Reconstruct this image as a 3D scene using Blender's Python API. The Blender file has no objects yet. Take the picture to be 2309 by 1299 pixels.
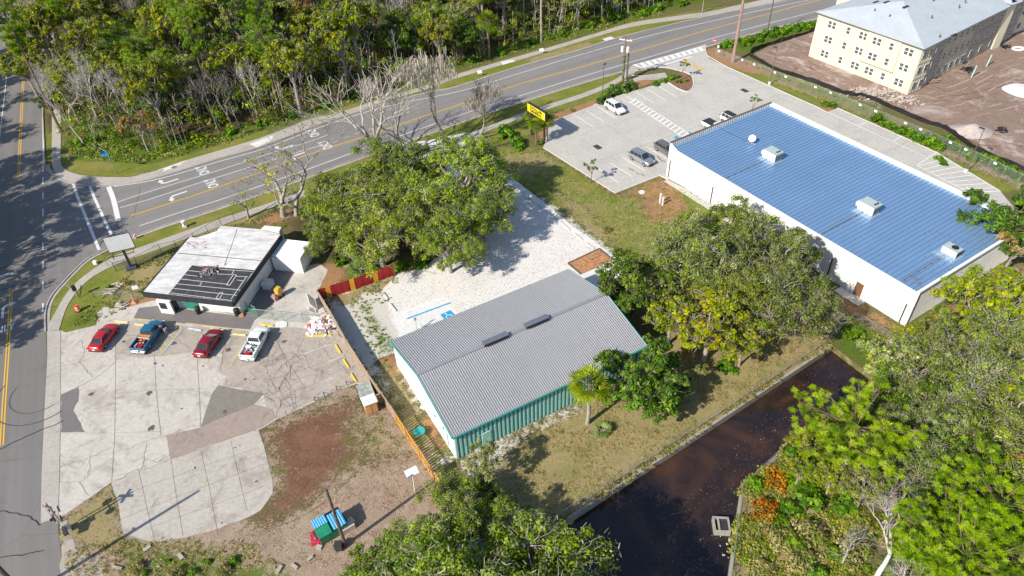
import bpy, math, random
import numpy as np
from mathutils import Vector, Matrix, Quaternion
R = math.radians
# ---------------------------------------------------------------- camera, light, exposure
SC = bpy.context.scene
CAMH = 62.146; PITCH = 0.71056; ROLL = -0.041324; FPX = 1629.18; PW, PH = 2309.0, 1299.0
_c, _s = math.cos(PITCH), math.sin(PITCH)
FW = Vector((0, _c, -_s)); _R = Vector((1, 0, 0)); _U = Vector((0, _s, _c))
CR = math.cos(ROLL) * _R + math.sin(ROLL) * _U; CU = -math.sin(ROLL) * _R + math.cos(ROLL) * _U
cd = bpy.data.cameras.new('camera'); cam = bpy.data.objects.new('camera', cd); SC.collection.objects.link(cam)
cd.sensor_width = 36; cd.lens = FPX / PW * 36; cd.clip_end = 8000; cd.clip_start = 0.5
cam.matrix_world = Matrix(((CR.x, CU.x, -FW.x, 0), (CR.y, CU.y, -FW.y, 0), (CR.z, CU.z, -FW.z, CAMH), (0, 0, 0, 1)))
SC.camera = cam
SUN_AZ = 220.0; SUN_EL = 36.5          # direction towards the sun, counter-clockwise from +X
world = bpy.data.worlds.new('World'); SC.world = world; world.use_nodes = True
wn = world.node_tree; sky = wn.nodes.new('ShaderNodeTexSky'); sky.sky_type = 'NISHITA'; sky.sun_disc = False
sky.sun_elevation = R(SUN_EL); sky.sun_rotation = R(90 - SUN_AZ + 360); sky.ozone_density = 1.4; sky.dust_density = 0.6
bg = wn.nodes['Background']; bg.inputs[1].default_value = 0.122; wn.links.new(sky.outputs[0], bg.inputs[0])
sd = bpy.data.lights.new('sun', 'SUN'); sun = bpy.data.objects.new('sun', sd); SC.collection.objects.link(sun)
sd.energy = 5.0; sd.angle = R(0.53); sd.color = (1.0, 0.93, 0.82)
sv = Vector((math.cos(R(SUN_AZ)) * math.cos(R(SUN_EL)), math.sin(R(SUN_AZ)) * math.cos(R(SUN_EL)), math.sin(R(SUN_EL))))
sun.rotation_euler = (-sv).to_track_quat('-Z', 'Y').to_euler(); sun.location = sv * 200
vs = SC.view_settings; vs.view_transform = 'Standard'; vs.look = 'None'; vs.gamma = 1; vs.use_curve_mapping = False
vs.exposure = 0.42
SC.cycles.max_bounces = 5; SC.cycles.transparent_max_bounces = 12; SC.cycles.diffuse_bounces = 2

# ---------------------------------------------------------------- helpers
COL = SC.collection
rng = random.Random(7)
def g(u, v, z=0.0):
    """where the sight line through a point of the photograph meets height z"""
    d = FW * FPX + CR * (u - PW / 2) - CU * (v - PH / 2)
    t = (z - CAMH) / d.z
    return Vector((d.x * t, d.y * t, z))
def pxof(p):
    d = Vector(p) - Vector((0, 0, CAMH)); w = d.dot(FW)
    return (PW / 2 + FPX * d.dot(CR) / w, PH / 2 - FPX * d.dot(CU) / w)
def gh(base, top):
    """height of an upright thing seen from base to top"""
    b = g(*base); lo, hi = 0, 40
    for _ in range(40):
        m = (lo + hi) / 2
        if pxof(b + Vector((0, 0, m)))[1] > top[1]: lo = m
        else: hi = m
    return lo
def tag(o, label=None, cat=None, group=None, kind=None):
    if label: o['label'] = label
    if cat: o['category'] = cat
    if group: o['group'] = group
    if kind: o['kind'] = kind
    return o
def empty(name, loc, rz=0.0, label=None, cat=None, group=None, scale=None):
    o = bpy.data.objects.new(name, None); COL.objects.link(o)
    o.location = loc; o.rotation_euler = (0, 0, rz); o.empty_display_size = 0.3
    if scale is not None: o.scale = scale if hasattr(scale, '__len__') else (scale,) * 3
    return tag(o, label, cat, group)
def copy_tree(o, parent=None):
    c = o.copy(); COL.objects.link(c); c.parent = parent
    for ch in list(o.children): copy_tree(ch, c)
    return c

class MB:
    def __init__(s): s.v = []; s.f = []; s.mi = []; s.m = 0
    def add(s, vs, fs):
        b = len(s.v); s.v += [tuple(x) for x in vs]
        for f in fs: s.f.append(tuple(i + b for i in f)); s.mi.append(s.m)
        return s
    def poly(s, pts): return s.add(pts, [tuple(range(len(pts)))])
    def sheet(s, pts, z):
        P = [Vector((p[0], p[1], z)) for p in pts]
        a = sum(P[i].x * P[(i + 1) % len(P)].y - P[(i + 1) % len(P)].x * P[i].y for i in range(len(P)))
        return s.poly(P if a > 0 else P[::-1])
    def prism(s, pts, z0, z1, bottom=False):
        P = [(p[0], p[1]) for p in pts]
        a = sum(P[i][0] * P[(i + 1) % len(P)][1] - P[(i + 1) % len(P)][0] * P[i][1] for i in range(len(P)))
        if a < 0: P = P[::-1]
        n = len(P); vs = [(x, y, z0) for x, y in P] + [(x, y, z1) for x, y in P]
        fs = [(i, (i + 1) % n, n + (i + 1) % n, n + i) for i in range(n)] + [tuple(range(n, 2 * n))]
        if bottom: fs.append(tuple(range(n))[::-1])
        return s.add(vs, fs)
    def box(s, c, d, rz=0.0, M=None):
        x, y, z = d[0] / 2, d[1] / 2, d[2] / 2; q = Matrix.Rotation(rz, 3, 'Z')
        vs = []
        for sz in (-1, 1):
            for sx, sy in ((-1, -1), (1, -1), (1, 1), (-1, 1)):
                w = Vector((sx * x, sy * y, sz * z)); w = (M @ w) if M is not None else (q @ w)
                vs.append(w + Vector(c))
        return s.add(vs, [(3, 2, 1, 0), (4, 5, 6, 7), (0, 1, 5, 4), (1, 2, 6, 5), (2, 3, 7, 6), (3, 0, 4, 7)])
    def wall(s, a, b, t, z0, z1):
        a = Vector((a[0], a[1])); b = Vector((b[0], b[1])); d = (b - a); L = d.length
        return s.box(((a.x + b.x) / 2, (a.y + b.y) / 2, (z0 + z1) / 2), (L, t, z1 - z0), math.atan2(d.y, d.x))
    def tube(s, path, rad, n=6, cap=True):
        P = [Vector(p) for p in path]
        if not hasattr(rad, '__len__'): rad = [rad] * len(P)
        vs = []; up = None
        for i, p in enumerate(P):
            t = (P[min(i + 1, len(P) - 1)] - P[max(i - 1, 0)])
            t = t.normalized() if t.length > 1e-9 else Vector((0, 0, 1))
            if up is None: up = t.orthogonal().normalized()
            up = (up - t * up.dot(t)); up = up.normalized() if up.length > 1e-6 else t.orthogonal().normalized()
            w = t.cross(up)
            for k in range(n):
                a = 2 * math.pi * k / n
                vs.append(p + (up * math.cos(a) + w * math.sin(a)) * rad[i])
        fs = []
        for i in range(len(P) - 1):
            for k in range(n):
                fs.append((i * n + k, i * n + (k + 1) % n, (i + 1) * n + (k + 1) % n, (i + 1) * n + k))
        if cap: fs.append(tuple(range(n))[::-1]); fs.append(tuple(range((len(P) - 1) * n, len(P) * n)))
        return s.add(vs, fs)
    def cyl(s, a, b, r, n=12): return s.tube([a, b], r, n)
    def ribbon(s, pts, w, z, side=0.0):
        P = [Vector((p[0], p[1])) for p in pts]; Lf = []; Rt = []
        for i in range(len(P)):
            t = (P[min(i + 1, len(P) - 1)] - P[max(i - 1, 0)]).normalized(); nn = Vector((-t.y, t.x))
            Lf.append(P[i] + nn * (w / 2 + side)); Rt.append(P[i] + nn * (-w / 2 + side))
        for i in range(len(P) - 1):
            s.add([(Rt[i].x, Rt[i].y, z), (Rt[i + 1].x, Rt[i + 1].y, z), (Lf[i + 1].x, Lf[i + 1].y, z), (Lf[i].x, Lf[i].y, z)], [(0, 1, 2, 3)])
        return s
    def slab(s, pts, w, z0, z1, side=0.0):
        P = [Vector((p[0], p[1])) for p in pts]; vs = []; n = len(P)
        for i in range(n):
            t = (P[min(i + 1, n - 1)] - P[max(i - 1, 0)]).normalized(); nn = Vector((-t.y, t.x))
            a = P[i] + nn * (w / 2 + side); b = P[i] + nn * (-w / 2 + side)
            vs += [(b.x, b.y, z0), (b.x, b.y, z1), (a.x, a.y, z1), (a.x, a.y, z0)]
        fs = []
        for i in range(n - 1):
            k = i * 4; m = k + 4
            fs += [(k, m, m + 1, k + 1), (k + 1, m + 1, m + 2, k + 2), (k + 2, m + 2, m + 3, k + 3)]
        fs += [(0, 1, 2, 3), (n * 4 - 1, n * 4 - 2, n * 4 - 3, n * 4 - 4)]
        return s.add(vs, fs)
    def build(s, name, mats, parent=None, smooth=False, loc=None):
        me = bpy.data.meshes.new(name); me.from_pydata(s.v, [], s.f); me.update()
        if not isinstance(mats, (list, tuple)): mats = [mats]
        for m in mats: me.materials.append(m)
        if len(mats) > 1: me.polygons.foreach_set('material_index', s.mi)
        if smooth: me.polygons.foreach_set('use_smooth', [True] * len(me.polygons))
        o = bpy.data.objects.new(name, me); COL.objects.link(o)
        if parent is not None: o.parent = parent
        if loc is not None: o.location = loc
        return o
def struct(name, mb, mats, label=None):
    return tag(mb.build(name, mats), label, None, None, 'structure')
def dens(path, n=8):
    """smooth a polyline (Catmull-Rom)"""
    P = [Vector((p[0], p[1], 0)) for p in path]; out = []
    for i in range(len(P) - 1):
        p0 = P[max(i - 1, 0)]; p1 = P[i]; p2 = P[i + 1]; p3 = P[min(i + 2, len(P) - 1)]
        for k in range(n):
            t = k / n
            out.append(0.5 * ((2 * p1) + (p2 - p0) * t + (2 * p0 - 5 * p1 + 4 * p2 - p3) * t * t + (3 * p1 - p0 - 3 * p2 + p3) * t ** 3))
    out.append(P[-1]); return out
def GP(pts, z=0.0): return [g(u, v, z) for u, v in pts]
def jag(pts, step=0.6, amp=0.12, seed=1):
    r = random.Random(seed); out = []
    n = len(pts)
    for i in range(n):
        a = Vector(pts[i][:2]); b = Vector(pts[(i + 1) % n][:2]); L = (b - a).length; k = max(1, int(L / step)); d = (b - a).normalized() if L > 0 else Vector((1, 0)); nn = Vector((-d.y, d.x))
        for j in range(k): out.append(a.lerp(b, j / k) + nn * r.uniform(-amp, amp) * (j > 0))
    return out

# ---------------------------------------------------------------- material helpers
class NT:
    def __init__(s, name):
        s.mat = bpy.data.materials.new(name); s.mat.use_nodes = True; s.t = s.mat.node_tree
        s.b = s.t.nodes['Principled BSDF']; s.out = s.t.nodes['Material Output']
    def n(s, typ, **kw):
        nd = s.t.nodes.new('ShaderNode' + typ)
        for k, v in kw.items(): setattr(nd, k, v)
        return nd
    def link(s, a, b): s.t.links.new(a, b)
    def set(s, sock, v):
        if isinstance(v, bpy.types.NodeSocket): s.link(v, sock)
        elif isinstance(v, (tuple, list)) and len(v) == 3 and sock.type == 'RGBA': sock.default_value = (*v, 1)
        else: sock.default_value = v
    def coord(s, obj=False):
        if obj: return s.n('TexCoord').outputs['Object']
        return s.n('NewGeometry').outputs['Position']
    def noise(s, vec, scale, detail=3, rough=0.6, dist=0.0, col=False):
        nd = s.n('TexNoise'); s.link(vec, nd.inputs['Vector']); nd.inputs['Scale'].default_value = scale
        nd.inputs['Detail'].default_value = detail; nd.inputs['Roughness'].default_value = rough; nd.inputs['Distortion'].default_value = dist
        return nd.outputs['Color' if col else 'Fac']
    def voro(s, vec, scale, feat='DISTANCE_TO_EDGE', rnd=1.0, out='Distance'):
        nd = s.n('TexVoronoi', feature=feat); s.link(vec, nd.inputs['Vector']); nd.inputs['Scale'].default_value = scale
        nd.inputs['Randomness'].default_value = rnd
        return nd.outputs[out]
    def ramp(s, fac, stops):
        nd = s.n('ValToRGB'); s.link(fac, nd.inputs[0]); cr = nd.color_ramp
        while len(cr.elements) < len(stops): cr.elements.new(0.5)
        for e, (p, c) in zip(cr.elements, stops):
            e.position = p; e.color = (c, c, c, 1) if not hasattr(c, '__len__') else (*c, 1)
        return nd.outputs[0]
    def mix(s, f, a, b, mode='MIX'):
        nd = s.n('Mix', data_type='RGBA', blend_type=mode, clamp_factor=True)
        s.set(nd.inputs[0], f); s.set(nd.inputs[6], a); s.set(nd.inputs[7], b); return nd.outputs[2]
    def math(s, op, a, b=0.0, c=0.0):
        nd = s.n('Math', operation=op); s.set(nd.inputs[0], a); s.set(nd.inputs[1], b); s.set(nd.inputs[2], c); return nd.outputs[0]
    def rng(s, f, a, b, c=0.0, d=1.0):
        nd = s.n('MapRange'); s.set(nd.inputs[0], f)
        for i, x in zip((1, 2, 3, 4), (a, b, c, d)): nd.inputs[i].default_value = x
        return nd.outputs[0]
    def bump(s, h, strength=0.3, dist=0.05):
        nd = s.n('Bump'); s.link(h, nd.inputs['Height']); nd.inputs['Strength'].default_value = strength; nd.inputs['Distance'].default_value = dist
        s.link(nd.outputs[0], s.b.inputs['Normal'])
    def fin(s, col, rough=0.85, metal=0.0, spec=0.3):
        s.set(s.b.inputs['Base Color'], col); s.set(s.b.inputs['Roughness'], rough); s.b.inputs['Metallic'].default_value = metal
        s.b.inputs['Specular IOR Level'].default_value = spec; return s.mat
MATS = {}
def PM(name, col, rough=0.7, metal=0.0, var=0.12, scale=3.0, spec=0.4, coat=0.0, obj=True, dirt=None, dscale=0.7, dth=0.55, detail=4):
    """plain surface with a mottled base colour, optionally with stains"""
    if name in MATS: return MATS[name]
    t = NT(name); p = t.coord(obj)
    f = t.noise(p, scale, detail)
    lo = tuple(max(0, c * (1 - var)) for c in col); hi = tuple(min(1, c * (1 + var)) for c in col)
    c = t.ramp(f, [(0.3, lo), (0.7, hi)])
    if dirt:
        f2 = t.noise(p, dscale, 5, 0.7); c = t.mix(t.rng(f2, dth, dth + 0.18), c, dirt)
    t.fin(c, rough, metal, spec)
    if coat: t.b.inputs['Coat Weight'].default_value = coat; t.b.inputs['Coat Roughness'].default_value = 0.05
    MATS[name] = t.mat; return t.mat
# ---------------------------------------------------------------- setting materials
def m_asphalt(name, base, seed, ang=None):
    t = NT(name); p = t.coord()
    mp = t.n('Mapping'); t.link(p, mp.inputs[0]); mp.inputs['Location'].default_value = (seed, seed, 0)
    q = mp.outputs[0]
    big = t.noise(q, 0.12, 4, 0.6); fine = t.noise(q, 6, 4, 0.8); mid = t.noise(q, 0.9, 5, 0.65)
    c = t.ramp(big, [(0.3, tuple(x * 0.84 for x in base)), (0.7, tuple(x * 1.16 for x in base))])
    c = t.mix(0.35, c, t.ramp(fine, [(0.35, tuple(x * 0.6 for x in base)), (0.68, tuple(x * 1.5 for x in base))]))
    c = t.mix(t.rng(mid, 0.56, 0.72, 0, 0.5), c, tuple(x * 0.72 for x in base))
    if ang is not None:
        m2 = t.n('Mapping'); t.link(p, m2.inputs[0]); m2.inputs['Rotation'].default_value = (0, 0, -ang); m3 = t.n('Mapping'); t.link(m2.outputs[0], m3.inputs[0]); m3.inputs['Scale'].default_value = (0.02, 0.55, 1)
        stn = t.noise(m3.outputs[0], 1.0, 3, 0.6); c = t.mix(0.75, c, t.mix(stn, tuple(x * 0.62 for x in base), tuple(x * 1.35 for x in base)))
        blot = t.noise(q, 0.28, 6, 0.8); c = t.mix(t.rng(blot, 0.55, 0.68, 0, 0.45), c, tuple(x * 0.62 for x in base))
    cr = t.voro(t.mix(0.06, q, t.noise(q, 0.7, 4, 0.7, col=True), 'ADD'), 0.12)
    c = t.mix(t.rng(cr, 0.0, 0.0032, 0.75, 0.0), c, tuple(x * 0.35 for x in base))
    t.bump(fine, 0.12, 0.02); return t.fin(c, 0.88, 0, 0.25)
A_road = m_asphalt('asphalt', (0.21, 0.2, 0.193), 0, R(32)); A_west = m_asphalt('worn_asphalt', (0.185, 0.175, 0.168), 9, R(114.8))
A_dark = m_asphalt('patched_asphalt', (0.165, 0.152, 0.15), 40)
def m_conc(name, base, crack=0.0, stain=0.5, cs=0.5, seed=0, stcol=(0.16, 0.13, 0.105)):
    t = NT(name); p = t.coord()
    mp = t.n('Mapping'); t.link(p, mp.inputs[0]); mp.inputs['Location'].default_value = (seed, seed * 1.7, 0); q = mp.outputs[0]
    a = t.noise(q, 0.22, 5, 0.65); b = t.noise(q, 2.2, 5, 0.75); f = t.noise(q, 11, 3, 0.8)
    c = t.ramp(a, [(0.28, tuple(x * 0.78 for x in base)), (0.72, tuple(min(1, x * 1.15) for x in base))])
    c = t.mix(0.55, c, t.ramp(b, [(0.3, tuple(x * 0.64 for x in base)), (0.7, tuple(min(1, x * 1.25) for x in base))]))
    c = t.mix(0.16, c, t.ramp(f, [(0.35, tuple(x * 0.55 for x in base)), (0.65, tuple(min(1, x * 1.4) for x in base))]))
    st = t.noise(q, 0.35, 6, 0.72, 0.8)
    c = t.mix(t.rng(st, 0.5, 0.74, 0, stain), c, stcol)
    sp = t.noise(q, 1.6, 2, 0.5); c = t.mix(t.rng(sp, 0.71, 0.76, 0, 0.55 * stain), c, (0.07, 0.055, 0.05))
    if crack:
        w = t.mix(0.25, q, t.noise(q, 1.3, 4, 0.7, col=True), 'ADD')
        cr = t.voro(w, cs)
        fac = t.rng(cr, 0.004, 0.03 * cs + 0.006, 0.85, 0.0)
        gate = t.rng(t.noise(q, 0.16, 2), 0.42, 0.56)
        c = t.mix(t.math('MULTIPLY', fac, t.math('MULTIPLY', gate, crack)), c, (0.075, 0.062, 0.055))
    t.bump(b, 0.12, 0.03); return t.fin(c, 0.9, 0, 0.2)
C_lot = m_conc('old_concrete', (0.50, 0.462, 0.41), 0.2, 0.7, 0.22)
C_lot2 = m_conc('weathered_concrete', (0.40, 0.35, 0.30), 0.45, 0.8, 0.9, 30)
C_grid = m_conc('slab_concrete', (0.44, 0.405, 0.36), 0.15, 0.75, 0.3, 60)
C_brown = m_conc('dirty_concrete', (0.33, 0.265, 0.225), 0.15, 0.6, 0.3, 90, (0.12, 0.085, 0.065))
C_grey = m_conc('grey_concrete', (0.225, 0.205, 0.175), 0.3, 0.5, 0.3, 120)
C_new = m_conc('new_concrete', (0.47, 0.45, 0.41), 0.0, 0.22, 0.3, 10)
C_walk = m_conc('walk_concrete', (0.42, 0.385, 0.345), 0.1, 0.35, 0.4, 15)
C_white = m_conc('white_concrete', (0.66, 0.65, 0.625), 0.0, 0.12, 0.3, 22)
C_gut = m_conc('gutter_concrete', (0.40, 0.365, 0.335), 0.1, 0.5, 0.4, 35)
def m_paint(name, col, wear=0.45):
    t = NT(name); p = t.coord(); f = t.noise(p, 2.5, 6, 0.8); f2 = t.noise(p, 9, 3, 0.8)
    c = t.ramp(f2, [(0.3, tuple(x * 0.82 for x in col)), (0.7, col)])
    c = t.mix(t.rng(f, 0.52, 0.72, 0, wear), c, (0.21, 0.2, 0.19)); return t.fin(c, 0.75, 0, 0.3)
P_white = m_paint('white_road_paint', (0.74, 0.73, 0.72)); P_yel = m_paint('yellow_road_paint', (0.72, 0.42, 0.05), 0.35)
P_worn = m_paint('worn_white_paint', (0.6, 0.58, 0.55), 0.8); P_wyel = m_paint('worn_yellow_paint', (0.66, 0.5, 0.16), 0.75)
P_blue = m_paint('blue_paint', (0.03, 0.33, 0.62), 0.1); P_wblue = m_paint('worn_blue_paint', (0.22, 0.34, 0.52), 0.6)
P_crisp = m_paint('fresh_white_paint', (0.8, 0.8, 0.79), 0.06)
def m_gravel():
    t = NT('white_gravel'); p = t.coord()
    v = t.voro(p, 6.5, 'F1', 1.0, 'Color'); f = t.noise(p, 7, 4, 0.8); b = t.noise(p, 0.25, 4)
    c = t.ramp(f, [(0.3, (0.36, 0.33, 0.3)), (0.45, (0.6, 0.57, 0.54)), (0.7, (0.84, 0.82, 0.79))])
    sp = t.n('SeparateColor'); t.link(v, sp.inputs[0])
    c = t.mix(t.rng(sp.outputs[0], 0.9, 0.94, 0, 0.5), c, (0.24, 0.2, 0.16))
    c = t.mix(t.rng(b, 0.5, 0.75, 0, 0.4), c, (0.5, 0.46, 0.41)); t.bump(f, 0.3, 0.05); return t.fin(c, 0.95, 0, 0.1)
G_gravel = m_gravel()
def m_water():
    t = NT('tannin_water'); p = t.coord()
    a = t.noise(p, 0.11, 5, 0.65, 1.2); b = t.noise(p, 0.5, 4, 0.7)
    c = t.ramp(a, [(0.34, (0.012, 0.009, 0.010)), (0.5, (0.026, 0.016, 0.014)), (0.68, (0.07, 0.033, 0.017))])
    c = t.mix(t.rng(b, 0.56, 0.7, 0, 0.35), c, (0.05, 0.026, 0.016))
    w = t.noise(p, 2.0, 3, 0.5); t.bump(w, 0.03, 0.05)
    return t.fin(c, 0.05, 0, 0.6)
M_water = m_water()

def m_ground():
    t = NT('ground_cover'); p = t.coord()
    A = t.n('Attribute', attribute_name='wa'); B = t.n('Attribute', attribute_name='wb')
    sa = t.n('SeparateColor'); t.link(A.outputs['Color'], sa.inputs[0]); sb = t.n('SeparateColor'); t.link(B.outputs['Color'], sb.inputs[0])
    n1 = t.noise(p, 0.18, 5, 0.65); n2 = t.noise(p, 0.9, 6, 0.75); n3 = t.noise(p, 3.6, 5, 0.85); n4 = t.noise(p, 8.5, 3, 0.8)
    edge = t.math('MULTIPLY', t.math('SUBTRACT', t.math('ADD', t.math('MULTIPLY', n2, 0.65), t.math('MULTIPLY', n3, 0.35)), 0.5), 2.6)
    def wt(x): return t.rng(t.math('ADD', x, t.math('MULTIPLY', edge, t.rng(x, 0.0, 0.12))), 0.36, 0.64)
    def two(f1, a, b, f2, c, d, m=0.5):
        return t.mix(m, t.ramp(f1, [(0.3, a), (0.7, b)]), t.ramp(f2, [(0.33, c), (0.67, d)]))
    # weedy forest-edge ground
    c = two(n2, (0.07, 0.07, 0.025), (0.2, 0.16, 0.07), n3, (0.03, 0.035, 0.014), (0.26, 0.21, 0.1), 0.55)
    c = t.mix(t.rng(n1, 0.48, 0.62, 0, 0.6), c, (0.11, 0.15, 0.03))
    # lawn
    lawn = two(n2, (0.085, 0.13, 0.016), (0.175, 0.215, 0.032), n3, (0.045, 0.075, 0.012), (0.27, 0.29, 0.05), 0.55)
    lawn = t.mix(t.rng(n1, 0.46, 0.64, 0, 0.6), lawn, (0.29, 0.22, 0.08)); lawn = t.mix(t.rng(t.noise(p, 0.5, 6, 0.8), 0.58, 0.68, 0, 0.6), lawn, (0.3, 0.2, 0.1))
    c = t.mix(wt(sa.outputs[0]), c, lawn)
    # dry grass / straw
    dry = two(n2, (0.22, 0.165, 0.075), (0.4, 0.31, 0.15), n3, (0.10, 0.10, 0.03), (0.46, 0.37, 0.2), 0.55)
    dry = t.mix(t.rng(t.noise(p, 0.45, 5, 0.75), 0.5, 0.64, 0, 0.6), dry, (0.13, 0.16, 0.035)); dry = t.mix(t.rng(t.noise(p, 0.7, 6, 0.8), 0.56, 0.68, 0, 0.6), dry, (0.34, 0.22, 0.15))
    c = t.mix(wt(sb.outputs[1]), c, dry)
    # pale sand with weeds
    sand = two(n2, (0.46, 0.43, 0.38), (0.66, 0.63, 0.57), n4, (0.3, 0.27, 0.22), (0.72, 0.68, 0.63), 0.45)
    sand = t.mix(t.rng(n3, 0.6, 0.68, 0, 0.75), sand, (0.13, 0.13, 0.06))
    c = t.mix(wt(sa.outputs[2]), c, sand)
    # brown dirt
    dirt = two(t.noise(p, 0.3, 6, 0.75, 1.2), (0.085, 0.038, 0.024), (0.26, 0.135, 0.088), n3, (0.085, 0.042, 0.027), (0.27, 0.15, 0.1), 0.45)
    c = t.mix(wt(sa.outputs[1]), c, dirt)
    # pinkish litter-strewn dirt
    lit = two(t.noise(p, 0.4, 6, 0.75, 0.8), (0.15, 0.085, 0.05), (0.45, 0.34, 0.25), n4, (0.10, 0.06, 0.035), (0.56, 0.46, 0.37), 0.55)
    lit = t.mix(t.rng(n3, 0.58, 0.68, 0, 0.55), lit, (0.17, 0.16, 0.05))
    B2 = t.n('Attribute', attribute_name='wc'); sc_ = t.n('SeparateColor'); t.link(B2.outputs['Color'], sc_.inputs[0])
    c = t.mix(wt(sc_.outputs[0]), c, lit)
    # orange-brown straw / mulch
    mul = two(n2, (0.24, 0.12, 0.055), (0.42, 0.235, 0.115), n4, (0.10, 0.055, 0.03), (0.5, 0.3, 0.16), 0.5)
    c = t.mix(wt(sb.outputs[0]), c, mul)
    # raked earth of the building site
    cons = two(t.noise(p, 0.35, 6, 0.72, 2.0), (0.15, 0.095, 0.07), (0.34, 0.245, 0.195), n3, (0.15, 0.10, 0.078), (0.38, 0.285, 0.235), 0.4)
    cons = t.mix(t.rng(t.noise(p, 0.09, 6, 0.7, 1.5), 0.53, 0.66, 0, 0.85), cons, (0.5, 0.43, 0.39))
    c = t.mix(wt(sb.outputs[2]), c, cons)
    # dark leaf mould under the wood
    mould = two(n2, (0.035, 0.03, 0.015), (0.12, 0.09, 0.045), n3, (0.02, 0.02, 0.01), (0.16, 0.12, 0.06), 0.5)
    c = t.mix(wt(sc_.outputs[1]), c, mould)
    # deep green weeds
    weed = two(n2, (0.04, 0.08, 0.012), (0.11, 0.17, 0.02), n3, (0.02, 0.04, 0.01), (0.18, 0.25, 0.03), 0.55)
    c = t.mix(wt(sc_.outputs[2]), c, weed)
    t.bump(n3, 0.6, 0.12); return t.fin(c, 0.95, 0, 0.1)
M_ground = m_ground()

# ---------------------------------------------------------------- the ground sheet
def axis(lo, hi, st, ext): return np.array([lo - e for e in ext[::-1]] + list(np.arange(lo, hi + st / 2, st)) + [hi + e for e in ext])
GX = axis(-150, 150, 0.75, [6, 20, 60, 200, 700, 2500]); GY = axis(18, 216, 0.75, [6, 20, 60, 200, 700, 2500])
XX, YY = np.meshgrid(GX, GY); GPX = XX.ravel(); GPY = YY.ravel()
W8 = {k: np.zeros(GPX.size) for k in ('lawn', 'dirt', 'sand', 'mulch', 'dry', 'cons', 'litter', 'mould', 'weed')}
def sdist(P):
    P = np.array([(p[0], p[1]) for p in P]); inside = np.zeros(GPX.size, bool); dm = np.full(GPX.size, 1e9)
    for i in range(len(P)):
        a = P[i]; b = P[(i + 1) % len(P)]; d = b - a; L = max(1e-9, d @ d)
        t = np.clip(((GPX - a[0]) * d[0] + (GPY - a[1]) * d[1]) / L, 0, 1)
        dm = np.minimum(dm, np.hypot(GPX - a[0] - t * d[0], GPY - a[1] - t * d[1]))
        c = ((a[1] > GPY) != (b[1] > GPY)); yy = np.where(abs(b[1] - a[1]) < 1e-12, 1e-12, b[1] - a[1])
        inside ^= c & (GPX < (b[0] - a[0]) * (GPY - a[1]) / yy + a[0])
    return np.where(inside, dm, -dm)
def paint(ch, pts, soft=1.5, val=1.0, clear=True):
    s = sdist(GP(pts)); w = np.clip(s / soft * 0.5 + 0.5, 0, 1) * val
    if clear:
        for k in W8:
            if k != ch: W8[k] *= (1 - w)
    W8[ch] = np.maximum(W8[ch], w)
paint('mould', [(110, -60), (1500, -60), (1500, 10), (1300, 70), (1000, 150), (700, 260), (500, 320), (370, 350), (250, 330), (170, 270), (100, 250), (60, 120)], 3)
paint('weed', [(480, 340), (600, 300), (880, 205), (1100, 140), (1300, 85), (1500, 28), (1700, -20), (1700, -60), (1450, 0), (1200, 80), (1000, 140), (800, 215), (600, 270), (450, 310)], 2, 0.8)
paint('weed', [(150, 310), (200, 270), (350, 310), (480, 320), (450, 345), (280, 390), (165, 385)], 1.5, 0.9)
paint('lawn', [(140, 330), (165, 360), (250, 365), (340, 370), (440, 345), (600, 292), (610, 312), (423, 362), (352, 386), (288, 400), (203, 398), (163, 390), (137, 366)], 0.8)
paint('lawn', [(620, 300), (800, 232), (880, 212), (1030, 165), (1240, 105), (1430, 48), (1640, 12), (1650, 32), (1406, 88), (1169, 158), (1034, 205), (873, 240), (737, 282)], 0.6)
paint('dry', [(1190, 130), (1330, 92), (1340, 104), (1200, 145)], 0.9, 0.75)
paint('dry', [(740, 262), (860, 225), (860, 237), (745, 277)], 0.8, 0.7)
paint('lawn', [(103, 200), (120, 200), (120, 366), (103, 366)], 0.5)
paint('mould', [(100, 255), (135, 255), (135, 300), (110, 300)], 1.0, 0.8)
paint('lawn', [(255, 575), (301, 536), (508, 466), (700, 398), (1034, 278), (1135, 244), (1339, 181), (1392, 165), (1400, 185), (1230, 262), (1105, 305), (860, 385), (700, 440), (480, 520), (300, 590)], 0.6)
paint('lawn', [(1100, 300), (1232, 250), (1330, 205), (1380, 190), (1400, 200), (1340, 240), (1290, 265), (1230, 290), (1110, 330)], 0.8)
paint('lawn', [(100, 750), (103, 700), (146, 636), (190, 592), (225, 571), (257, 590), (330, 625), (345, 660), (310, 685), (234, 692), (221, 706), (217, 732), (150, 749)], 0.5)
paint('dry', [(265, 640), (310, 600), (420, 570), (440, 600), (350, 660), (300, 690), (262, 690)], 1.2, 0.85)
paint('weed', [(170, 700), (224, 690), (222, 730), (170, 742), (145, 742)], 1.0, 0.7, False)
paint('mulch', [(268, 684), (350, 668), (352, 690), (300, 694)], 0.7)
paint('mulch', [(560, 500), (660, 470), (700, 520), (660, 545), (635, 510), (590, 506)], 1.2, 0.9)
paint('dry', [(430, 535), (480, 510), (560, 480), (600, 500), (500, 512), (480, 540)], 0.8, 0.8)
paint('mulch', [(715, 600), (745, 585), (850, 600), (900, 595), (870, 612), (740, 648), (718, 650)], 1.0)
paint('weed', [(770, 590), (900, 560), (1000, 580), (960, 612), (893, 618), (780, 645)], 1.5, 0.7)
paint('mould', [(640, 500), (860, 380), (1000, 330), (1080, 350), (1000, 560), (880, 590), (740, 590), (680, 560)], 2.5, 0.8)
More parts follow.
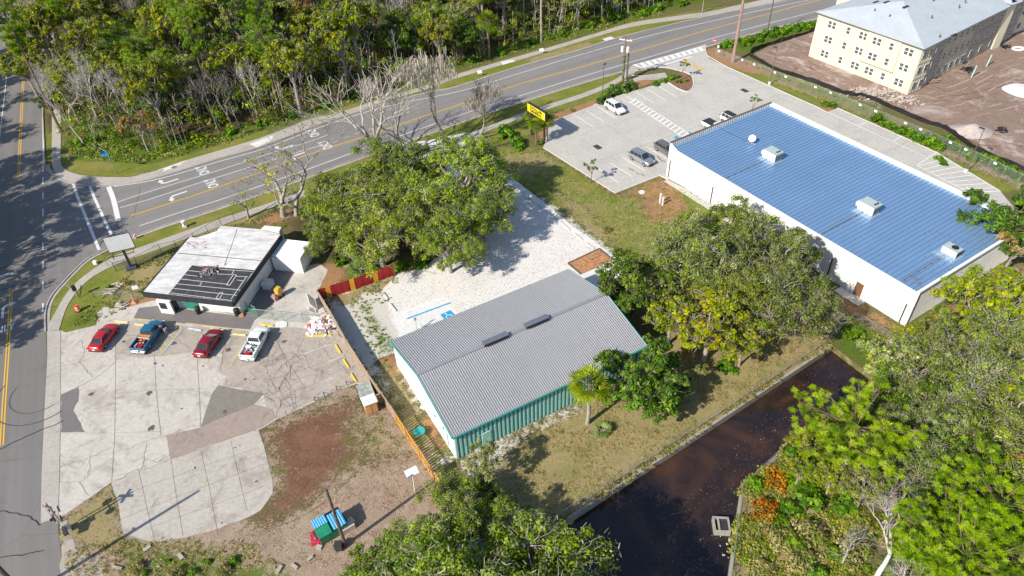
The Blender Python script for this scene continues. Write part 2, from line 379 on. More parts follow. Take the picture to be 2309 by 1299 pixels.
# sandy lot around the teal building
paint('sand', [(730, 670), (893, 616), (1010, 600), (1030, 700), (900, 770), (1030, 1030), (980, 1060), (900, 930), (840, 850), (760, 740)], 0.8)
paint('dry', [(735, 668), (893, 620), (900, 640), (870, 655), (820, 665), (800, 690), (760, 690)], 0.9, 0.8)
paint('weed', [(800, 690), (830, 680), (905, 780), (895, 850), (860, 820)], 0.9, 0.55, False)
paint('dry', [(840, 820), (905, 800), (1010, 1020), (980, 1050), (900, 930)], 0.8, 0.8)
paint('mulch', [(848, 812), (892, 795), (900, 815), (950, 900), (935, 905), (880, 830)], 0.4, 0.9)
paint('sand', [(886, 815), (905, 815), (975, 930), (955, 935)], 0.5, 0.8)
paint('mulch', [(930, 935), (975, 940), (1015, 1010), (1000, 1030)], 0.6, 0.75)
# lawn west of the store
paint('lawn', [(1090, 330), (1110, 330), (1225, 335), (1387, 440), (1487, 398), (1610, 452), (1640, 500), (1560, 640), (1500, 650), (1400, 590), (1160, 405), (1100, 360)], 1.0)
paint('dry', [(1130, 350), (1225, 340), (1260, 365), (1200, 400), (1150, 395)], 1.2, 0.8)
paint('dry', [(1240, 420), (1330, 470), (1400, 560), (1480, 640), (1440, 610), (1300, 520)], 1.4, 0.8)
paint('mulch', [(1390, 440), (1487, 398), (1530, 425), (1560, 470), (1520, 520), (1450, 490), (1440, 450)], 1.6, 0.72)
paint('mulch', [(1465, 440), (1500, 430), (1510, 460), (1475, 470)], 1.0, 0.9)
paint('mulch', [(1222, 334), (1232, 334), (1392, 436), (1386, 442)], 0.35, 0.9)
paint('mulch', [(1235, 262), (1390, 205), (1400, 215), (1290, 260), (1240, 290), (1222, 320), (1212, 300)], 0.5, 0.9)
paint('mulch', [(1385, 188), (1420, 205), (1480, 185), (1440, 170)], 0.5, 0.8)
paint('lawn', [(1420, 163), (1440, 153), (1490, 153), (1560, 170), (1530, 200), (1500, 172)], 0.5)
paint('sand', [(1160, 410), (1240, 455), (1400, 575), (1440, 620), (1400, 610), (1240, 480)], 1.0, 0.7)
paint('dry', [(1090, 330), (1225, 335), (1387, 440), (1487, 398), (1640, 500), (1500, 650), (1160, 405)], 3, 0.46, False)
# behind the teal building and along the ditch
paint('dry', [(1040, 1040), (1300, 905), (1460, 790), (1560, 720), (1700, 720), (1880, 740), (1925, 715), (1880, 780), (1700, 890), (1530, 1000), (1270, 1170), (1100, 1120)], 1.5)
paint('sand', [(1040, 1035), (1300, 905), (1310, 925), (1180, 990), (1120, 1060), (1050, 1090)], 1.2, 0.75)
paint('mulch', [(1480, 640), (1700, 620), (1880, 660), (2047, 740), (2300, 600), (2400, 600), (2330, 680), (2080, 760), (1960, 730), (1880, 740), (1700, 740), (1540, 760)], 1.5, 0.85)
paint('litter', [(1850, 690), (1960, 720), (2060, 790), (2040, 800), (1925, 720), (1860, 745)], 1.2, 0.9)
paint('sand', [(1980, 740), (2070, 800), (2090, 830), (2040, 815)], 1.0, 0.6, False)
paint('mulch', [(1880, 950), (1960, 920), (1990, 980), (1940, 1060), (1890, 1040)], 1.5, 0.8)
paint('weed', [(1860, 780), (1930, 720), (2060, 800), (1990, 860)], 1.5, 0.8)
paint('dry', [(1660, 1110), (1730, 1060), (1900, 1150), (1900, 1350), (1640, 1350)], 2.5, 0.8)
# store lot surround and building site
paint('lawn', [(1594, 125), (1635, 149), (1733, 193), (1841, 240), (1889, 244), (1973, 281), (2105, 345), (2258, 433), (2330, 430), (2330, 395), (2150, 320), (1990, 255), (1800, 170), (1640, 120)], 0.6)
paint('dry', [(1760, 180), (1960, 260), (1980, 275), (1880, 235), (1740, 185)], 0.6, 0.8)
paint('mulch', [(1590, 112), (1612, 105), (1690, 140), (1760, 170), (1690, 165), (1640, 150), (1594, 130)], 0.5, 0.9)
paint('mulch', [(1960, 270), (2060, 300), (2115, 335), (2105, 345), (1973, 281)], 0.6, 0.9)
paint('litter', [(2100, 340), (2330, 440), (2330, 400), (2150, 330)], 1.0, 0.6)
paint('mulch', [(1841, 236), (1890, 236), (1889, 246), (1866, 254), (1841, 242)], 0.5, 0.9)
paint('cons', [(1700, 122), (1730, 105), (1840, 60), (1900, -60), (2700, -60), (2700, 560), (2309, 392), (2160, 300), (2000, 235), (1880, 200), (1760, 160)], 0.8)
paint('sand', [(1690, 125), (1750, 150), (1880, 195), (2000, 235), (1990, 250), (1860, 205), (1700, 145)], 0.8, 0.35, False)
paint('sand', [(1900, 165), (2040, 218), (2090, 235), (2050, 250), (1960, 228), (1890, 190)], 1.2, 0.62, False)
paint('weed', [(1608, 92), (1700, 60), (1845, 38), (1845, 60), (1740, 100), (1690, 120)], 0.8)
paint('weed', [(2060, 290), (2160, 320), (2340, 400), (2340, 425), (2200, 360), (2070, 310)], 0.8, 0.9)
# south-west: brown dirt yard and leaf litter
paint('litter', [(120, 1150), (250, 1085), (290, 1190), (590, 1160), (590, 960), (780, 868), (840, 860), (1010, 1090), (1240, 1180), (1240, 1500), (100, 1500), (140, 1250)], 0.6)
paint('dry', [(148, 1160), (251, 1088), (278, 1203), (350, 1225), (420, 1225), (300, 1260), (150, 1225), (131, 1200)], 0.7, 0.7)
paint('dirt', [(583, 970), (690, 920), (800, 885), (830, 900), (800, 960), (830, 1030), (760, 1090), (700, 1140), (620, 1170), (590, 1165), (615, 1110), (612, 1070)], 3.0, 0.85)
paint('dirt', [(560, 1170), (620, 1130), (700, 1100), (640, 1170), (560, 1200)], 2.0, 0.7)
paint('dry', [(830, 900), (900, 940), (960, 1060), (900, 1060), (800, 1040)], 2.5, 0.62)
paint('sand', [(880, 1030), (960, 1050), (950, 1100), (850, 1110), (760, 1100)], 2.0, 0.45, False)
paint('sand', [(640, 1180), (700, 1200), (760, 1230), (700, 1290), (600, 1250)], 2.0, 0.55, False)
paint('weed', [(280, 1240), (420, 1215), (560, 1250), (700, 1290), (700, 1500), (250, 1500), (250, 1290)], 1.5, 0.6, False)
def build_ground():
    me = bpy.data.meshes.new('ground'); nx, ny = len(GX), len(GY)
    co = np.zeros((GPX.size, 3), np.float32); co[:, 0] = GPX; co[:, 1] = GPY
    fine = (GPX > -151) & (GPX < 151) & (GPY > 17) & (GPY < 217)
    i = np.arange(nx - 1)[None, :] + np.arange(ny - 1)[:, None] * nx; i = i.ravel()
    F = np.stack([i, i + 1, i + 1 + nx, i + nx], 1)
    me.vertices.add(len(co)); me.vertices.foreach_set('co', co.ravel())
    me.loops.add(F.size); me.loops.foreach_set('vertex_index', F.ravel().astype(np.int32))
    me.polygons.add(len(F)); me.polygons.foreach_set('loop_start', (np.arange(len(F)) * 4).astype(np.int32))
    me.update()
    for nm, ks in (('wa', ('lawn', 'dirt', 'sand')), ('wb', ('mulch', 'dry', 'cons')), ('wc', ('litter', 'mould', 'weed'))):
        a = me.color_attributes.new(nm, 'FLOAT_COLOR', 'POINT'); c = np.ones((len(co), 4), np.float32)
        for j, k in enumerate(ks): c[:, j] = W8[k]
        a.data.foreach_set('color', c.ravel())
    import bmesh
    bm = bmesh.new(); bm.from_mesh(me)
    ditch = DITCH
    xs = [p.x for p in ditch]; ys = [p.y for p in ditch]
    for k in range(len(ditch)):
        a = ditch[k]; b = ditch[(k + 1) % len(ditch)]; d = (b - a)
        fs = [f for f in bm.faces if min(xs) - 3 < f.calc_center_median().x < max(xs) + 3 and min(ys) - 3 < f.calc_center_median().y < max(ys) + 3]
        es = {e for f in fs for e in f.edges}; vv = {v for f in fs for v in f.verts}
        bmesh.ops.bisect_plane(bm, geom=list(vv) + list(es) + fs, plane_co=a, plane_no=Vector((-d.y, d.x, 0)), dist=1e-5)
    def ins(x, y):
        r = False
        for k in range(len(ditch)):
            a = ditch[k]; b = ditch[(k + 1) % len(ditch)]
            if (a.y > y) != (b.y > y) and x < (b.x - a.x) * (y - a.y) / (b.y - a.y) + a.x: r = not r
        return r
    kill = [f for f in bm.faces if min(xs) < f.calc_center_median().x < max(xs) and min(ys) < f.calc_center_median().y < max(ys) and ins(*f.calc_center_median()[:2])]
    bmesh.ops.delete(bm, geom=kill, context='FACES'); bm.to_mesh(me); bm.free()
    me.materials.append(M_ground); o = bpy.data.objects.new('ground', me); COL.objects.link(o); tag(o, kind='structure')
DITCH = [g(1876, 779), g(1697, 897), g(1533, 1005), g(1275, 1173), g(1130, 1275), g(1240, 1420), g(1640, 1400), g(1646, 1299), g(1674, 1101), g(1729, 1050), g(1784, 1000), g(1982, 860)]
build_ground()
# ditch: bed, banks, retaining walls, water
w = MB(); w.sheet([Vector((p.x, p.y)) for p in DITCH], -0.75); struct('water', w, M_water)
w = MB(); w.sheet([Vector((p.x, p.y)) for p in DITCH], -1.6)
n = len(DITCH)
for k in range(n):
    a, b = DITCH[k], DITCH[(k + 1) % n]; w.add([(a.x, a.y, -1.6), (b.x, b.y, -1.6), (b.x, b.y, 0.0), (a.x, a.y, 0.0)], [(0, 1, 2, 3)])
M_bank = PM('ditch_earth', (0.22, 0.17, 0.09), 0.95, var=0.5, scale=1.2, obj=False, dirt=(0.08, 0.11, 0.025), dscale=0.9, dth=0.42, spec=0.1)
struct('ditch_bank', w, M_bank)
C_wall = m_conc('wall_concrete', (0.33, 0.31, 0.27), 0.0, 0.6, 0.4, 55)
def rwall(path, label, top=0.12, t=0.34, side=0.0):
    m = MB(); m.slab(path, t, -1.4, top, side); o = m.build('retaining_wall', C_wall); tag(o, label, 'wall'); return o
rwall(DITCH[0:5], 'long straight concrete retaining wall on the teal building side of the ditch', 0.1, 0.3, 0.0)
rwall(DITCH[7:9], 'short concrete wall along the wooded bank beside the concrete box', 0.1, 0.3)
rwall(DITCH[8:12], 'overgrown concrete wall along the ditch under the big pine', 0.1, 0.3)
M_leaf = PM('fallen_leaves', (0.36, 0.29, 0.2), 0.8, var=0.5, scale=0.8, obj=False)
m = MB(); r = random.Random(5)
for _ in range(900):
    t1 = r.random() ** 0.5; t2 = r.random()
    a = DITCH[0].lerp(DITCH[5], r.random()); b = DITCH[11].lerp(DITCH[6], r.random()); p = a.lerp(b, r.random())
    s = r.uniform(0.02, 0.045) * (1.6 if r.random() < 0.08 else 1); an = r.uniform(0, 6.28); d = Vector((math.cos(an), math.sin(an), 0)) * s; e = Vector((-d.y, d.x, 0)) * r.uniform(0.4, 1)
    c0 = Vector((p.x, p.y, -0.744)); m.poly([c0 - d, c0 + e, c0 + d, c0 - e])
tag(m.build('floating_leaves', M_leaf), 'pale fallen leaves scattered over the brown water of the ditch', 'leaves', kind='stuff')
# ---------------------------------------------------------------- roads
Wd = Vector((-0.419, 0.908, 0)); Wn = Vector((0.908, 0.419, 0))      # direction of the west road and its right-hand normal
def wr(base, off, L): return Vector(base) + Wn * off + Wd * L
e1 = g(97, 264)
right_w = [e1 + Wd * 300, e1 + Wd * 100, e1] + GP([(100, 330), (103, 373), (140, 460), (225, 569), (190, 590), (146, 634), (115, 671), (103, 705), (103, 749), (106, 800), (102, 896), (94, 1069), (92, 1180), (131, 1166), (131, 1207), (140, 1260), (146, 1299), (155, 1400)])
q = g(155, 1400)
left_w = [q - Wd * 20, q - Wd * 20 - Wn * 22, e1 + Wd * 300 - Wn * 17]
m = MB(); m.sheet(right_w + left_w, 0.012); struct('road', m, A_west)
far_edge = [(102, 373), (106, 383), (120, 397), (150, 411), (190, 419), (230, 421), (288, 416), (356, 401), (423, 381), (500, 357), (600, 328), (737, 276), (873, 234), (974, 208), (1034, 196), (1169, 152), (1305, 115), (1406, 83), (1600, 37), (1760, 5), (1900, -25), (2100, -70)]
near_edge = [(225, 569), (257, 552), (301, 534), (373, 508), (508, 464), (700, 396), (1034, 276), (1135, 242), (1203, 220), (1339, 178), (1390, 164), (1500, 131), (1618, 97), (1753, 61), (1845, 41), (2000, 5), (2200, -45)]
FE = dens(GP(far_edge), 4); NE = dens(GP(near_edge), 4)
m = MB(); m.sheet(FE + NE[::-1] + [g(103, 560)], 0.020); struct('road', m, A_road)
# patched darker lane strips
m = MB(); m.sheet(GP([(60, 440), (240, 430), (420, 500), (300, 534), (225, 569), (100, 640), (20, 620)]), 0.026)
# gutters and kerbs
m = MB(); m.ribbon(FE, 0.55, 0.030, 0.30); m.ribbon(NE, 0.55, 0.030, -0.30 + 0.0); struct('gutter', m, C_gut)
m = MB(); m.slab(FE, 0.16, 0, 0.15, 0.0)
cw = dens(GP([(225, 569), (190, 590), (146, 634), (115, 671), (103, 705), (103, 749)]), 6); m.slab(cw, 0.18, 0, 0.15)
m.slab([p for p in NE if pxof(p)[0] < 1385], 0.16, 0, 0.15); m.slab([p for p in NE if pxof(p)[0] > 1640], 0.16, 0, 0.15)
rw = [e1 + Wd * 300, e1 + Wd * 60, e1, g(100, 330), g(102, 373)]; m.slab(rw, 0.16, 0, 0.15)
struct('kerb', m, C_gut)
m = MB(); m.ribbon(cw, 0.5, 0.032, 0.3); struct('gutter', m, C_gut)
# sidewalks
def side_walk(left, right, z=0.06, mat=C_walk):
    m = MB(); L = dens(GP(left), 5); Rr = dens(GP(right), 5); m.prism([(p.x, p.y) for p in L] + [(p.x, p.y) for p in Rr[::-1]], 0, z); return struct('sidewalk', m, mat)
side_walk([(100, 60), (112, 150), (117, 261), (117, 340), (117, 366), (125, 390), (150, 407), (190, 415), (230, 417), (288, 413), (356, 398), (423, 378), (500, 354), (600, 325), (700, 287), (737, 272)],
          [(118, 60), (130, 150), (137, 261), (137, 340), (137, 366), (145, 380), (163, 390), (203, 398), (288, 400), (320, 393), (352, 385), (423, 361), (510, 335), (600, 307), (700, 268), (737, 262)])
side_walk([(737, 272), (788, 257), (873, 228), (974, 198), (1027, 178), (1146, 143), (1237, 116), (1339, 85), (1423, 61), (1508, 48), (1600, 36), (1660, 24), (1760, 2), (1900, -28)],
          [(737, 262), (788, 247), (873, 219), (974, 189), (1027, 169), (1146, 134), (1237, 108), (1339, 77), (1423, 52), (1508, 39), (1600, 26), (1650, 15), (1755, -8), (1900, -40)])
side_walk([(108, 745), (109, 735), (125, 705), (149, 664), (176, 634), (217, 603), (262, 577), (305, 562), (400, 528), (500, 493), (600, 461), (700, 425), (860, 370), (1000, 320), (1102, 284), (1183, 254), (1237, 236), (1325, 207), (1386, 180), (1413, 160), (1432, 149)],
          [(134, 745), (135, 739), (152, 691), (180, 651), (217, 620), (278, 590), (339, 569), (420, 539), (510, 506), (600, 473), (700, 438), (860, 383), (1000, 332), (1102, 295), (1183, 264), (1237, 246), (1325, 217), (1386, 191), (1420, 170), (1445, 153)])
side_walk([(1404, 182), (1420, 178), (1450, 172), (1480, 169), (1500, 165)], [(1404, 188), (1425, 186), (1455, 180), (1482, 180), (1505, 175)])
# light panels of the sidewalk
for a in ([(352, 386), (403, 373), (423, 361), (405, 367)], [(367, 388), (400, 376), (412, 370), (372, 381)], [(562, 326), (600, 311), (618, 305), (612, 318), (580, 333)], [(1128, 140), (1155, 135), (1162, 139), (1135, 147)]):
    m = MB(); m.sheet(GP(a), 0.066); struct('sidewalk_panel', m, C_white)
m = MB(); m.sheet(GP([(860, 372), (845, 340), (880, 325), (960, 318), (1050, 300), (1085, 300), (1120, 370), (1080, 352), (1010, 345), (940, 360), (900, 385)]), 0.035); struct('driveway', m, C_white)

# ---------------------------------------------------------------- markings (thin sheets)
ZM = 0.038
def line(name, pts, w, mat, z=ZM, label=None):
    m = MB(); m.ribbon(dens(GP(pts), 4) if len(pts) > 2 else GP(pts), w, z); return struct(name, m, mat)
def lines(name, segs, w, mat, z=ZM):
    m = MB()
    for s in segs: m.ribbon(dens(GP(s), 4) if len(s) > 2 else GP(s), w, z)
    return struct(name, m, mat)
lines('edge_line', [[(257, 421), (330, 410), (400, 393), (500, 363), (600, 334), (737, 282), (873, 240), (1034, 207), (1152, 172), (1305, 125), (1440, 87), (1600, 49), (1760, 14), (1900, -16)],
                    [(315, 510), (410, 478), (508, 447), (700, 380), (850, 325), (1085, 244), (1203, 207), (1339, 165), (1474, 126), (1550, 103), (1668, 70), (1848, 24), (2000, -15)]], 0.16, P_white)
yl = [(295, 487), (339, 473), (420, 447), (508, 417), (600, 384), (686, 352), (822, 308), (937, 269), (1037, 236), (1169, 191), (1305, 153), (1406, 124), (1600, 67), (1760, 24), (1900, -14)]
YL = dens(GP(yl), 4)
m = MB(); m.ribbon(YL, 0.13, ZM, 0.14); m.ribbon(YL, 0.13, ZM, -0.14); struct('centre_line', m, P_yel)
lines('lane_line', [[(264, 457), (322, 437), (440, 401), (520, 376), (600, 349), (700, 319), (740, 304)], [(270, 469), (340, 449), (440, 416), (530, 388), (600, 366), (700, 335), (735, 326)]], 0.14, P_white)
lines('dashed_line', [[(750, 322), (762, 318)], [(775, 312), (788, 308)], [(800, 303), (812, 299)], [(830, 293), (842, 289)], [(860, 284), (872, 280)], [(770, 300), (782, 296)], [(800, 288), (812, 284)], [(915, 255), (925, 252)]], 0.14, P_worn)
w1 = g(14, 183); w2 = g(0, 281)
m = MB(); YW = [g(51, 213) + Wd * 200, g(51, 213), g(46, 310), g(42, 403)]
for s in (0.15, -0.15): m.ribbon(YW, 0.14, 0.026, s)
YW2 = GP([(26, 652), (17, 800), (10, 900), (4, 1005)])
for s in (0.15, -0.15): m.ribbon(YW2, 0.15, 0.026, s)
struct('centre_line', m, P_yel)
lines('edge_line', [[(96, 264), (97, 300), (98, 362)], [(99, 10), (97, 60), (96, 120)]], 0.15, P_white, 0.026)
m = MB(); m.ribbon([g(14, 183) + Wd * 100, g(14, 183), g(0, 300) - Wd * 4], 0.15, 0.026); struct('lane_line', m, P_white)
lines('dashed_line', [[(97, a), (97, b)] for a, b in ((374, 388), (400, 415), (434, 449), (471, 488), (509, 517), (547, 564), (590, 607), (635, 654), (684, 703))], 0.2, P_white, 0.029)
lines('crosswalk_line', [[(166, 415), (176, 446), (224, 564)], [(203, 420), (213, 446), (251, 529)]], 0.42, P_white, 0.046)
lines('stop_line', [[(245, 422), (256, 450), (267, 498)]], 0.75, P_white, 0.046)
lines('stop_line', [[(-40, 634), (0, 624), (29, 616)]], 0.5, P_white, 0.046)
# arrows and ONLY legends
def text_mesh(txt, size, depth=0.0, font_w=1.0):
    cu = bpy.data.curves.new('lettering', 'FONT'); cu.body = txt; cu.size = size; cu.align_x = 'CENTER'; cu.align_y = 'CENTER'; cu.extrude = depth; cu.offset = 0.02 * size * font_w
    o = bpy.data.objects.new('tmp', cu); COL.objects.link(o); bpy.context.view_layer.update()
    me = bpy.data.meshes.new_from_object(o); bpy.data.objects.remove(o); me.name = 'lettering'; return me
def lay_text(name, txt, px, ang, size, stretch, mat, z=0.045, parent=None):
    me = text_mesh(txt, size); me.materials.clear(); me.materials.append(mat)
    o = bpy.data.objects.new(name, me); COL.objects.link(o); o.location = g(*px, 0) + Vector((0, 0, z)); o.rotation_euler = (0, 0, ang); o.scale = (1, stretch, 1)
    tag(o, kind='structure'); return o
RD = (g(700, 345) - g(460, 425)); RA = math.atan2(RD.y, RD.x)
for px in ((458, 384), (478, 413), (706, 300), (734, 327)): lay_text('road_legend', 'ONLY', px, RA + math.pi / 2, 1.15, 2.0, P_white)
def arrow(px, ang, flip, L=3.4):
    A = [(-1.6, -0.1), (0.3, -0.1), (0.75, 0.12), (0.95, 0.55), (0.95, 0.75), (1.25, 0.75), (0.78, 1.5), (0.3, 0.75), (0.62, 0.75), (0.55, 0.4), (0.25, 0.2), (-1.6, 0.2)]
    c = g(*px); ca, sa = math.cos(ang), math.sin(ang); m = MB()
    P = [Vector((c.x + ca * x * 1.1 - sa * y * flip * 1.1, c.y + sa * x * 1.1 + ca * y * flip * 1.1)) for x, y in A]
    m.sheet(P, 0.045); struct('turn_arrow', m, P_white)
arrow((378, 412), RA + math.pi, 1 * -1); arrow((396, 440), RA + math.pi, 1); arrow((640, 335), RA + math.pi, -1); arrow((668, 350), RA + math.pi, 1)
arrow((6, 700), math.atan2(Wd.y, Wd.x), -1)
lay_text('road_legend', 'ONLY', (2, 745), math.atan2(Wd.y, Wd.x) - math.pi / 2, 1.2, 1.6, P_white)
lay_text('road_legend', 'ONLY', (92, 20), RA, 0.9, 1.6, P_white)
# tyre marks on the west road
M_tyre = PM('tyre_mark', (0.085, 0.08, 0.08), 0.9, obj=False)
m = MB()
for k, rr in ((0, 3.2), (1, 4.9)):
    c = g(75, 885); pts = []
    for i in range(26):
        a = R(165 + i * 6.3); pts.append(Vector((c.x + rr * math.cos(a) + 0.8, c.y + rr * math.sin(a))))
    m.ribbon(pts, 0.13 if k else 0.1, 0.034 + 0.002 * k)
struct('tyre_marks', m, M_tyre)
m = MB()
for pts in ([(0, 1013), (60, 985), (145, 948)], [(0, 607), (45, 590), (72, 562), (95, 545)], [(0, 655), (60, 640)], [(-5, 1150), (60, 1165), (92, 1185)], [(1, 1257), (60, 1250), (100, 1240)]):  # first path is the cast shadow of overhead wires, laid as a dark strip
    P = dens(GP(pts), 6); P = [p + Vector((rng.uniform(-.1, .1), rng.uniform(-.1, .1), 0)) for p in P]; m.ribbon(P, 0.09, 0.052)
struct('tar_seam_and_wire_shadow', m, PM('tar_and_wire_shadow', (0.03, 0.028, 0.028), 0.7, obj=False))

# ---------------------------------------------------------------- concrete yard of the low restaurant
def patch(name, px, mat, z, jagamp=0.0, seed=1):
    P = GP(px); P = jag(P, 0.7, jagamp, seed) if jagamp else P
    m = MB(); m.sheet(P, z); return struct(name, m, mat)
patch('forecourt', [(137, 745), (149, 750), (217, 733), (223, 716), (219, 706), (234, 691), (257, 696), (300, 690), (345, 678), (547, 712), (622, 606), (667, 608), (719, 594), (739, 609), (723, 646), (713, 655), (722, 680), (760, 750), (850, 872), (804, 866), (761, 880), (687, 917), (622, 947), (600, 962), (583, 970), (597, 1013), (615, 1087), (615, 1112), (588, 1151), (564, 1165), (500, 1189), (430, 1209), (346, 1224), (278, 1203), (269, 1146), (251, 1088), (200, 1124), (148, 1160), (131, 1168)], C_lot, 0.016, 0.08, 3)
patch('forecourt_edge', [(106, 746), (137, 746), (136, 977), (134, 1084), (131, 1167), (92, 1180), (94, 1069), (102, 896), (107, 800)], C_walk, 0.021)
patch('concrete_patch', [(262, 735), (330, 720), (420, 735), (580, 750), (640, 736), (760, 752), (850, 870), (804, 864), (761, 878), (687, 915), (622, 944), (600, 920), (594, 888), (500, 868), (515, 850), (490, 838), (502, 800), (480, 788), (400, 800), (330, 806), (262, 800)], C_lot2, 0.021, 0.1, 4)
patch('concrete_patch', [(138, 890), (177, 873), (177, 904), (165, 927), (192, 975), (137, 975)], A_dark, 0.026, 0.08, 5)
patch('concrete_patch', [(492, 869), (595, 888), (572, 913), (453, 963), (476, 892)], C_grey, 0.026, 0.05, 6)
patch('concrete_patch', [(375, 982), (449, 965), (510, 938), (574, 912), (615, 923), (622, 942), (585, 967), (500, 995), (440, 1016), (384, 1036)], C_brown, 0.027, 0.04, 7)
patch('concrete_patch', [(251, 1089), (384, 1037), (500, 997), (583, 970), (597, 1013), (615, 1087), (615, 1112), (588, 1151), (564, 1165), (500, 1188), (430, 1208), (346, 1223), (278, 1202), (269, 1146)], C_grid, 0.024, 0.05, 8)
patch('asphalt_apron', [(301, 718), (313, 695), (352, 690), (547, 713), (576, 718), (564, 743), (480, 737), (388, 727)], A_dark, 0.031, 0.03, 9)
patch('concrete_patch', [(622, 606), (667, 610), (640, 655), (600, 700), (575, 722), (548, 713)], m_conc('yard_asphalt', (0.2, 0.185, 0.175), 0.2, 0.5, 0.5, 70), 0.024, 0.04, 11)
patch('concrete_patch', [(140, 1255), (146, 1215), (170, 1230), (230, 1262), (250, 1320), (150, 1320)], C_lot2, 0.02, 0.5, 13)
cr = MB(); r = random.Random(9)
def crk(px, w=0.05, amp=0.0, z=0.036):
    P = GP(px); out = []
    for i in range(len(P) - 1):
        L = (P[i + 1] - P[i]).length; k = max(1, int(L / 0.45)); d = (P[i + 1] - P[i]).normalized()
        for j in range(k): out.append(P[i].lerp(P[i + 1], j / k) + Vector((-d.y, d.x, 0)) * r.uniform(-amp, amp))
    out.append(P[-1]); cr.ribbon(out, w, z)
for p in ([(261, 735), (261, 800), (259, 977)], [(259, 977), (252, 1088)], [(348, 800), (352, 880), (363, 984)], [(444, 800), (449, 877)], [(261, 888), (350, 880), (474, 877)], [(138, 977), (254, 977), (361, 973)],
          [(384, 1037), (576, 969)], [(250, 1088), (384, 1037)], [(313, 1061), (328, 1130), (348, 1219)], [(386, 1038), (398, 1120), (413, 1209)], [(453, 1015), (472, 1100), (492, 1207)], [(521, 996), (540, 1080), (557, 1153)],
          [(269, 1173), (334, 1146), (469, 1094), (600, 1046)], [(388, 1077), (453, 1053), (583, 1010)], [(342, 1188), (484, 1138), (600, 1095)], [(262, 1125), (320, 1100), (388, 1077)], [(137, 745), (136, 977), (134, 1084), (131, 1166)], [(106, 1012), (136, 1002)], [(97, 1072), (134, 1062)], [(104, 850), (136, 842)], [(449, 877), (453, 963)],
          [(683, 870), (640, 800), (620, 760)], [(600, 905), (700, 870), (790, 820)], [(600, 860), (740, 815)]): crk(p, 0.028, 0.01)
for p in ([(252, 1023), (375, 982), (407, 969)], [(134, 1052), (204, 1032), (252, 1009)], [(204, 1032), (199, 1075), (180, 1087), (134, 1086)], [(180, 1087), (188, 1105), (200, 1117)], [(330, 1000), (326, 1035), (318, 1058), (262, 1074)], [(326, 1035), (355, 1044), (384, 1026)],
          [(138, 826), (180, 817), (190, 800), (185, 770)], [(180, 817), (195, 835), (208, 852)], [(177, 873), (230, 845), (262, 815)], [(600, 962), (690, 905), (730, 880)], [(492, 868), (510, 850), (513, 862), (498, 880)], [(585, 905), (622, 885), (640, 860), (660, 820), (700, 800)], [(622, 885), (600, 830), (610, 780)], [(640, 860), (720, 845), (780, 800)], [(265, 1083), (300, 1065), (330, 1050)],
          [(276, 755), (400, 765), (430, 790)], [(499, 838), (500, 800), (510, 770)], [(620, 944), (636, 905), (660, 890)], [(680, 790), (700, 830), (745, 845)], [(720, 770), (740, 800), (790, 845)]): crk(p, 0.028, 0.13)
for k in range(46):      # alligator cracking in the worn corner
    u, v = r.uniform(600, 690), r.uniform(790, 935)
    if v > 965 - (u - 583) * 0.45: continue
    crk([(u, v), (u + r.uniform(-22, 22), v + r.uniform(-20, 20)), (u + r.uniform(-30, 30), v + r.uniform(-30, 30))], 0.025, 0.12)
struct('cracks', cr, PM('crack_fill', (0.13, 0.108, 0.09), 0.95, obj=False))
m = MB()
for (u, v, s) in ((205, 890, .45), (337, 887, .6), (341, 966, .5), (367, 825, .2), (553, 856, .25), (573, 855, .2), (507, 929, .3), (458, 826, .2), (596, 970, .2), (410, 922, .15), (440, 1055, .2), (579, 1086, .22), (530, 1010, .18), (600, 735, .2), (280, 770, .35), (392, 775, .5), (515, 790, .5), (640, 770, .4), (455, 775, .4), (350, 820, .3), (500, 1180, .15), (300, 1192, .2)):
    c = g(u, v); m.sheet([Vector((c.x + s * r.uniform(.3, 1) * math.cos(a), c.y + s * r.uniform(.3, 1) * math.sin(a))) for a in [k * 0.7 for k in range(9)]], 0.039)
struct('oil_stains', m, PM('oil_stain', (0.11, 0.09, 0.075), 0.8, var=0.5, scale=6, obj=False))
lines('parking_line', [[(303, 719), (388, 727)], [(419, 729), (560, 746)]], 0.14, P_wyel, 0.041)
lines('parking_line', [[(683, 799), (748, 776)], [(738, 817), (773, 804)], [(736, 858), (752, 852)]], 0.13, P_worn, 0.041)
lines('parking_line', [[(414, 740), (367, 797)]], 0.32, P_wblue, 0.041)
lines('parking_line', [[(412, 738), (388, 770), (358, 806)], [(361, 757), (378, 782)], [(372, 744), (393, 764)], [(350, 775), (368, 794)], [(383, 738), (413, 738)], [(494, 762), (466, 820)], [(548, 780), (520, 825)]], 0.12, P_wyel, 0.043)

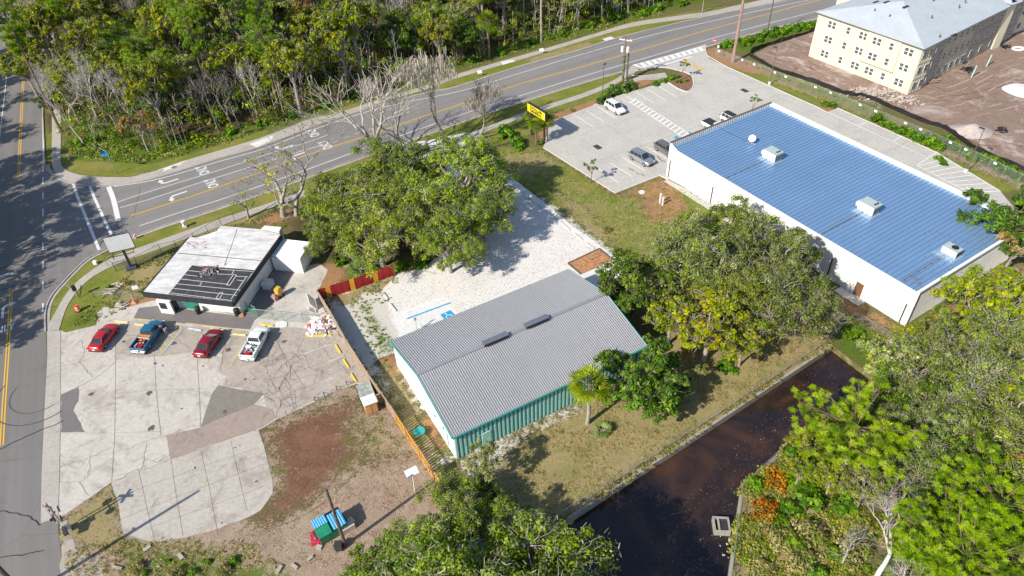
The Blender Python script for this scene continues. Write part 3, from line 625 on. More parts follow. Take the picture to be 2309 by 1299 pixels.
# ---------------------------------------------------------------- store car park, drive lane, gravel lot
patch('car_park', [(1225, 333), (1387, 436), (1487, 396), (1606, 455), (1618, 448), (1507, 390), (1733, 300), (2255, 560), (2330, 520), (2256, 432), (2112, 344), (1973, 281), (1889, 244), (1864, 254), (1841, 241), (1733, 193), (1635, 149), (1600, 133), (1590, 118), (1592, 104), (1500, 128), (1430, 149), (1432, 162), (1490, 153), (1560, 170), (1563, 195), (1550, 207), (1522, 198), (1504, 185), (1400, 215), (1240, 277)], C_new, 0.024)
patch('crossing_pad', [(1418, 152), (1500, 128), (1592, 100), (1592, 112), (1560, 124), (1500, 141), (1440, 160)], C_new, 0.036)
m = MB()
for pts in ([(1225, 333), (1387, 436), (1487, 396), (1606, 455)], [(1590, 112), (1594, 125), (1635, 149), (1733, 193), (1841, 241), (1866, 254), (1889, 244), (1973, 281), (2112, 344), (2256, 432)], [(1240, 277), (1400, 215), (1504, 185)], [(1432, 162), (1424, 170), (1445, 172), (1500, 165)]):
    m.slab(dens(GP(pts), 1), 0.15, 0, 0.06)
m.slab(dens(GP([(1504, 185), (1530, 201), (1550, 207), (1562, 197), (1560, 172), (1530, 160), (1490, 153), (1432, 161)]), 5), 0.15, 0, 0.12)
struct('kerb', m, C_white)
patch('island', [(1504, 185), (1530, 201), (1550, 207), (1562, 197), (1560, 172), (1540, 162), (1520, 175)], PM('bark_mulch', (0.2, 0.105, 0.065), 0.95, var=0.55, scale=2.2, obj=False), 0.04)
patch('island', [(1504, 185), (1520, 175), (1540, 162), (1530, 158), (1490, 152), (1440, 156), (1430, 163), (1450, 170), (1490, 172)], M_ground, 0.036)
lines('parking_line', [[(1271, 270), (1308, 293)], [(1297, 261), (1339.5, 287)], [(1322, 250), (1363, 276)], [(1348, 240.6), (1390, 268)], [(1401, 223), (1420, 234)], [(1436, 209), (1475, 233)], [(1458.6, 201.6), (1502, 226.5)], [(1484.6, 194), (1525.7, 219)], [(1376, 368), (1426, 398.7)], [(1404.4, 355.4), (1454, 385.7)], [(1458.6, 332.7), (1505, 358)], [(1349, 380), (1395, 412)], [(1431, 344), (1480, 372)],
                       [(1412, 219), (1427, 228)], [(1415, 217), (1430, 226)], [(1864, 252), (2090, 355)], [(2012, 320), (2033, 307)], [(1933, 284), (1954, 276)], [(2067, 373), (2112, 344)], [(2067, 373), (2199, 442)], [(2165, 436), (2182, 430)], [(2199, 442), (2178, 420)]], 0.12, P_crisp, 0.032)
m = MB(); A0, A1, B0, B1 = g(1427, 232), g(1535, 310), g(1442, 234), g(1549.5, 301)
A0, A1, B0, B1 = g(1418, 229), g(1543, 312), g(1430, 222), g(1556, 303)
m.ribbon([A0, A1], 0.14, 0.033); m.ribbon([B0, B1], 0.14, 0.033)
for i in range(15):
    t = (i + 0.5) / 15
    if i % 1 == 0: m.ribbon([A0.lerp(A1, t), B0.lerp(B1, t)], 0.32, 0.037)
struct('crosswalk_marking', m, P_crisp)
m = MB()
for i in range(9):
    t = i / 9.0; a = g(2070, 375).lerp(g(2195, 441), t); b = g(2112, 347).lerp(g(2250, 432), min(1, t + 0.14)); m.ribbon([a, b], 0.13, 0.033)
struct('parking_line', m, P_crisp)
m = MB(); m.ribbon([g(1425, 148), g(1583, 106)], 0.22, 0.042); m.ribbon([g(1436, 156), g(1590, 113)], 0.22, 0.042); m.ribbon([g(1500, 146), g(1560, 128)], 0.35, 0.042)
for i in range(12):
    t = (i + 0.5) / 12; m.ribbon([g(1425, 148).lerp(g(1583, 106), t), g(1436, 156).lerp(g(1590, 113), t)], 0.75, 0.047)
struct('crosswalk_marking', m, P_crisp)
lines('direction_arrow', [[(1544, 138), (1552, 143)], [(1562, 148), (1572, 152)], [(1580, 154), (1588, 158)]], 1.0, P_yel, 0.039)
patch('ramp_marking', [(1519, 311), (1524, 306), (1541, 316), (1536, 320)], P_blue, 0.041)
patch('ramp_marking', [(1551, 298), (1555, 297), (1566, 304), (1560, 307)], P_blue, 0.041)
m = MB()
for u, v in ((1347.5, 332), (1679, 204.5)):
    c = g(u, v); m.box((c.x, c.y, 0.035), (1.5, 1.0, 0.02), R(-58))
struct('drain_grate', m, PM('dark_iron', (0.05, 0.045, 0.04), 0.7))
m = MB()
for a, b in (((1290, 235), (1560, 400)), ((1225, 333), (1500, 240)), ((1300, 380), (1640, 262)), ((1500, 240), (1620, 300)), ((1600, 140), (1900, 290)), ((1640, 262), (1780, 215)), ((1880, 290), (1960, 258)), ((1990, 345), (2080, 305)), ((1800, 215), (2200, 410))): m.ribbon([g(*a), g(*b)], 0.035, 0.029)
struct('slab_joints', m, PM('joint', (0.22, 0.21, 0.19), 0.9, obj=False))
m = MB(); c = g(1440, 393); m.ribbon([g(1434, 389), g(1440, 393), g(1446, 392), g(1452, 397)], 0.16, 0.035); m.ribbon([g(1482, 352), g(1490, 361), g(1500, 366)], 0.18, 0.035); m.ribbon([g(1418, 380), g(1430, 386)], 0.2, 0.035)
struct('oil_stains', m, MATS['oil_stain'])
patch('gravel_lot', [(862, 655), (893, 622), (960, 600), (1010, 560), (980, 450), (1010, 360), (1080, 345), (1120, 372), (1163, 408), (1237, 466), (1291, 512), (1362, 567), (1383, 588), (1310, 620), (1330, 650), (1290, 680), (1000, 800), (920, 800), (905, 770), (878, 706)], G_gravel, 0.014, 0.2, 21)
m = MB(); m.prism([(p.x, p.y) for p in GP([(1118, 371), (1163, 408), (1237, 466), (1291, 510), (1339, 544), (1400, 587), (1412, 596), (1395, 625), (1369, 634), (1350, 650), (1325, 639), (1310, 620), (1383, 588), (1362, 572), (1278, 512), (1190, 446), (1163, 430), (1105, 378)])], 0, 0.08); struct('walkway', m, C_white)
patch('parking_pad', [(888, 707), (1002, 666), (1040, 716), (1060, 760), (920, 790), (905, 757)], C_white, 0.022)
lines('parking_line', [[(919, 719), (914, 704), (999, 672)], [(1001, 671), (1014, 684)], [(921, 717), (914, 706)], [(958, 712), (938, 697)], [(985, 700), (963, 687)], [(1006, 690), (987, 678)]], 0.16, P_crisp, 0.028)
lines('parking_line', [[(918, 719), (1016, 683)]], 0.24, P_blue, 0.033)
c = g(1011, 712); m = MB(); m.box((c.x, c.y, 0.03), (1.5, 1.5, 0.008), RA); o = struct('accessible_symbol', m, P_blue)
m = MB(); q = g(1011, 712)
ux = Vector((math.cos(RA), math.sin(RA), 0)); uy = Vector((-ux.y, ux.x, 0))
def Q(x, y, z=0.04): return q + ux * x + uy * y + Vector((0, 0, z))
ring = [Q(0.02 + 0.38 * math.cos(R(a)), -0.18 + 0.38 * math.sin(R(a))) for a in range(130, 371, 20)]
m.ribbon(ring, 0.1, 0.038); m.ribbon([Q(-0.1, 0.45), Q(-0.05, 0.05), Q(0.28, 0.05), Q(0.45, -0.4)], 0.1, 0.042); m.box((Q(-0.1, 0.58).x, Q(-0.1, 0.58).y, 0.04), (0.17, 0.17, 0.006), 0.4)
struct('accessible_symbol', m, P_crisp)

# wheel ruts in bare ground
M_rut = PM('rut_dark', (0.15, 0.085, 0.058), .95, var=.35, scale=2, obj=False); M_rut2 = PM('rut_pale', (0.36, 0.28, 0.235), .95, var=.3, scale=2, obj=False)
def ruts(sets, mat, w=.22, gap=1.5, z=0.006):
    m = MB(); r_ = random.Random(4)
    for s_ in sets:
        P = dens(GP(s_), 10)
        for sd in (-gap / 2, gap / 2):
            i = 0
            while i < len(P) - 3:
                k = r_.randint(3, 7); m.ribbon(P[i:i + k], w * r_.uniform(.5, 1.1), z, sd); i += k + r_.randint(0, 2)
        z += 0.0015
    struct('tyre_tracks', m, mat)
ruts([[(600, 1160), (660, 1110), (700, 1030), (740, 960)], [(560, 1185), (640, 1150), (720, 1100), (790, 1010)], [(600, 1180), (680, 1150), (760, 1090), (850, 1000)], [(590, 1165), (640, 1090), (650, 1020), (690, 950)]], M_rut, .12, 1.4)
ruts([[(2080, 240), (2160, 230), (2240, 190), (2309, 160)], [(2060, 255), (2160, 260), (2260, 240), (2309, 225)], [(2100, 215), (2180, 190), (2260, 150), (2330, 130)], [(1720, 125), (1770, 140), (1830, 165), (1900, 195)], [(2150, 290), (2230, 300), (2300, 330)]], M_rut2, .3, 1.8)
ruts([[(2120, 225), (2200, 215), (2300, 190)], [(1740, 115), (1800, 135), (1860, 165)], [(2200, 320), (2280, 330), (2340, 350)]], M_rut, .3, 1.8, .02)
# ---------------------------------------------------------------- vegetation
def m_leaf(name, sat=1.12, trans=0.36, rough=0.55):
    t = NT(name); a = t.n('Attribute', attribute_name='tint'); oi = t.n('ObjectInfo')
    hs = t.n('HueSaturation'); t.link(a.outputs['Color'], hs.inputs['Color'])
    t.link(t.rng(oi.outputs['Random'], 0, 1, 0.488, 0.512), hs.inputs['Hue']); hs.inputs['Saturation'].default_value = sat
    r2 = t.math('FRACT', t.math('MULTIPLY', oi.outputs['Random'], 17.3)); t.link(t.rng(r2, 0, 1, 1.14, 1.68), hs.inputs['Value'])
    t.fin(hs.outputs[0], rough, 0, 0.25)
    tr = t.n('BsdfTranslucent'); t.link(hs.outputs[0], tr.inputs[0]); mx = t.n('MixShader'); mx.inputs[0].default_value = trans
    t.link(t.b.outputs[0], mx.inputs[1]); t.link(tr.outputs[0], mx.inputs[2]); t.link(mx.outputs[0], t.out.inputs[0]); return t.mat
M_fol = m_leaf('foliage')
M_barkg = PM('grey_bark', (0.33, 0.29, 0.25), 0.9, var=0.35, scale=2.5, spec=0.15)
M_barkb = PM('brown_bark', (0.2, 0.135, 0.1), 0.9, var=0.4, scale=2.5, spec=0.15)
M_barkd = PM('dark_bark', (0.13, 0.1, 0.08), 0.9, var=0.4, scale=2.5, spec=0.15)
M_barkw = PM('silver_bark', (0.5, 0.46, 0.43), 0.85, var=0.25, scale=3, spec=0.15)
def quad_mesh(name, verts, tint, mat, nv=4):
    """verts (N,nv,3), tint (N,3)"""
    N = len(verts); me = bpy.data.meshes.new(name)
    me.vertices.add(N * nv); me.vertices.foreach_set('co', verts.reshape(-1).astype(np.float32))
    me.loops.add(N * nv); me.loops.foreach_set('vertex_index', np.arange(N * nv, dtype=np.int32))
    me.polygons.add(N); me.polygons.foreach_set('loop_start', (np.arange(N) * nv).astype(np.int32)); me.update()
    a = me.color_attributes.new('tint', 'FLOAT_COLOR', 'POINT'); c = np.ones((N, nv, 4), np.float32); c[:, :, :3] = np.clip(tint, 0, 1)[:, None, :]
    a.data.foreach_set('color', c.reshape(-1)); me.materials.append(mat); return me
def unit(v): return v / np.maximum(1e-9, np.linalg.norm(v, axis=-1, keepdims=True))
def leaf_cloud(cen, rad, per, size, cols, wts, rs, up=0.5, flat=0.75, elong=1.35, fill=0.5):
    """leaf quads scattered through clumps; returns verts and tints"""
    K = len(cen); n = K * per; ci = np.repeat(np.arange(K), per)
    d = unit(rs.normal(size=(n, 3))); rr = rs.random(n) ** fill
    pos = cen[ci] + d * (rr * rad[ci])[:, None] * np.array([1, 1, flat])
    nrm = unit(d * 1.0 + rs.normal(size=(n, 3)) * 0.42 + np.array([0, 0, up]))
    tn = unit(np.cross(nrm, rs.normal(size=(n, 3)))); bt = np.cross(nrm, tn)
    s = size * (0.55 + 0.9 * rs.random(n))[:, None]; e = elong * s
    sk = rs.uniform(-0.35, 0.35, (n, 4, 1))
    V = np.stack([pos - tn * e * (1 + sk[:, 0]), pos + bt * s * (1 + sk[:, 1]), pos + tn * e * (1 + sk[:, 2]), pos - bt * s * (1 + sk[:, 3])], 1) if False else \
        np.stack([pos - tn * e + bt * s * sk[:, 0], pos + bt * s + tn * e * sk[:, 1], pos + tn * e + bt * s * sk[:, 2], pos - bt * s + tn * e * sk[:, 3]], 1)
    cols = np.array(cols, float); w = np.array(wts, float); w /= w.sum()
    base = cols[rs.choice(len(cols), K, p=w)]                     # colour per clump
    own = cols[rs.choice(len(cols), n, p=w)]
    c = base[ci] * 0.62 + own * 0.38
    c = c * (0.74 + 0.52 * rs.random(K))[ci][:, None] * (0.8 + 0.4 * rs.random(n))[:, None]
    return V, c
def lobes(rx, ry, rz, zc, nl, rs, lo=-0.25, rl=(0.24, 0.5)):
    out = []
    for i in range(nl):
        for _ in range(60):
            d = rs.normal(size=3); d /= np.linalg.norm(d)
            if d[2] < lo: continue
            p = d * np.array([rx, ry, rz]) * rs.uniform(0.45, 0.95)
            if all(np.linalg.norm((p - q[0]) / np.array([rx, ry, rz])) > 0.34 for q in out): break
        out.append((p, rs.uniform(*rl) * (rx + ry) / 2))
    return [(p + np.array([0, 0, zc]), r) for p, r in out]
def limb(mb, a, b, r0, r1, rs, n=4, wob=0.12, sides=5):
    a = np.array(a, float); b = np.array(b, float); L = np.linalg.norm(b - a); pts = []
    off = np.zeros(3)
    for i in range(n + 1):
        t = i / n
        if 0 < i < n: off = off * 0.5 + rs.normal(size=3) * wob * L / n
        else: off = np.zeros(3) if i == 0 else off * 0.0
        pts.append(tuple(a + (b - a) * t + off + np.array([0, 0, 0.12 * L * math.sin(math.pi * t) * 0.5])))
    mb.tube(pts, [r0 + (r1 - r0) * i / n for i in range(n + 1)], sides, cap=False); return pts
def make_oak(name, seed, rx, ry, rz, zc, cols, wts, nl=13, per=46, clumps=15, size=0.17, bark=None, trunk_r=0.32, moss=0.0, twig=1.0, lo=-0.2, crad=0.17, forks=3):
    rs = np.random.RandomState(seed); L = lobes(rx, ry, rz, zc, nl, rs, lo)
    C = []; Rd = []
    for p, r in L:
        k = clumps
        d = unit(rs.normal(size=(k, 3))); d[:, 2] = np.abs(d[:, 2]) * 0.9 - 0.25 * rs.random(k)
        C.append(p + d * r * np.array([1, 1, 0.62]) * (0.45 + 0.55 * rs.random((k, 1)) ** 0.6)); Rd.append(r * rs.uniform(0.2, 0.40, k))
    C = np.concatenate(C); Rd = np.concatenate(Rd)
    keep = rs.random(len(C)) > 0.10; C = C[keep]; Rd = Rd[keep]
    V, c = leaf_cloud(C, Rd, per, size, cols, wts, rs)
    mb = MB(); zf = max(1.2, zc - rz * 0.75)
    tr = [(0, 0, -0.1), (0.08, 0.05, zf * 0.5), (0.0, 0.1, zf)]; mb.tube(tr, [trunk_r * 1.35, trunk_r, trunk_r * 0.9], 8, cap=False)
    tops = [(0, 0.1, zf)]
    for i, (p, r) in enumerate(L):
        mid = np.array([p[0] * 0.45, p[1] * 0.45, zf + (p[2] - zf) * 0.45]); 
        P1 = limb(mb, (0, 0.1, zf - 0.2), mid, trunk_r * 0.55, trunk_r * 0.32, rs, 3, 0.2)
        limb(mb, P1[-1], p, trunk_r * 0.32, trunk_r * 0.14, rs, 3, 0.2)
        sel = rs.choice(clumps, int(clumps * 0.8 * twig), replace=False)
        for j in sel:
            d = unit(rs.normal(size=3)); d[2] = abs(d[2]) * 0.8; q = p + d * r * np.array([1.05, 1.05, 0.72])
            P2 = limb(mb, p - np.array([0, 0, r * 0.2]), q, trunk_r * 0.13, 0.02, rs, 3, 0.25, 3)
    if moss:
        n = int(len(C) * moss * 10); ci = rs.choice(len(C), n); d = unit(rs.normal(size=(n, 3)))
        pos = C[ci] + d * Rd[ci][:, None] * 0.95; ln = rs.uniform(0.15, 0.55, n)[:, None]; wd = unit(rs.normal(size=(n, 3)) * [1, 1, 0.3]) * rs.uniform(0.02, 0.06, n)[:, None]
        dz = unit(rs.normal(size=(n, 3)) * 0.8 + np.array([0, 0, -0.5])) * ln
        MV = np.stack([pos - wd, pos + wd, pos + wd * 0.4 + dz, pos - wd * 0.4 + dz], 1)
        mc = np.array([0.27, 0.26, 0.19]) * rs.uniform(0.6, 1.25, n)[:, None]
        V = np.concatenate([V, MV]); c = np.concatenate([c, mc])
    crown = quad_mesh('crown', V, c, M_fol)
    return crown, mb, bark or M_barkg
def make_bare(name, seed, H, spread, depth=5, r0=0.22, bark=None, nb=3, moss=0, leaves=None, up=0.5, first=0.3):
    rs = np.random.RandomState(seed); mb = MB(); tips = []
    def rec(p, d, L, r, k):
        q = np.array(p); pts = [tuple(q)]; dd = np.array(d)
        n = 3 if k > 1 else 2
        for i in range(n):
            dd = unit(dd + rs.normal(size=3) * 0.16 + np.array([0, 0, 0.05])); q = q + dd * L / n; pts.append(tuple(q))
        mb.tube(pts, [r * (1 - 0.35 * i / n) for i in range(n + 1)], 5 if k > depth - 2 else 3, cap=False)
        tips.append((q.copy(), k))
        if k <= 0: return
        m = rs.randint(nb - 1, nb + 2)
        for j in range(m):
            ax = unit(rs.normal(size=3)); s = spread * rs.uniform(0.6, 1.2)
            nd = unit(dd + unit(np.cross(dd, ax)) * s + np.array([0, 0, up * 0.25]))
            rec(q if j < 2 else np.array(pts[-2]), nd, L * rs.uniform(0.62, 0.86), r * rs.uniform(0.5, 0.68), k - 1)
    rec((0, 0, -0.1), unit(np.array([rs.uniform(-.1, .1), rs.uniform(-.1, .1), 1.0])), H * first, r0, depth)
    crown = None
    if leaves or moss:
        T = np.array([t[0] for t in tips if t[1] <= 2]); 
        if leaves:
            cols, wts, frac, rad, per, size = leaves; T2 = T[rs.random(len(T)) < frac]
            V, c = leaf_cloud(T2, np.full(len(T2), rad), per, size, cols, wts, rs)
        if moss:
            n = moss; ci = rs.choice(len(T), n); pos = T[ci] + rs.normal(size=(n, 3)) * 0.22; ln = rs.uniform(0.3, 1.3, n)[:, None]
            wd = unit(rs.normal(size=(n, 3)) * [1, 1, 0.2]) * rs.uniform(0.03, 0.09, n)[:, None]; dz = np.array([0, 0, -1.0]) * ln + rs.normal(size=(n, 3)) * 0.08
            V = np.stack([pos - wd, pos + wd, pos + wd * 0.3 + dz, pos - wd * 0.3 + dz], 1); c = np.array([0.36, 0.32, 0.27]) * rs.uniform(0.6, 1.3, n)[:, None]
        crown = quad_mesh('crown', V, c, M_fol)
    return crown, mb, bark or M_barkw
def tufts(pos, axis, L, nb, rs, cols, w=0.022):
    n = len(pos) * nb; ci = np.repeat(np.arange(len(pos)), nb)
    d = unit(unit(axis)[ci] * 0.3 + unit(rs.normal(size=(n, 3))) * 0.8); ln = (L * rs.uniform(0.6, 1.15, n))[:, None]
    sd_ = unit(np.cross(d, rs.normal(size=(n, 3)))) * w * rs.uniform(0.7, 1.5, n)[:, None]
    p = pos[ci] + rs.normal(size=(n, 3)) * 0.05
    V = np.stack([p - sd_, p + sd_, p + sd_ * 0.5 + d * ln, p - sd_ * 0.5 + d * ln], 1)
    cols = np.array(cols); c = cols[rs.randint(len(cols), size=len(pos))][ci] * rs.uniform(0.6, 1.3, n)[:, None]; return V, c
def make_pine(name, seed, H, R0, z0=0.5, nbr=26, per=15, cols=None, r0=0.2, nb=26, L=0.42, w=0.035, bark=None, lean=0.0):
    rs = np.random.RandomState(seed); mb = MB(); pts = []
    for i in range(9):
        t = i / 8; pts.append((lean * t * H + 0.12 * math.sin(t * 5 + seed), 0.1 * math.sin(t * 4), t * H - 0.1))
    mb.tube(pts, [r0 * (1 - 0.8 * i / 8) for i in range(9)], 7, cap=False)
    P = []; A = []
    def at(z):
        t = z / H * 8; i = min(7, int(t)); return np.array(pts[i]) * (1 - (t - i)) + np.array(pts[i + 1]) * (t - i)
    for b in range(nbr):
        t = (b + rs.random()) / nbr; z = H * (z0 + (1 - z0) * t) * 0.99; az = b * 2.4 + rs.uniform(-.5, .5)
        ln = R0 * (0.25 + 0.95 * math.sin(math.pi * min(1, 0.28 + 0.72 * (1 - t)) ** 0.9)) * rs.uniform(0.65, 1.15)
        a = at(z); dirv = np.array([math.cos(az), math.sin(az), 0.12 + 0.5 * t]); e = a + dirv * ln
        limb(mb, a, e, r0 * 0.26, 0.03, rs, 4, 0.12, 4)
        for k in range(per):
            s = rs.uniform(0.42, 1.05); q = a + dirv * ln * s + rs.normal(size=3) * np.array([0.55, 0.55, 0.28]) * ln * 0.28 + np.array([0, 0, 0.1])
            P.append(q); A.append(np.array([dirv[0] * .6, dirv[1] * .6, 0.8]) + rs.normal(size=3) * 0.4)
            if k % 3 == 0: limb(mb, a + dirv * ln * s * 0.75, q, 0.03, 0.012, rs, 2, 0.1, 3)
    V, c = tufts(np.array(P), np.array(A), L, nb, rs, cols, w)
    return quad_mesh('crown', V, c, M_fol), mb, bark or M_barkb
def make_palm(name, seed, H, cols, nf=40, L=1.35, r0=0.19):
    rs = np.random.RandomState(seed); mb = MB(); pts = [(0.04 * math.sin(i), 0.03 * math.cos(i * 1.3), H * i / 6 - 0.1) for i in range(7)]
    mb.tube(pts, [r0 * 1.25] + [r0] * 5 + [r0 * 1.35], 9, cap=False); top = np.array(pts[-1]); V = []; c = []; cols = np.array(cols)
    for i in range(nf):
        el = R(rs.uniform(-30, 82)); az = i * 2.399 + rs.uniform(-.2, .2); d = np.array([math.cos(az) * math.cos(el), math.sin(az) * math.cos(el), math.sin(el)])
        pe = L * rs.uniform(0.55, 0.85); h = top + d * pe; mb.tube([tuple(top), tuple(top + d * pe * .5), tuple(h)], [0.03, 0.02, 0.015], 3, cap=False)
        sx = unit(np.cross(d, [0, 0, 1.0])); up = np.cross(sx, d); cc = cols[rs.randint(len(cols))]
        if el < -0.55 and rs.random() < 0.5: cc = np.array([0.33, 0.24, 0.1])
        for k in range(15):
            a = R(-78 + 156 * k / 14); dd = unit(d * math.cos(a) + sx * math.sin(a) + up * rs.uniform(-.12, .12)); ln = L * rs.uniform(0.75, 1.0) * (0.8 + 0.2 * math.cos(a))
            sd_ = unit(np.cross(dd, up)) * 0.045; m1 = h + dd * ln * 0.6; e = h + dd * ln + np.array([0, 0, -0.14 * L])
            col = cc * rs.uniform(0.7, 1.25)
            V.append([h - sd_ * .4, h + sd_ * .4, m1 + sd_, m1 - sd_]); c.append(col); V.append([m1 - sd_, m1 + sd_, e + sd_ * .2, e - sd_ * .2]); c.append(col)
    return quad_mesh('crown', np.array(V), np.array(c), M_fol), mb, M_barkg if seed % 2 else M_barkb
def make_shrub(name, seed, r, h, cols, wts, nc=9, per=70, size=0.1, twigs=6):
    rs = np.random.RandomState(seed); d = unit(rs.normal(size=(nc, 3))); d[:, 2] = np.abs(d[:, 2])
    C = d * np.array([r, r, h]) * rs.uniform(0.35, 0.72, (nc, 1)) + np.array([0, 0, h * 0.12]); V, c = leaf_cloud(C, np.full(nc, 0.36 * (r + h) / 2 + 0.1), per, size, cols, wts, rs)
    mb = MB()
    for i in range(twigs): limb(mb, (0, 0, -0.05), C[i % nc], 0.035, 0.012, rs, 3, 0.15, 3)
    return quad_mesh('foliage', V, c, M_fol), mb, M_barkb
GREEN = [(0.055, 0.095, 0.016), (0.08, 0.14, 0.02), (0.12, 0.185, 0.025), (0.18, 0.24, 0.045), (0.03, 0.055, 0.012)]
OAKG = [(0.11, 0.165, 0.02), (0.165, 0.225, 0.028), (0.225, 0.28, 0.04), (0.31, 0.34, 0.10), (0.055, 0.085, 0.016), (0.36, 0.33, 0.22)]
YELG = [(0.21, 0.25, 0.022), (0.28, 0.29, 0.025), (0.14, 0.185, 0.02), (0.34, 0.28, 0.03), (0.08, 0.11, 0.016)]
PINEC = [(0.15, 0.25, 0.03), (0.2, 0.31, 0.04), (0.27, 0.36, 0.06), (0.09, 0.16, 0.02)]
BPC = [(0.17, 0.26, 0.03), (0.23, 0.33, 0.035), (0.30, 0.39, 0.06), (0.09, 0.15, 0.02)]
SHR = [(0.07, 0.15, 0.02), (0.11, 0.21, 0.025), (0.17, 0.26, 0.04), (0.04, 0.09, 0.015)]
PROTO = {}
def proto(kind, tup): PROTO[kind] = (tup[0], tup[1].build_mesh('trunk', tup[2]), tup[3] if len(tup) > 3 else None)
def _bm(s, name, mat):
    me = bpy.data.meshes.new(name); me.from_pydata(s.v, [], s.f); me.update(); me.materials.append(mat)
    me.polygons.foreach_set('use_smooth', [True] * len(me.polygons)); return me
MB.build_mesh = _bm
for i in range(4): proto('oak%d' % i, make_oak('oak', 11 + i, 6.3, 6.1, 4.3, 5.5, OAKG, [3, 3, 2.4, 1.2, 2, .35], lo=-0.55, nl=20, per=80, clumps=20, size=0.08, moss=0.8, trunk_r=0.38))
for i in range(2): proto('mossoak%d' % i, make_oak('mossoak', 21 + i, 6.0, 6.0, 4.3, 5.6, [(0.13, 0.18, 0.035), (0.19, 0.235, 0.06), (0.09, 0.125, 0.022), (0.29, 0.3, 0.16), (0.05, 0.07, 0.02), (0.17, 0.25, 0.035)], [2, 2, 2, 1, 1.7, 2], lo=-0.55, nl=20, per=74, clumps=20, size=0.078, moss=1.5, trunk_r=0.36))
for i in range(2): proto('green%d' % i, make_oak('green', 31 + i, 3.6, 3.5, 3.2, 3.6, GREEN, [3, 3, 2, .8, 2], nl=16, per=62, clumps=17, size=0.085, trunk_r=0.2, bark=M_barkd, moss=0.25, lo=-0.5))
for i in range(2): proto('yellow%d' % i, make_oak('yellow', 41 + i, 3.6, 3.6, 2.6, 5.2, YELG, [3, 2.2, 3, 1, 1.3], nl=12, per=58, clumps=14, size=0.085, trunk_r=0.2, moss=0.5, bark=M_barkg))
for i in range(2): proto('sparse%d' % i, make_oak('sparse', 51 + i, 3.4, 3.3, 2.8, 5.6, OAKG, [2, 2, 2, 2.5, 1, 1.5], nl=10, per=44, clumps=14, size=0.085, trunk_r=0.17, moss=0.8, bark=M_barkg, lo=-0.5))
for i in range(2): proto('autumn%d' % i, make_oak('autumn', 61 + i, 2.4, 2.4, 2.1, 3.8, [(0.3, 0.15, 0.05), (0.36, 0.21, 0.08), (0.2, 0.13, 0.06), (0.16, 0.15, 0.04)], [2, 1.5, 2, 2], nl=7, per=30, clumps=10, size=0.09, trunk_r=0.12, bark=M_barkg, moss=0.4))
for i in range(3): proto('slender%d' % i, make_oak('slender', 71 + i, 1.9, 1.9, 3.2, 10.0, OAKG if i else GREEN + [(0.2, 0.2, 0.1)], [2, 2.4, 2, 1.5, 1, .3], nl=8, per=34, clumps=9, size=0.10, trunk_r=0.17, moss=0.8, bark=(M_barkg, M_barkb, M_barkd)[i]))
for i in range(3): proto('pine%d' % i, make_pine('pine', 81 + i, 15, 2.7, 0.56, 26, 14, PINEC, 0.2, 40, 0.34, 0.017, M_barkb))
proto('bigpine0', make_pine('bigpine', 90, 11.5, 4.1, 0.50, 28, 17, BPC, 0.26, 150, 0.38, 0.013, M_barkb, 0.02))
proto('bigpine1', make_pine('bigpine', 93, 11.0, 4.2, 0.42, 36, 17, BPC, 0.26, 150, 0.38, 0.013, M_barkb, 0.02))
for i in range(3): proto('bare%d' % i, make_bare('bare', 101 + i, 10, 0.62, 6, 0.15, (M_barkw, M_barkg, M_barkw)[i], 3, first=0.26))
proto('dead0', make_bare('dead', 121, 17, 0.62, 5, 0.27, PM('weathered_bark', (0.40, 0.355, 0.31), .9, var=.3, scale=2), 3, first=0.27)); proto('dead1', make_bare('dead', 124, 16, 0.5, 5, 0.28, M_barkg, 3, moss=1500, first=0.3))
proto('white0', make_bare('white', 131, 8.5, 0.62, 6, 0.2, M_barkw, 3, first=0.28))
proto('thinleaf0', make_bare('thin', 141, 10, 0.95, 6, 0.26, M_barkg, 3, first=0.24, leaves=([(0.3, 0.36, 0.02), (0.4, 0.4, 0.03), (0.2, 0.26, 0.02)], [2, 2, 1], 0.05, 0.3, 10, 0.075)))
proto('sapling0', make_oak('sapling', 151, 0.95, 0.95, 1.25, 2.35, [(0.1, 0.14, 0.03), (0.16, 0.2, 0.06), (0.22, 0.24, 0.1)], [2, 2, 1], nl=6, per=24, clumps=7, size=0.07, trunk_r=0.045, bark=M_barkb, crad=0.3))
proto('baresap0', make_bare('bs', 155, 3.2, 0.45, 4, 0.035, M_barkg, 3, first=0.36))
for i in range(2): proto('palm%d' % i, make_palm('palm', 161 + i, 6.3, [(0.15, 0.21, 0.02), (0.22, 0.27, 0.03), (0.29, 0.31, 0.05), (0.08, 0.13, 0.02)]))
for i in range(3): proto('shrub%d' % i, make_shrub('shrub', 171 + i, 1.1, 1.1, SHR, [3, 3, 1.5, 1.5]))
proto('hedge0', make_shrub('hedge', 181, 1.3, 1.7, [(0.05, 0.09, 0.02), (0.09, 0.14, 0.03), (0.03, 0.055, 0.014), (0.15, 0.2, 0.06)], [3, 3, 2, 1], 14, 90, 0.12))
proto('orange0', make_shrub('orange', 191, 1.7, 1.9, [(0.42, 0.16, 0.03), (0.5, 0.27, 0.06), (0.3, 0.13, 0.03), (0.25, 0.25, 0.04)], [3, 2, 2, 2.5], 13, 42, 0.07))
proto('red0', make_shrub('red', 195, 1.5, 1.6, [(0.42, 0.11, 0.03), (0.5, 0.2, 0.06), (0.28, 0.1, 0.03), (0.26, 0.22, 0.05)], [3, 2, 2, 2.5], 13, 38, 0.07))
proto('palmetto0', (make_palm('palmetto', 201, 0.35, [(0.14, 0.2, 0.06), (0.2, 0.26, 0.1)], 18, 0.8, 0.08)))
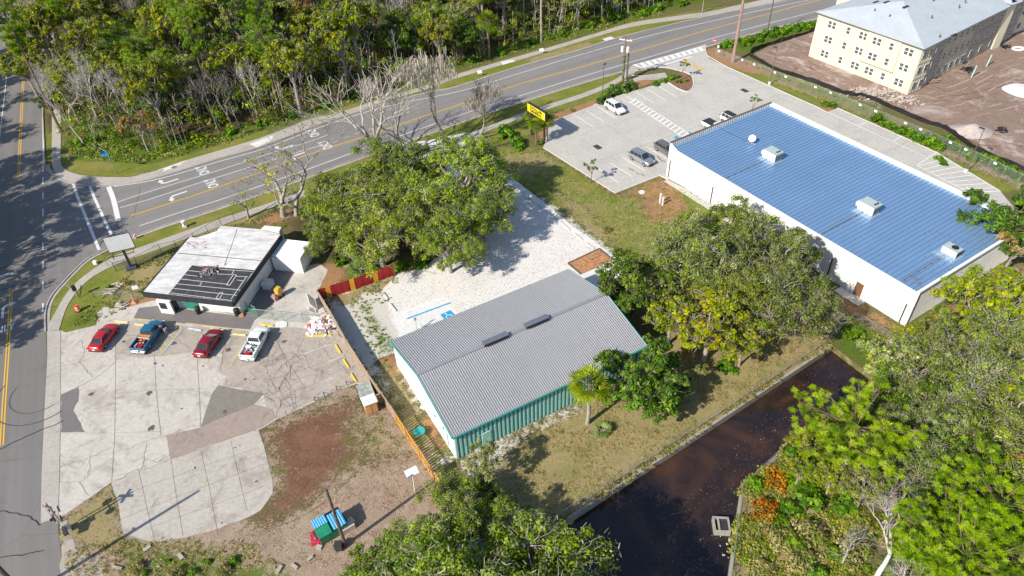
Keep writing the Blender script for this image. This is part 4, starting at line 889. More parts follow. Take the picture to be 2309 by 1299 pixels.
proto('brush0', make_shrub('brush', 205, 2.0, 1.5, [(0.26, 0.2, 0.11), (0.2, 0.2, 0.06), (0.13, 0.18, 0.03), (0.3, 0.25, 0.15)], [2, 2, 2, 1.5], 16, 60, 0.09, 12))
CATN = {'oak': 'oak_tree', 'mossoak': 'oak_tree', 'green': 'evergreen_tree', 'yellow': 'broadleaf_tree', 'sparse': 'broadleaf_tree', 'autumn': 'autumn_tree', 'slender': 'slender_tree', 'pine': 'pine_tree', 'bigpine': 'pine_tree', 'bare': 'bare_tree', 'dead': 'dead_tree', 'white': 'dead_tree', 'thinleaf': 'broadleaf_tree', 'sapling': 'sapling', 'baresap': 'sapling', 'palm': 'palm_tree', 'shrub': 'shrub', 'hedge': 'shrub', 'orange': 'autumn_shrub', 'red': 'autumn_shrub', 'palmetto': 'palmetto_shrub', 'brush': 'shrub'}
def plant(kind, loc, scale=1.0, label=None, group=None, rz=None, hz=None):
    base = kind.rstrip('0123456789'); name = CATN[base]; cm, tm, _ = PROTO[kind]
    cat = 'shrub' if 'shrub' in name else 'sapling' if name == 'sapling' else 'tree'
    s = scale if hasattr(scale, '__len__') else (scale, scale, scale)
    root = empty(name, (loc[0], loc[1], 0), rng.uniform(0, 6.28) if rz is None else rz, label, cat, group, s)
    if cm: o = bpy.data.objects.new('foliage' if cat == 'shrub' else 'crown', cm); COL.objects.link(o); o.parent = root
    o = bpy.data.objects.new('stem' if cat == 'shrub' else 'trunk', tm); COL.objects.link(o); o.parent = root
    return root
def crown_at(u, v, z):  # ground position under a crown centre seen at (u,v)
    return g(u, v, z)
# --- the wood across the road
FP = [(p.x, p.y) for p in GP([(148, 330), (255, 348), (370, 350), (475, 328), (600, 291), (700, 259), (800, 226), (880, 197), (1000, 158), (1100, 132), (1200, 104), (1300, 70), (1420, 38), (1500, 18), (1640, -8), (1640, -75), (300, -75), (-40, -75), (60, 90), (110, 200), (135, 290)])]
def inpoly(x, y, P):
    c = False
    for i in range(len(P)):
        a, b = P[i], P[(i + 1) % len(P)]
        if (a[1] > y) != (b[1] > y) and x < (b[0] - a[0]) * (y - a[1]) / (b[1] - a[1]) + a[0]: c = not c
    return c
pts = []; tries = 0
while len(pts) < 275 and tries < 60000:
    tries += 1; x = rng.uniform(-145, 60); y = rng.uniform(105, 225)
    if not inpoly(x, y, FP): continue
    near = 3.0 if len(pts) < 60 else 2.6
    if all((x - a) ** 2 + (y - b) ** 2 > 3.9 ** 2 for a, b in pts): pts.append((x, y))
DESC = {'green': 'dark green bushy evergreen tree', 'yellow': 'sunlit yellow-green leafy tree', 'sparse': 'mossy thin-leaved grey-green tree', 'autumn': 'low rusty orange-leaved tree', 'slender': 'tall slender small-crowned tree', 'pine': 'tall bright yellow-green pine', 'bare': 'leafless grey tree with fine branches', 'palm': 'drooping cabbage palm'}
FORB = []
for x, y in sorted(pts, key=lambda p: p[0]):
    u, v = pxof((x, y, 0)); r = rng.random()
    if u < 300 or (u < 420 and v < 180):
        k = ('yellow', 'yellow', 'yellow', 'sparse', 'bare', 'yellow', 'pine', 'pine')[int(r * 8)]
    elif u < 640: k = ('pine', 'bare', 'sparse', 'sparse', 'green', 'yellow', 'yellow', 'bare')[int(r * 8)]
    elif u < 1000: k = ('slender', 'yellow', 'green', 'sparse', 'sparse', 'bare', 'autumn', 'yellow')[int(r * 8)]
    else: k = ('green', 'sparse', 'slender', 'autumn', 'palm', 'green', 'yellow', 'sparse')[int(r * 8)]
    if v > 250 and u > 150 and u < 420: k = ('sparse', 'bare', 'yellow', 'green', 'autumn')[int(r * 5)]
    FORB.append((k, x, y))
cnt = {}; tot = {}
for k, x, y in FORB: tot[k] = tot.get(k, 0) + 1
def ordn(n): return '%d%s' % (n, 'th' if 10 <= n % 100 <= 20 else {1: 'st', 2: 'nd', 3: 'rd'}.get(n % 10, 'th'))
for k, x, y in FORB:
    cnt[k] = cnt.get(k, 0) + 1
    nv = sum(1 for q in PROTO if q.rstrip('0123456789') == k)
    s = rng.uniform(0.9, 1.35) * (0.62 if v > 270 and u < 460 else 1.0) * {'green': 1.1, 'yellow': 1.2, 'sparse': 1.15, 'autumn': 1.2, 'slender': 1.0, 'pine': 1.0, 'bare': 1.0, 'palm': 1.0}[k]
    plant('%s%d' % (k, rng.randrange(nv)), (x, y), (s, s, s * rng.uniform(1.05, 1.4)), '%s, %s of its kind from left in the wood' % (DESC[k], ordn(cnt[k])), 'trees of the wood across the road')
# understorey: nobody could count it
rs = np.random.RandomState(3); C = []
while len(C) < 4200:
    x = rs.uniform(-145, 60); y = rs.uniform(105, 222)
    if inpoly(x, y, FP): C.append((x, y, 0.2 + 6.3 * rs.random() ** 1.5))
C = np.array(C); V, c = leaf_cloud(C, rs.uniform(0.6, 1.6, len(C)), 46, 0.12, OAKG + SHR + [(0.3, 0.2, 0.1)] + YELG[:3], [2, 2, 2, 1.5, 2, 1, 2, 2, 2, 2, 1.0, 1.5, 1.5, 1.5], rs, flat=0.8)
o = bpy.data.objects.new('undergrowth', quad_mesh('undergrowth', V, c, M_fol)); COL.objects.link(o); tag(o, 'tangled undergrowth on the floor of the wood across the road', 'undergrowth', kind='stuff')
# pale leafless whips standing all through the wood
m = MB(); rr_ = random.Random(14)
for i in range(1500):
    while True:
        x = rr_.uniform(-145, 60); y = rr_.uniform(105, 200)
        if inpoly(x, y, FP): break
    h = rr_.uniform(4, 10); lx, ly = rr_.uniform(-1.2, 1.2), rr_.uniform(-1.2, 1.2); top = Vector((x + lx, y + ly, h)); m.m = rr_.randrange(3)
    m.tube([(x, y, 0), (x + lx * .4, y + ly * .4, h * .5), top], [.05, .04, .015], 3, cap=False)
    for k in range(6):
        t = rr_.uniform(.4, .95); b = Vector((x, y, 0)).lerp(top, t); d = Vector((rr_.uniform(-1, 1), rr_.uniform(-1, 1), rr_.uniform(.2, 1.2))) * rr_.uniform(.7, 1.6); m.tube([b, b + d * .5, b + d + Vector((rr_.uniform(-.3, .3), rr_.uniform(-.3, .3), .1))], [.028, .02, .01], 3, cap=False)
tag(m.build('leafless_thicket', [M_barkw, M_barkg, PM('tan_twig', (0.42, 0.33, 0.24), .9)]), 'pale leafless stems and twigs tangled all through the wood', 'thicket', kind='stuff')
# named trees at the edge of the wood
N_ = lambda k, u, v, z, s, lab, grp=None, rz=None: plant(k, crown_at(u, v, z), s, lab, grp, rz)
N_('yellow0', 150, 215, 5, 1.15, 'yellow-green tree overhanging the west road beside the sidewalk', rz=1)
N_('yellow1', 60, 165, 5.5, 1.3, 'big yellow-green crown leaning farthest over the west road at the left edge', rz=2)
N_('yellow0', 75, 115, 5.5, 1.2, 'yellow-green tree above the west road, behind the one leaning farthest over it', rz=3)
N_('green0', 105, 225, 3.2, (.6, .6, .7), 'low grey-green tree reaching down to the west road kerb')
N_('pine0', 300, 105, 11.5, (1.45, 1.45, 0.95), 'broad bright green pine rising over the street corner', rz=0.6)
N_('pine1', 340, 150, 11, (1.25, 1.25, 0.85), 'bright pine just below the broad pine at the street corner', rz=2)
N_('pine2', 585, 40, 11.5, (1.2, 1.2, 1), 'bright green pine standing high above the middle of the wood')
N_('bare0', 275, 225, 6, 1.35, 'pale leafless tree fanning out behind the corner lawn')
N_('bare2', 350, 225, 6, 1.1, 'pale leafless tree to the right of the one behind the corner lawn')
N_('palm0', 610, 175, 6, 1.0, 'cabbage palm at the front of the wood, facing the bicycle crossing lines', rz=1)
N_('palm1', 1100, 65, 6.3, 1.25, 'sunlit cabbage palm at the edge of the wood, above the pale sidewalk panel', rz=1)
for i, (u, v, s, k) in enumerate(((215, 318, 1.3, 1), (250, 305, 1.1, 2), (180, 330, 1.0, 0), (395, 325, 1.2, 0), (450, 318, 1.1, 1), (520, 303, 1.2, 2), (590, 283, 1.1, 0), (660, 262, 1.2, 1), (735, 240, 1.1, 2), (800, 218, 1.2, 0), (870, 196, 1.3, 1), (935, 175, 1.1, 0), (1000, 155, 1.1, 2), (1065, 140, 1.1, 1), (1130, 122, 1.2, 0), (1200, 100, 1.2, 1), (1270, 80, 1.3, 2), (1330, 62, 1.2, 0), (1390, 45, 1.5, 1), (1450, 34, 1.6, 2), (1480, 22, 1.5, 0), (1540, 12, 1.4, 1), (1370, 30, 1.3, 2))):
    plant('shrub%d' % k, g(u, v), s, 'green shrub, %s from the left along the sidewalk edge of the wood' % ordn(i + 1), 'shrubs along the edge of the wood')
# --- oaks behind the low restaurant
OK_ = 'oak canopy between the low white roof and the gravel lot'
for a in (('oak0', 1040, 400, 6.5, (1.25, 1.2, 1.15), 'largest oak, at the middle of the oak clump over the gravel lot', 0.3), ('oak1', 900, 365, 6.5, (1.0, 1.0, 1.0), 'oak at the top of the clump beside the dead grey trees', 1.2),
          ('oak2', 815, 430, 6.0, (1.0, 1.0, .95), 'oak on the left of the clump nearest the four-lane road', 2.2), ('oak3', 750, 505, 4.6, (.72, .72, .8), 'oak overhanging the corrugated annex of the restaurant', 0.9),
          ('oak1', 850, 525, 5.6, (.9, .9, .95), 'oak directly above the red fence', 4.0), ('oak2', 960, 490, 6.2, (.95, .95, 1), 'oak in the middle of the clump with pale mossy twigs', 5.0), ('oak0', 1010, 555, 4.5, (.7, .7, .8), 'oak lowest in the clump, reaching down over the white gravel', 2.0),
          ('oak3', 1090, 470, 5.6, (.75, .75, .9), 'oak at the right edge of the clump by the concrete walkway', 0.0), ('oak0', 715, 455, 3.5, (.4, .4, .55), 'small oak nearest the thin yellow-leaved tree', 3.0)):
    N_(a[0], a[1], a[2], a[3], a[4], a[5], 'oaks between the restaurant and the gravel lot', a[6])
N_('brush0', 850, 440, 5.0, 1.2, 'dry tan twiggy brush showing inside the oak clump')
for i, (u, v, s) in enumerate(((770, 592, 1.1), (835, 600, 1.0), (905, 603, 0.9), (950, 600, 1.0))): plant('shrub%d' % (i % 3), g(u, v), s, 'leafy shrub, %s from the left under the oaks behind the red fence' % ordn(i + 1), 'shrubs behind the red fence')
plant('palmetto0', g(815, 612), 1.5, 'pale green palmetto poking over the red fence')
plant('palmetto0', g(787, 590), 1.2, 'palmetto under the oaks left of the one over the red fence')
# dead trees
plant('dead0', g(868, 385), (1.9, 1.9, 1.3), 'bare grey dead tree spreading over the road above the oaks', rz=0.4)
plant('dead0', g(905, 350), (1.1, 1.1, 1.0), 'smaller leafless tree right beside the spreading grey dead tree', rz=2.0)
plant('dead1', g(1020, 325), (1.3, 1.3, 1.2), 'tall dead tree draped with grey hanging moss beside the road', rz=1.0)
plant('dead1', g(1078, 312), (0.8, 0.8, 0.75), 'short mossy dead tree leaning by the sidewalk near the yellow sign', rz=3.3)
plant('thinleaf0', g(640, 488), (1.9, 1.9, 1.5), 'thin tree with sparse yellow-green leaves beside the restaurant sidewalk', rz=0.2)
plant('bare1', g(668, 486), (2.6, 2.6, 1.6), 'brown leafless tree with fine twigs at the left end of the oak clump', rz=1.7)
plant('thinleaf0', g(560, 492), (0.9, 0.9, 0.75), 'small sparse yellow-leaved tree on the sidewalk verge', rz=2.1)
# --- trees between teal building and store
G2 = 'trees between the teal building and the blue roof'
for a in (('green1', 1432, 640, 5.2, (1.25, 1.25, 1.35), 'dark green round tree at the far gable of the teal building', 0), ('oak3', 1635, 500, 6, (.72, .72, .9), 'tall thin-crowned oak against the long white wall', 1), ('mossoak0', 1570, 590, 6, (1.0, 1.0, 1.0), 'mossy oak in the middle of the group by the white wall', 2), ('mossoak1', 1730, 580, 6.5, (1.05, 1.05, 1.05), 'grey-green oak shading the long white wall', 3),
          ('mossoak0', 1780, 670, 5.5, (.95, .95, .95), 'mossy oak nearest the end of the ditch', 4), ('oak0', 1660, 670, 5.5, (.85, .85, .9), 'oak in the centre of the group above the yellow tree', 5), ('yellow0', 1600, 745, 4.8, (1.35, 1.35, 1.0), 'yellow-leaved tree in front of the oaks by the ditch fence', 0), ('yellow1', 1515, 715, 4.5, (.95, .95, .95), 'small yellow-green tree between the dark round tree and the oaks', 1),
          ('yellow1', 1680, 770, 4, (.6, .6, .75), 'low yellow-green tree to the right of the yellow-leaved one', 2), ('green1', 1440, 862, 4.0, (1.3, 1.3, 1.15), 'dense dark green tree beside the palm', 2.5), ('green1', 1500, 860, 3.6, (.7, .7, .75), 'small dark green tree to the right of the dense one by the palm', 1.5), ('yellow0', 1560, 500, 3.5, (.55, .55, .6), 'orange-green bushy tree beside the lawn patch', 1), ('autumn0', 1540, 800, 2.5, (.6, .6, .6), 'little rusty tree beneath the yellow one', 1)):
    N_(a[0], a[1], a[2], a[3], a[4], a[5], G2, a[6])
plant('palm0', g(1325, 955), (1.15, 1.15, .98), 'cabbage palm standing beside the teal wall', rz=0.5)
plant('palmetto0', g(1360, 975), 0.9, 'small palmetto on the dry grass beside the palm')
plant('sapling0', g(1575, 880), 1.1, 'sapling with reddish tips beside the ditch fence')
plant('shrub1', g(1640, 830), (1.2, 1.2, .8), 'weedy shrub below the oaks, near the ditch fence')
# --- right bank
G3 = 'trees on the right bank of the ditch'
plant('bigpine0', g(1888, 1075), (1.05, 1.05, 0.70), 'big bright green pine leaning over the ditch', rz=2.4)
for a in (('bigpine1', 2105, 1225, 6, (.8, .8, .65), 'bright green pine at the left of the lower right pine group', 0), ('bigpine1', 2250, 1150, 6, (.95, .95, .7), 'bright green pine at the right edge in the lower pine group', 2), ('bigpine0', 2170, 1270, 6, (.9, .9, .7), 'bright green pine at the bottom edge in the lower pine group', 4), ('bigpine1', 2290, 1270, 6, (.9, .9, .7), 'bright green pine in the bottom right corner', 1)): N_(a[0], a[1], a[2], a[3], a[4], a[5], G3, a[6])
for i, (k, u, v, z, s) in enumerate((('mossoak0', 2130, 850, 5.5, .95), ('mossoak1', 2050, 930, 5, .65), ('mossoak1', 2230, 930, 6, 1.0), ('mossoak0', 2100, 1010, 5, .75), ('mossoak1', 2280, 800, 6, .95), ('sparse0', 2000, 830, 4.5, .95), ('green0', 2190, 1040, 4.5, 1.2), ('oak2', 2310, 1040, 6, .85), ('yellow1', 2060, 790, 4, .9), ('oak3', 2180, 760, 5, .8), ('green1', 2080, 880, 5, 1.15), ('bare0', 2200, 840, 7.5, 1.2), ('yellow0', 2250, 860, 6, 1.1), ('bare1', 2070, 850, 7, 1.0), ('sparse1', 1960, 1010, 3, .7))):
    N_(k, u, v, z, s, 'mossy grey-green tree, %s in the tangle between the ditch and the right edge' % ordn(i + 1), G3)
for i, (k, u, v, z, s) in enumerate((('yellow0', 2200, 700, 5, 1.2), ('yellow1', 2285, 690, 5.5, 1.2), ('yellow0', 2120, 740, 4, .7), ('yellow1', 2290, 600, 5, .6))): N_(k, u, v, z, s, 'yellow-green tree, %s of those below the back corner of the blue-roofed store' % ordn(i + 1), G3)
N_('green1', 2262, 490, 6, (1.45, 1.45, 1.5), 'dark green oak over the back corner of the blue roof', rz=2)
N_('autumn0', 2300, 545, 5.5, 1.4, 'orange-tinged tree at the right edge beside the blue roof corner')
N_('autumn1', 2260, 1010, 5, 1.3, 'rusty orange tree at the right edge above the pines'); N_('autumn0', 2160, 1050, 4, 1.0, 'rusty orange tree left of the one at the right edge')
plant('white0', g(1975, 1305), (1.5, 1.5, 1.0), 'leafless white-barked dead tree in front of the pines', rz=1.3)
plant('bare2', g(2020, 1330), 0.75, 'smaller leafless tree right of the white dead tree')
plant('orange0', g(1745, 1085), 1.15, 'bright orange shrub on the bank by the ditch wall'); plant('red0', g(1722, 1160), 1.1, 'reddish orange shrub below the bright orange one')
for i, (k, u, v, s) in enumerate((('yellow0', 1815, 1050, .62), ('yellow1', 1860, 1120, .6), ('yellow0', 1790, 1100, .5), ('sparse0', 1930, 1150, .7), ('sparse1', 1995, 1080, .75), ('shrub0', 1800, 1020, 1.6), ('shrub1', 1840, 1060, 1.7), ('shrub2', 1790, 1080, 1.5), ('shrub0', 1830, 1130, 1.6), ('shrub1', 1780, 1150, 1.1), ('shrub2', 1700, 1090, .9), ('brush0', 1760, 1220, .9), ('brush0', 1830, 1210, 1.0), ('shrub0', 1900, 1140, 1.3), ('shrub1', 1960, 790, 1.3), ('shrub2', 1930, 760, 1.2), ('shrub0', 1905, 745, .8), ('brush0', 1930, 1240, 1.0), ('shrub1', 1880, 1250, .8), ('brush0', 1720, 1290, .7), ('shrub1', 1790, 1230, 1.1), ('brush0', 1800, 1265, .9), ('shrub0', 1840, 1290, 1.0), ('bare0', 1900, 1270, .62), ('bare2', 1990, 1180, .7), ('shrub2', 1760, 1180, .9), ('shrub2', 1850, 980, 1.1), ('palmetto0', 2030, 1290, 1.6))):
    plant(k, g(u, v), s, 'scrubby growth, %s of the bushes on the wild right bank' % ordn(i + 1) if k[0] != 'p' else 'dark palmetto under the lower pines', 'bushes on the right bank')
# --- lower middle
G4 = 'trees at the lower edge between yard and ditch'
for i, (k, u, v, z, s, lab) in enumerate((('oak0', 900, 1250, 5.0, .62, 'leafy oak beside the utility pole at the lower edge'), ('oak1', 1030, 1125, 4.5, .55, 'oak at the end of the orange fence'), ('oak2', 1135, 1195, 5, .6, 'large bright oak beside the ditch wall'), ('oak3', 1020, 1260, 5.5, .72, 'oak at the middle of the lower edge'), ('oak1', 850, 1320, 4.5, .62, 'oak at the lower edge left of the middle'), ('oak0', 1165, 1320, 5, .5, 'low oak hanging over the dark water'), ('green0', 1090, 1090, 4, .5, 'small dense tree right of the end of the orange fence'))):
    N_(k, u, v, z, s, lab, G4, i * 1.3)
plant('sparse0', g(1102, 1098), (.62, .62, .68), 'slim open-crowned tree beside the corner of the teal wall', rz=1)
plant('green1', g(1180, 1420), 1.2, 'tree just below the frame shading the ditch', G4); plant('oak1', g(1080, 1480), 1.25, 'wide oak just below the frame shading the ditch water', G4); plant('oak2', g(1230, 1520), 1.2, 'oak below the frame beside the ditch water', G4)
# trees west of the west road whose shadows dapple it
for i, (x, y, k, s) in enumerate(((-84, 62, 'sparse0', 1.9), (-90, 73, 'sparse1', 2.0), (-98, 85, 'sparse0', 2.1), (-104, 97, 'sparse1', 2.1), (-110, 109, 'sparse0', 2.1), (-116, 121, 'sparse1', 2.1), (-122, 133, 'sparse0', 2.1), (-80, 78, 'sparse0', 2.0), (-86, 86, 'sparse1', 2.0), (-93, 97, 'sparse0', 2.0), (-79, 55, 'sparse0', 1.8), (-88, 67, 'sparse1', 2.1), (-94, 78, 'sparse0', 2.1), (-96, 74, 'slender0', 1.6), (-90, 82, 'pine0', 1.25), (-86, 55, 'slender1', 1.4), (-101, 91, 'pine1', 1.3), (-128, 145, 'sparse1', 2.1), (-80, 50, 'slender2', 1.2))):
    plant(k, (x, y), s, 'roadside tree, %s along the far side of the west road beyond the frame' % ordn(i + 1), 'trees along the far side of the west road')
# --- parking lot plants
for i, (u, v, s) in enumerate(((1368, 222, 1.0), (1385, 212, 1.2), (1402, 205, 1.2), (1420, 198, 1.0), (1352, 232, .75))): plant('hedge0', g(u, v), s, 'dark glossy shrub, %s from the left in the clump by the utility pole' % ordn(i + 1), 'shrubs by the utility pole')
for i, (u, v, s) in enumerate(((1478, 192, .8), (1495, 186, .8), (1512, 180, .8), (1525, 175, .7))): plant('shrub%d' % (i % 3), g(u, v), s, 'low green shrub, %s from the left on the island strip' % ordn(i + 1), 'shrubs on the island strip')
plant('sapling0', g(1538, 180), 1.15, 'slim sapling on the mulched parking island'); plant('shrub0', g(1530, 186), .6, 'low bush under the island sapling'); plant('shrub1', g(1548, 184), .5, 'grassy tuft at the tip of the island')
plant('sapling0', g(1332, 412), 1.2, 'young tree at the edge of the store car park'); plant('sapling0', g(1695, 262), 1.15, 'slim young tree behind the store front parapet'); plant('shrub2', g(1668, 268), .9, 'light green shrub behind the store front parapet')
plant('baresap0', g(1409, 470), 1.0, 'bare sapling on the lawn patch west of the store'); plant('baresap0', g(1333, 588), 0.95, 'bare sapling in the framed mulch bed'); plant('baresap0', g(1257, 262), .8, 'bare sapling beside the yellow store sign'); plant('baresap0', g(1791, 208), 1.0, 'bare sapling on the grass strip by the drive lane')
for i, (u, v, s) in enumerate(((1145, 310, 1.5), (1165, 325, 1.4), (1135, 295, 1.1), (1175, 335, 1.0))): plant('shrub1', g(u, v), s, 'vivid green bush, %s from the top in the patch left of the yellow sign' % ordn(i + 1), 'vivid bushes left of the yellow sign')
plant('palm1', g(1209, 326), (.75, .75, .6), 'short palm under the left end of the yellow sign', rz=1); plant('palm0', g(1234, 318), (.7, .7, .62), 'short palm at the right leg of the yellow sign', rz=2); plant('palm1', g(1196, 300), (.6, .6, .55), 'short palm behind the yellow sign', rz=3)
plant('shrub0', g(1218, 325), .6, 'low tuft between the two palms at the yellow sign'); plant('brush0', g(1290, 250), .35, 'small reddish bush on the verge by the car park')
plant('brush0', g(1368, 520), (.5, .5, .4), 'dark low bush on the lawn by the gravel walkway')
for i, (u, v, s) in enumerate(((1858, 238, .9), (1877, 241, .9), (1982, 272, 1.4), (1996, 284, 1.2), (2012, 292, 1.0), (2030, 300, 1.1), (2050, 306, 1.1), (2068, 316, 1.1), (2088, 326, 1.1), (2108, 332, 1.5), (2116, 362, .8), (2128, 370, .7))): plant('shrub%d' % (i % 3), g(u, v), s, 'planted green shrub, %s from the left along the back drive lane' % ordn(i + 1), 'shrubs along the back drive lane')
for i in range(16):
    t = i / 15; u = 1640 + 190 * t + rng.uniform(-8, 8); v = 108 - 50 * t + rng.uniform(-8, 4); plant('shrub%d' % (i % 3), g(u, v), rng.uniform(1.0, 1.5), 'wild green shrub, %s from the left between the road and the silt fence' % ordn(i + 1), 'wild shrubs beside the building site')
for i in range(14):
    t = i / 13; u = 2085 + 230 * t + rng.uniform(-6, 6); v = 305 + 105 * t + rng.uniform(-6, 6); plant('shrub%d' % (i % 3), g(u, v), rng.uniform(.9, 1.3), 'wild green shrub, %s from the left between chain-link and silt fence' % ordn(i + 1), 'wild shrubs along the chain-link fence')
plant('shrub2', g(250, 650), .55, 'leafy green bush beside the rubble near the white billboard'); plant('brush0', g(286, 640), .35, 'dry scrub left of the low restaurant')
for i in range(8):
    u = 300 + i * 34 + rng.uniform(-14, 14); plant(('brush0', 'shrub1', 'shrub2')[i % 3], g(u, 1275 + rng.uniform(-12, 22)), rng.uniform(.3, .55), 'low vivid weed clump, %s from the left along the bottom edge' % ordn(i + 1), 'weed clumps along the bottom edge')
# weeds and grass tufts
rs = np.random.RandomState(8)
def tuft_field(name, label, px, n, rad, per, size, cols, wts):
    P = [(p.x, p.y) for p in GP(px)]; xs = [p[0] for p in P]; ys = [p[1] for p in P]; C = []
    while len(C) < n:
        x = rs.uniform(min(xs), max(xs)); y = rs.uniform(min(ys), max(ys))
        if inpoly(x, y, P) and math.sin(x * .9 + 1.3 * math.sin(y * .6)) + math.sin(y * 1.1) > -0.9: C.append((x, y, 0.08))
    C = np.array(C); V, c = leaf_cloud(C, rs.uniform(rad * .5, rad, n), per, size, cols, wts, rs, flat=0.6)
    V[:, :, 2] = np.maximum(V[:, :, 2], 0.01)
    o = bpy.data.objects.new(name, quad_mesh(name, V, c, M_fol)); COL.objects.link(o); tag(o, label, 'weeds', kind='stuff')
DRY = [(0.36, 0.29, 0.13), (0.27, 0.2, 0.09), (0.45, 0.38, 0.2), (0.14, 0.16, 0.04)]
tuft_field('weeds', 'dense green and tan scrub on the lower right bank', [(1660, 1110), (1730, 1060), (1800, 990), (1980, 870), (1930, 740), (2100, 780), (2330, 800), (2400, 1320), (1655, 1320)], 5200, 0.6, 26, 0.075, DRY + SHR + YELG[:3], [2.5, 2, 2, 2, 2, 2, 1, 1, 2, 1.5, 2])
tuft_field('weeds', 'rank green weeds on the corner lawn by the wood', [(150, 290), (250, 300), (470, 305), (490, 325), (410, 350), (300, 366), (200, 360), (150, 345)], 900, 0.65, 26, 0.08, DRY + SHR + YELG[:2], [1.5, 1, 1, 2, 2, 2, 2, 2, 1, 1])
tuft_field('weeds', 'dry weeds along the road side of the wood', [(480, 335), (700, 262), (880, 205), (1100, 140), (1300, 85), (1420, 50), (1500, 34), (1500, 10), (1300, 60), (1000, 145), (700, 245), (480, 315)], 600, 0.45, 20, 0.09, DRY + SHR, [2, 2, 2, 2, 2, 2, 2, 1])
tuft_field('weeds', 'weeds and litter along the bottom left verge', [(150, 1240), (290, 1215), (560, 1215), (640, 1280), (620, 1330), (150, 1330)], 700, 0.35, 18, 0.035, DRY + SHR, [3, 3, 2, 2, 1, 1, .5, .5])
tuft_field('weeds', 'short tufts on the rough lawn west of the store', [(1100, 330), (1225, 337), (1387, 442), (1487, 400), (1620, 460), (1560, 640), (1480, 640), (1300, 520), (1160, 405)], 1400, 0.35, 16, 0.032, DRY + SHR, [2, 2, 2, 2, 2, 2, 2, 1])
tuft_field('weeds', 'dry tufts on the grass between the teal wall and the ditch', [(1050, 1040), (1300, 910), (1460, 800), (1700, 740), (1880, 745), (1860, 770), (1697, 880), (1530, 990), (1270, 1158), (1100, 1120)], 2400, 0.35, 16, 0.03, DRY + [(0.4, 0.28, 0.2)] + SHR, [3, 3, 3, 1, 2, 1, 1, 1, 1])
tuft_field('weeds', 'leaf litter and dead weeds on the dirt yard beside the dumpster', [(600, 1170), (700, 1130), (800, 1040), (850, 900), (960, 1070), (1000, 1100), (900, 1180), (760, 1290), (560, 1240)], 1100, 0.3, 12, 0.022, [(0.46, 0.38, 0.3), (0.2, 0.12, 0.08), (0.36, 0.26, 0.18), (0.2, 0.2, 0.07)], [2, 2, 2, 1])
tuft_field('weeds', 'rough grass around the low restaurant', [(265, 640), (310, 600), (500, 515), (600, 485), (660, 480), (640, 520), (600, 500), (430, 535), (330, 650), (300, 690), (220, 725), (150, 740)], 400, 0.25, 14, 0.045, DRY + SHR, [2, 2, 2, 2, 2, 2, 2, 1])
tuft_field('weeds', 'ragged grass spilling over the long ditch wall', [(1120, 1270), (1275, 1162), (1533, 995), (1697, 887), (1870, 772), (1880, 780), (1697, 899), (1533, 1008), (1285, 1178), (1140, 1290)], 420, 0.3, 18, 0.06, DRY + SHR, [3, 2, 3, 2, 1, 1, 1, 1])
tuft_field('weeds', 'overgrown edge of the right bank wall', [(1640, 1300), (1668, 1098), (1722, 1046), (1780, 996), (1975, 855), (1995, 866), (1795, 1010), (1740, 1060), (1690, 1110), (1660, 1310)], 420, 0.5, 24, 0.075, DRY + SHR + YELG[:2], [2, 2, 2, 2, 2, 2, 1, 1, 2, 2])
tuft_field('weeds', 'green weeds in the sand beside the teal building', [(780, 650), (900, 625), (880, 680), (830, 700), (880, 760), (900, 790), (850, 830), (800, 720)], 160, 0.28, 14, 0.05, DRY + SHR, [1, 1, 1, 2, 2, 2, 2, 1])
# ---------------------------------------------------------------- building materials
M_whitemetal = PM('white_metal_siding', (0.76, 0.755, 0.735), 0.45, var=0.04, scale=0.6, dirt=(0.6, 0.58, 0.53), dscale=0.5, dth=0.56)
M_beige = PM('beige_metal_siding', (0.78, 0.76, 0.71), 0.5, var=0.05, scale=0.6)
M_brownmetal = PM('brown_cap', (0.13, 0.09, 0.07), 0.5, var=0.1)
def m_roofmetal(name, base, rough, metal, streak=0.25, dirt=(0.25, 0.2, 0.17), dth=0.62, bright=None):
    t = NT(name); p = t.coord(True); mp = t.n('Mapping'); t.link(p, mp.inputs[0]); mp.inputs['Scale'].default_value = (1.6, 0.12, 1.0)
    f = t.noise(mp.outputs[0], 1.4, 4, 0.7); b = t.noise(p, 0.16, 4, 0.6); s = t.noise(p, 1.1, 6, 0.75)
    c = t.ramp(f, [(0.3, tuple(x * (1 - streak) for x in base)), (0.7, tuple(min(1, x * (1 + streak)) for x in base))])
    c = t.mix(0.4, c, t.ramp(b, [(0.3, tuple(x * 0.86 for x in base)), (0.7, tuple(min(1, x * 1.12) for x in base))]))
    c = t.mix(t.rng(s, dth, dth + 0.12, 0, 0.45), c, dirt)
    if bright: c = t.mix(t.rng(t.noise(p, 0.8, 7, 0.85), 0.63, 0.7, 0, 0.5), c, bright)  # paler patches put the metal's sheen into its colour
    t.fin(c, rough, metal, 0.5); return t.mat
M_skyroof = m_roofmetal('sky_tinted_standing_seam', (0.24, 0.40, 0.62), 0.42, 0.5, 0.10, (0.25, 0.4, 0.6), 0.6, (0.55, 0.68, 0.8))  # bare metal; the reflected blue sky is put into its base colour
M_seam = PM('roof_seam', (0.15, 0.27, 0.44), 0.5, 0.4)  # seams carry the same painted-in sky blue
M_galv = m_roofmetal('galvanised_roof', (0.30, 0.30, 0.315), 0.5, 0.25, 0.14, (0.2, 0.18, 0.17), 0.58)
M_galvrib = PM('galvanised_rib', (0.42, 0.415, 0.43), 0.45, 0.2)
M_teal = PM('teal_metal', (0.03, 0.30, 0.27), 0.5, var=0.15, scale=1.0); M_tealrib = PM('teal_rib', (0.34, 0.60, 0.55), 0.5)
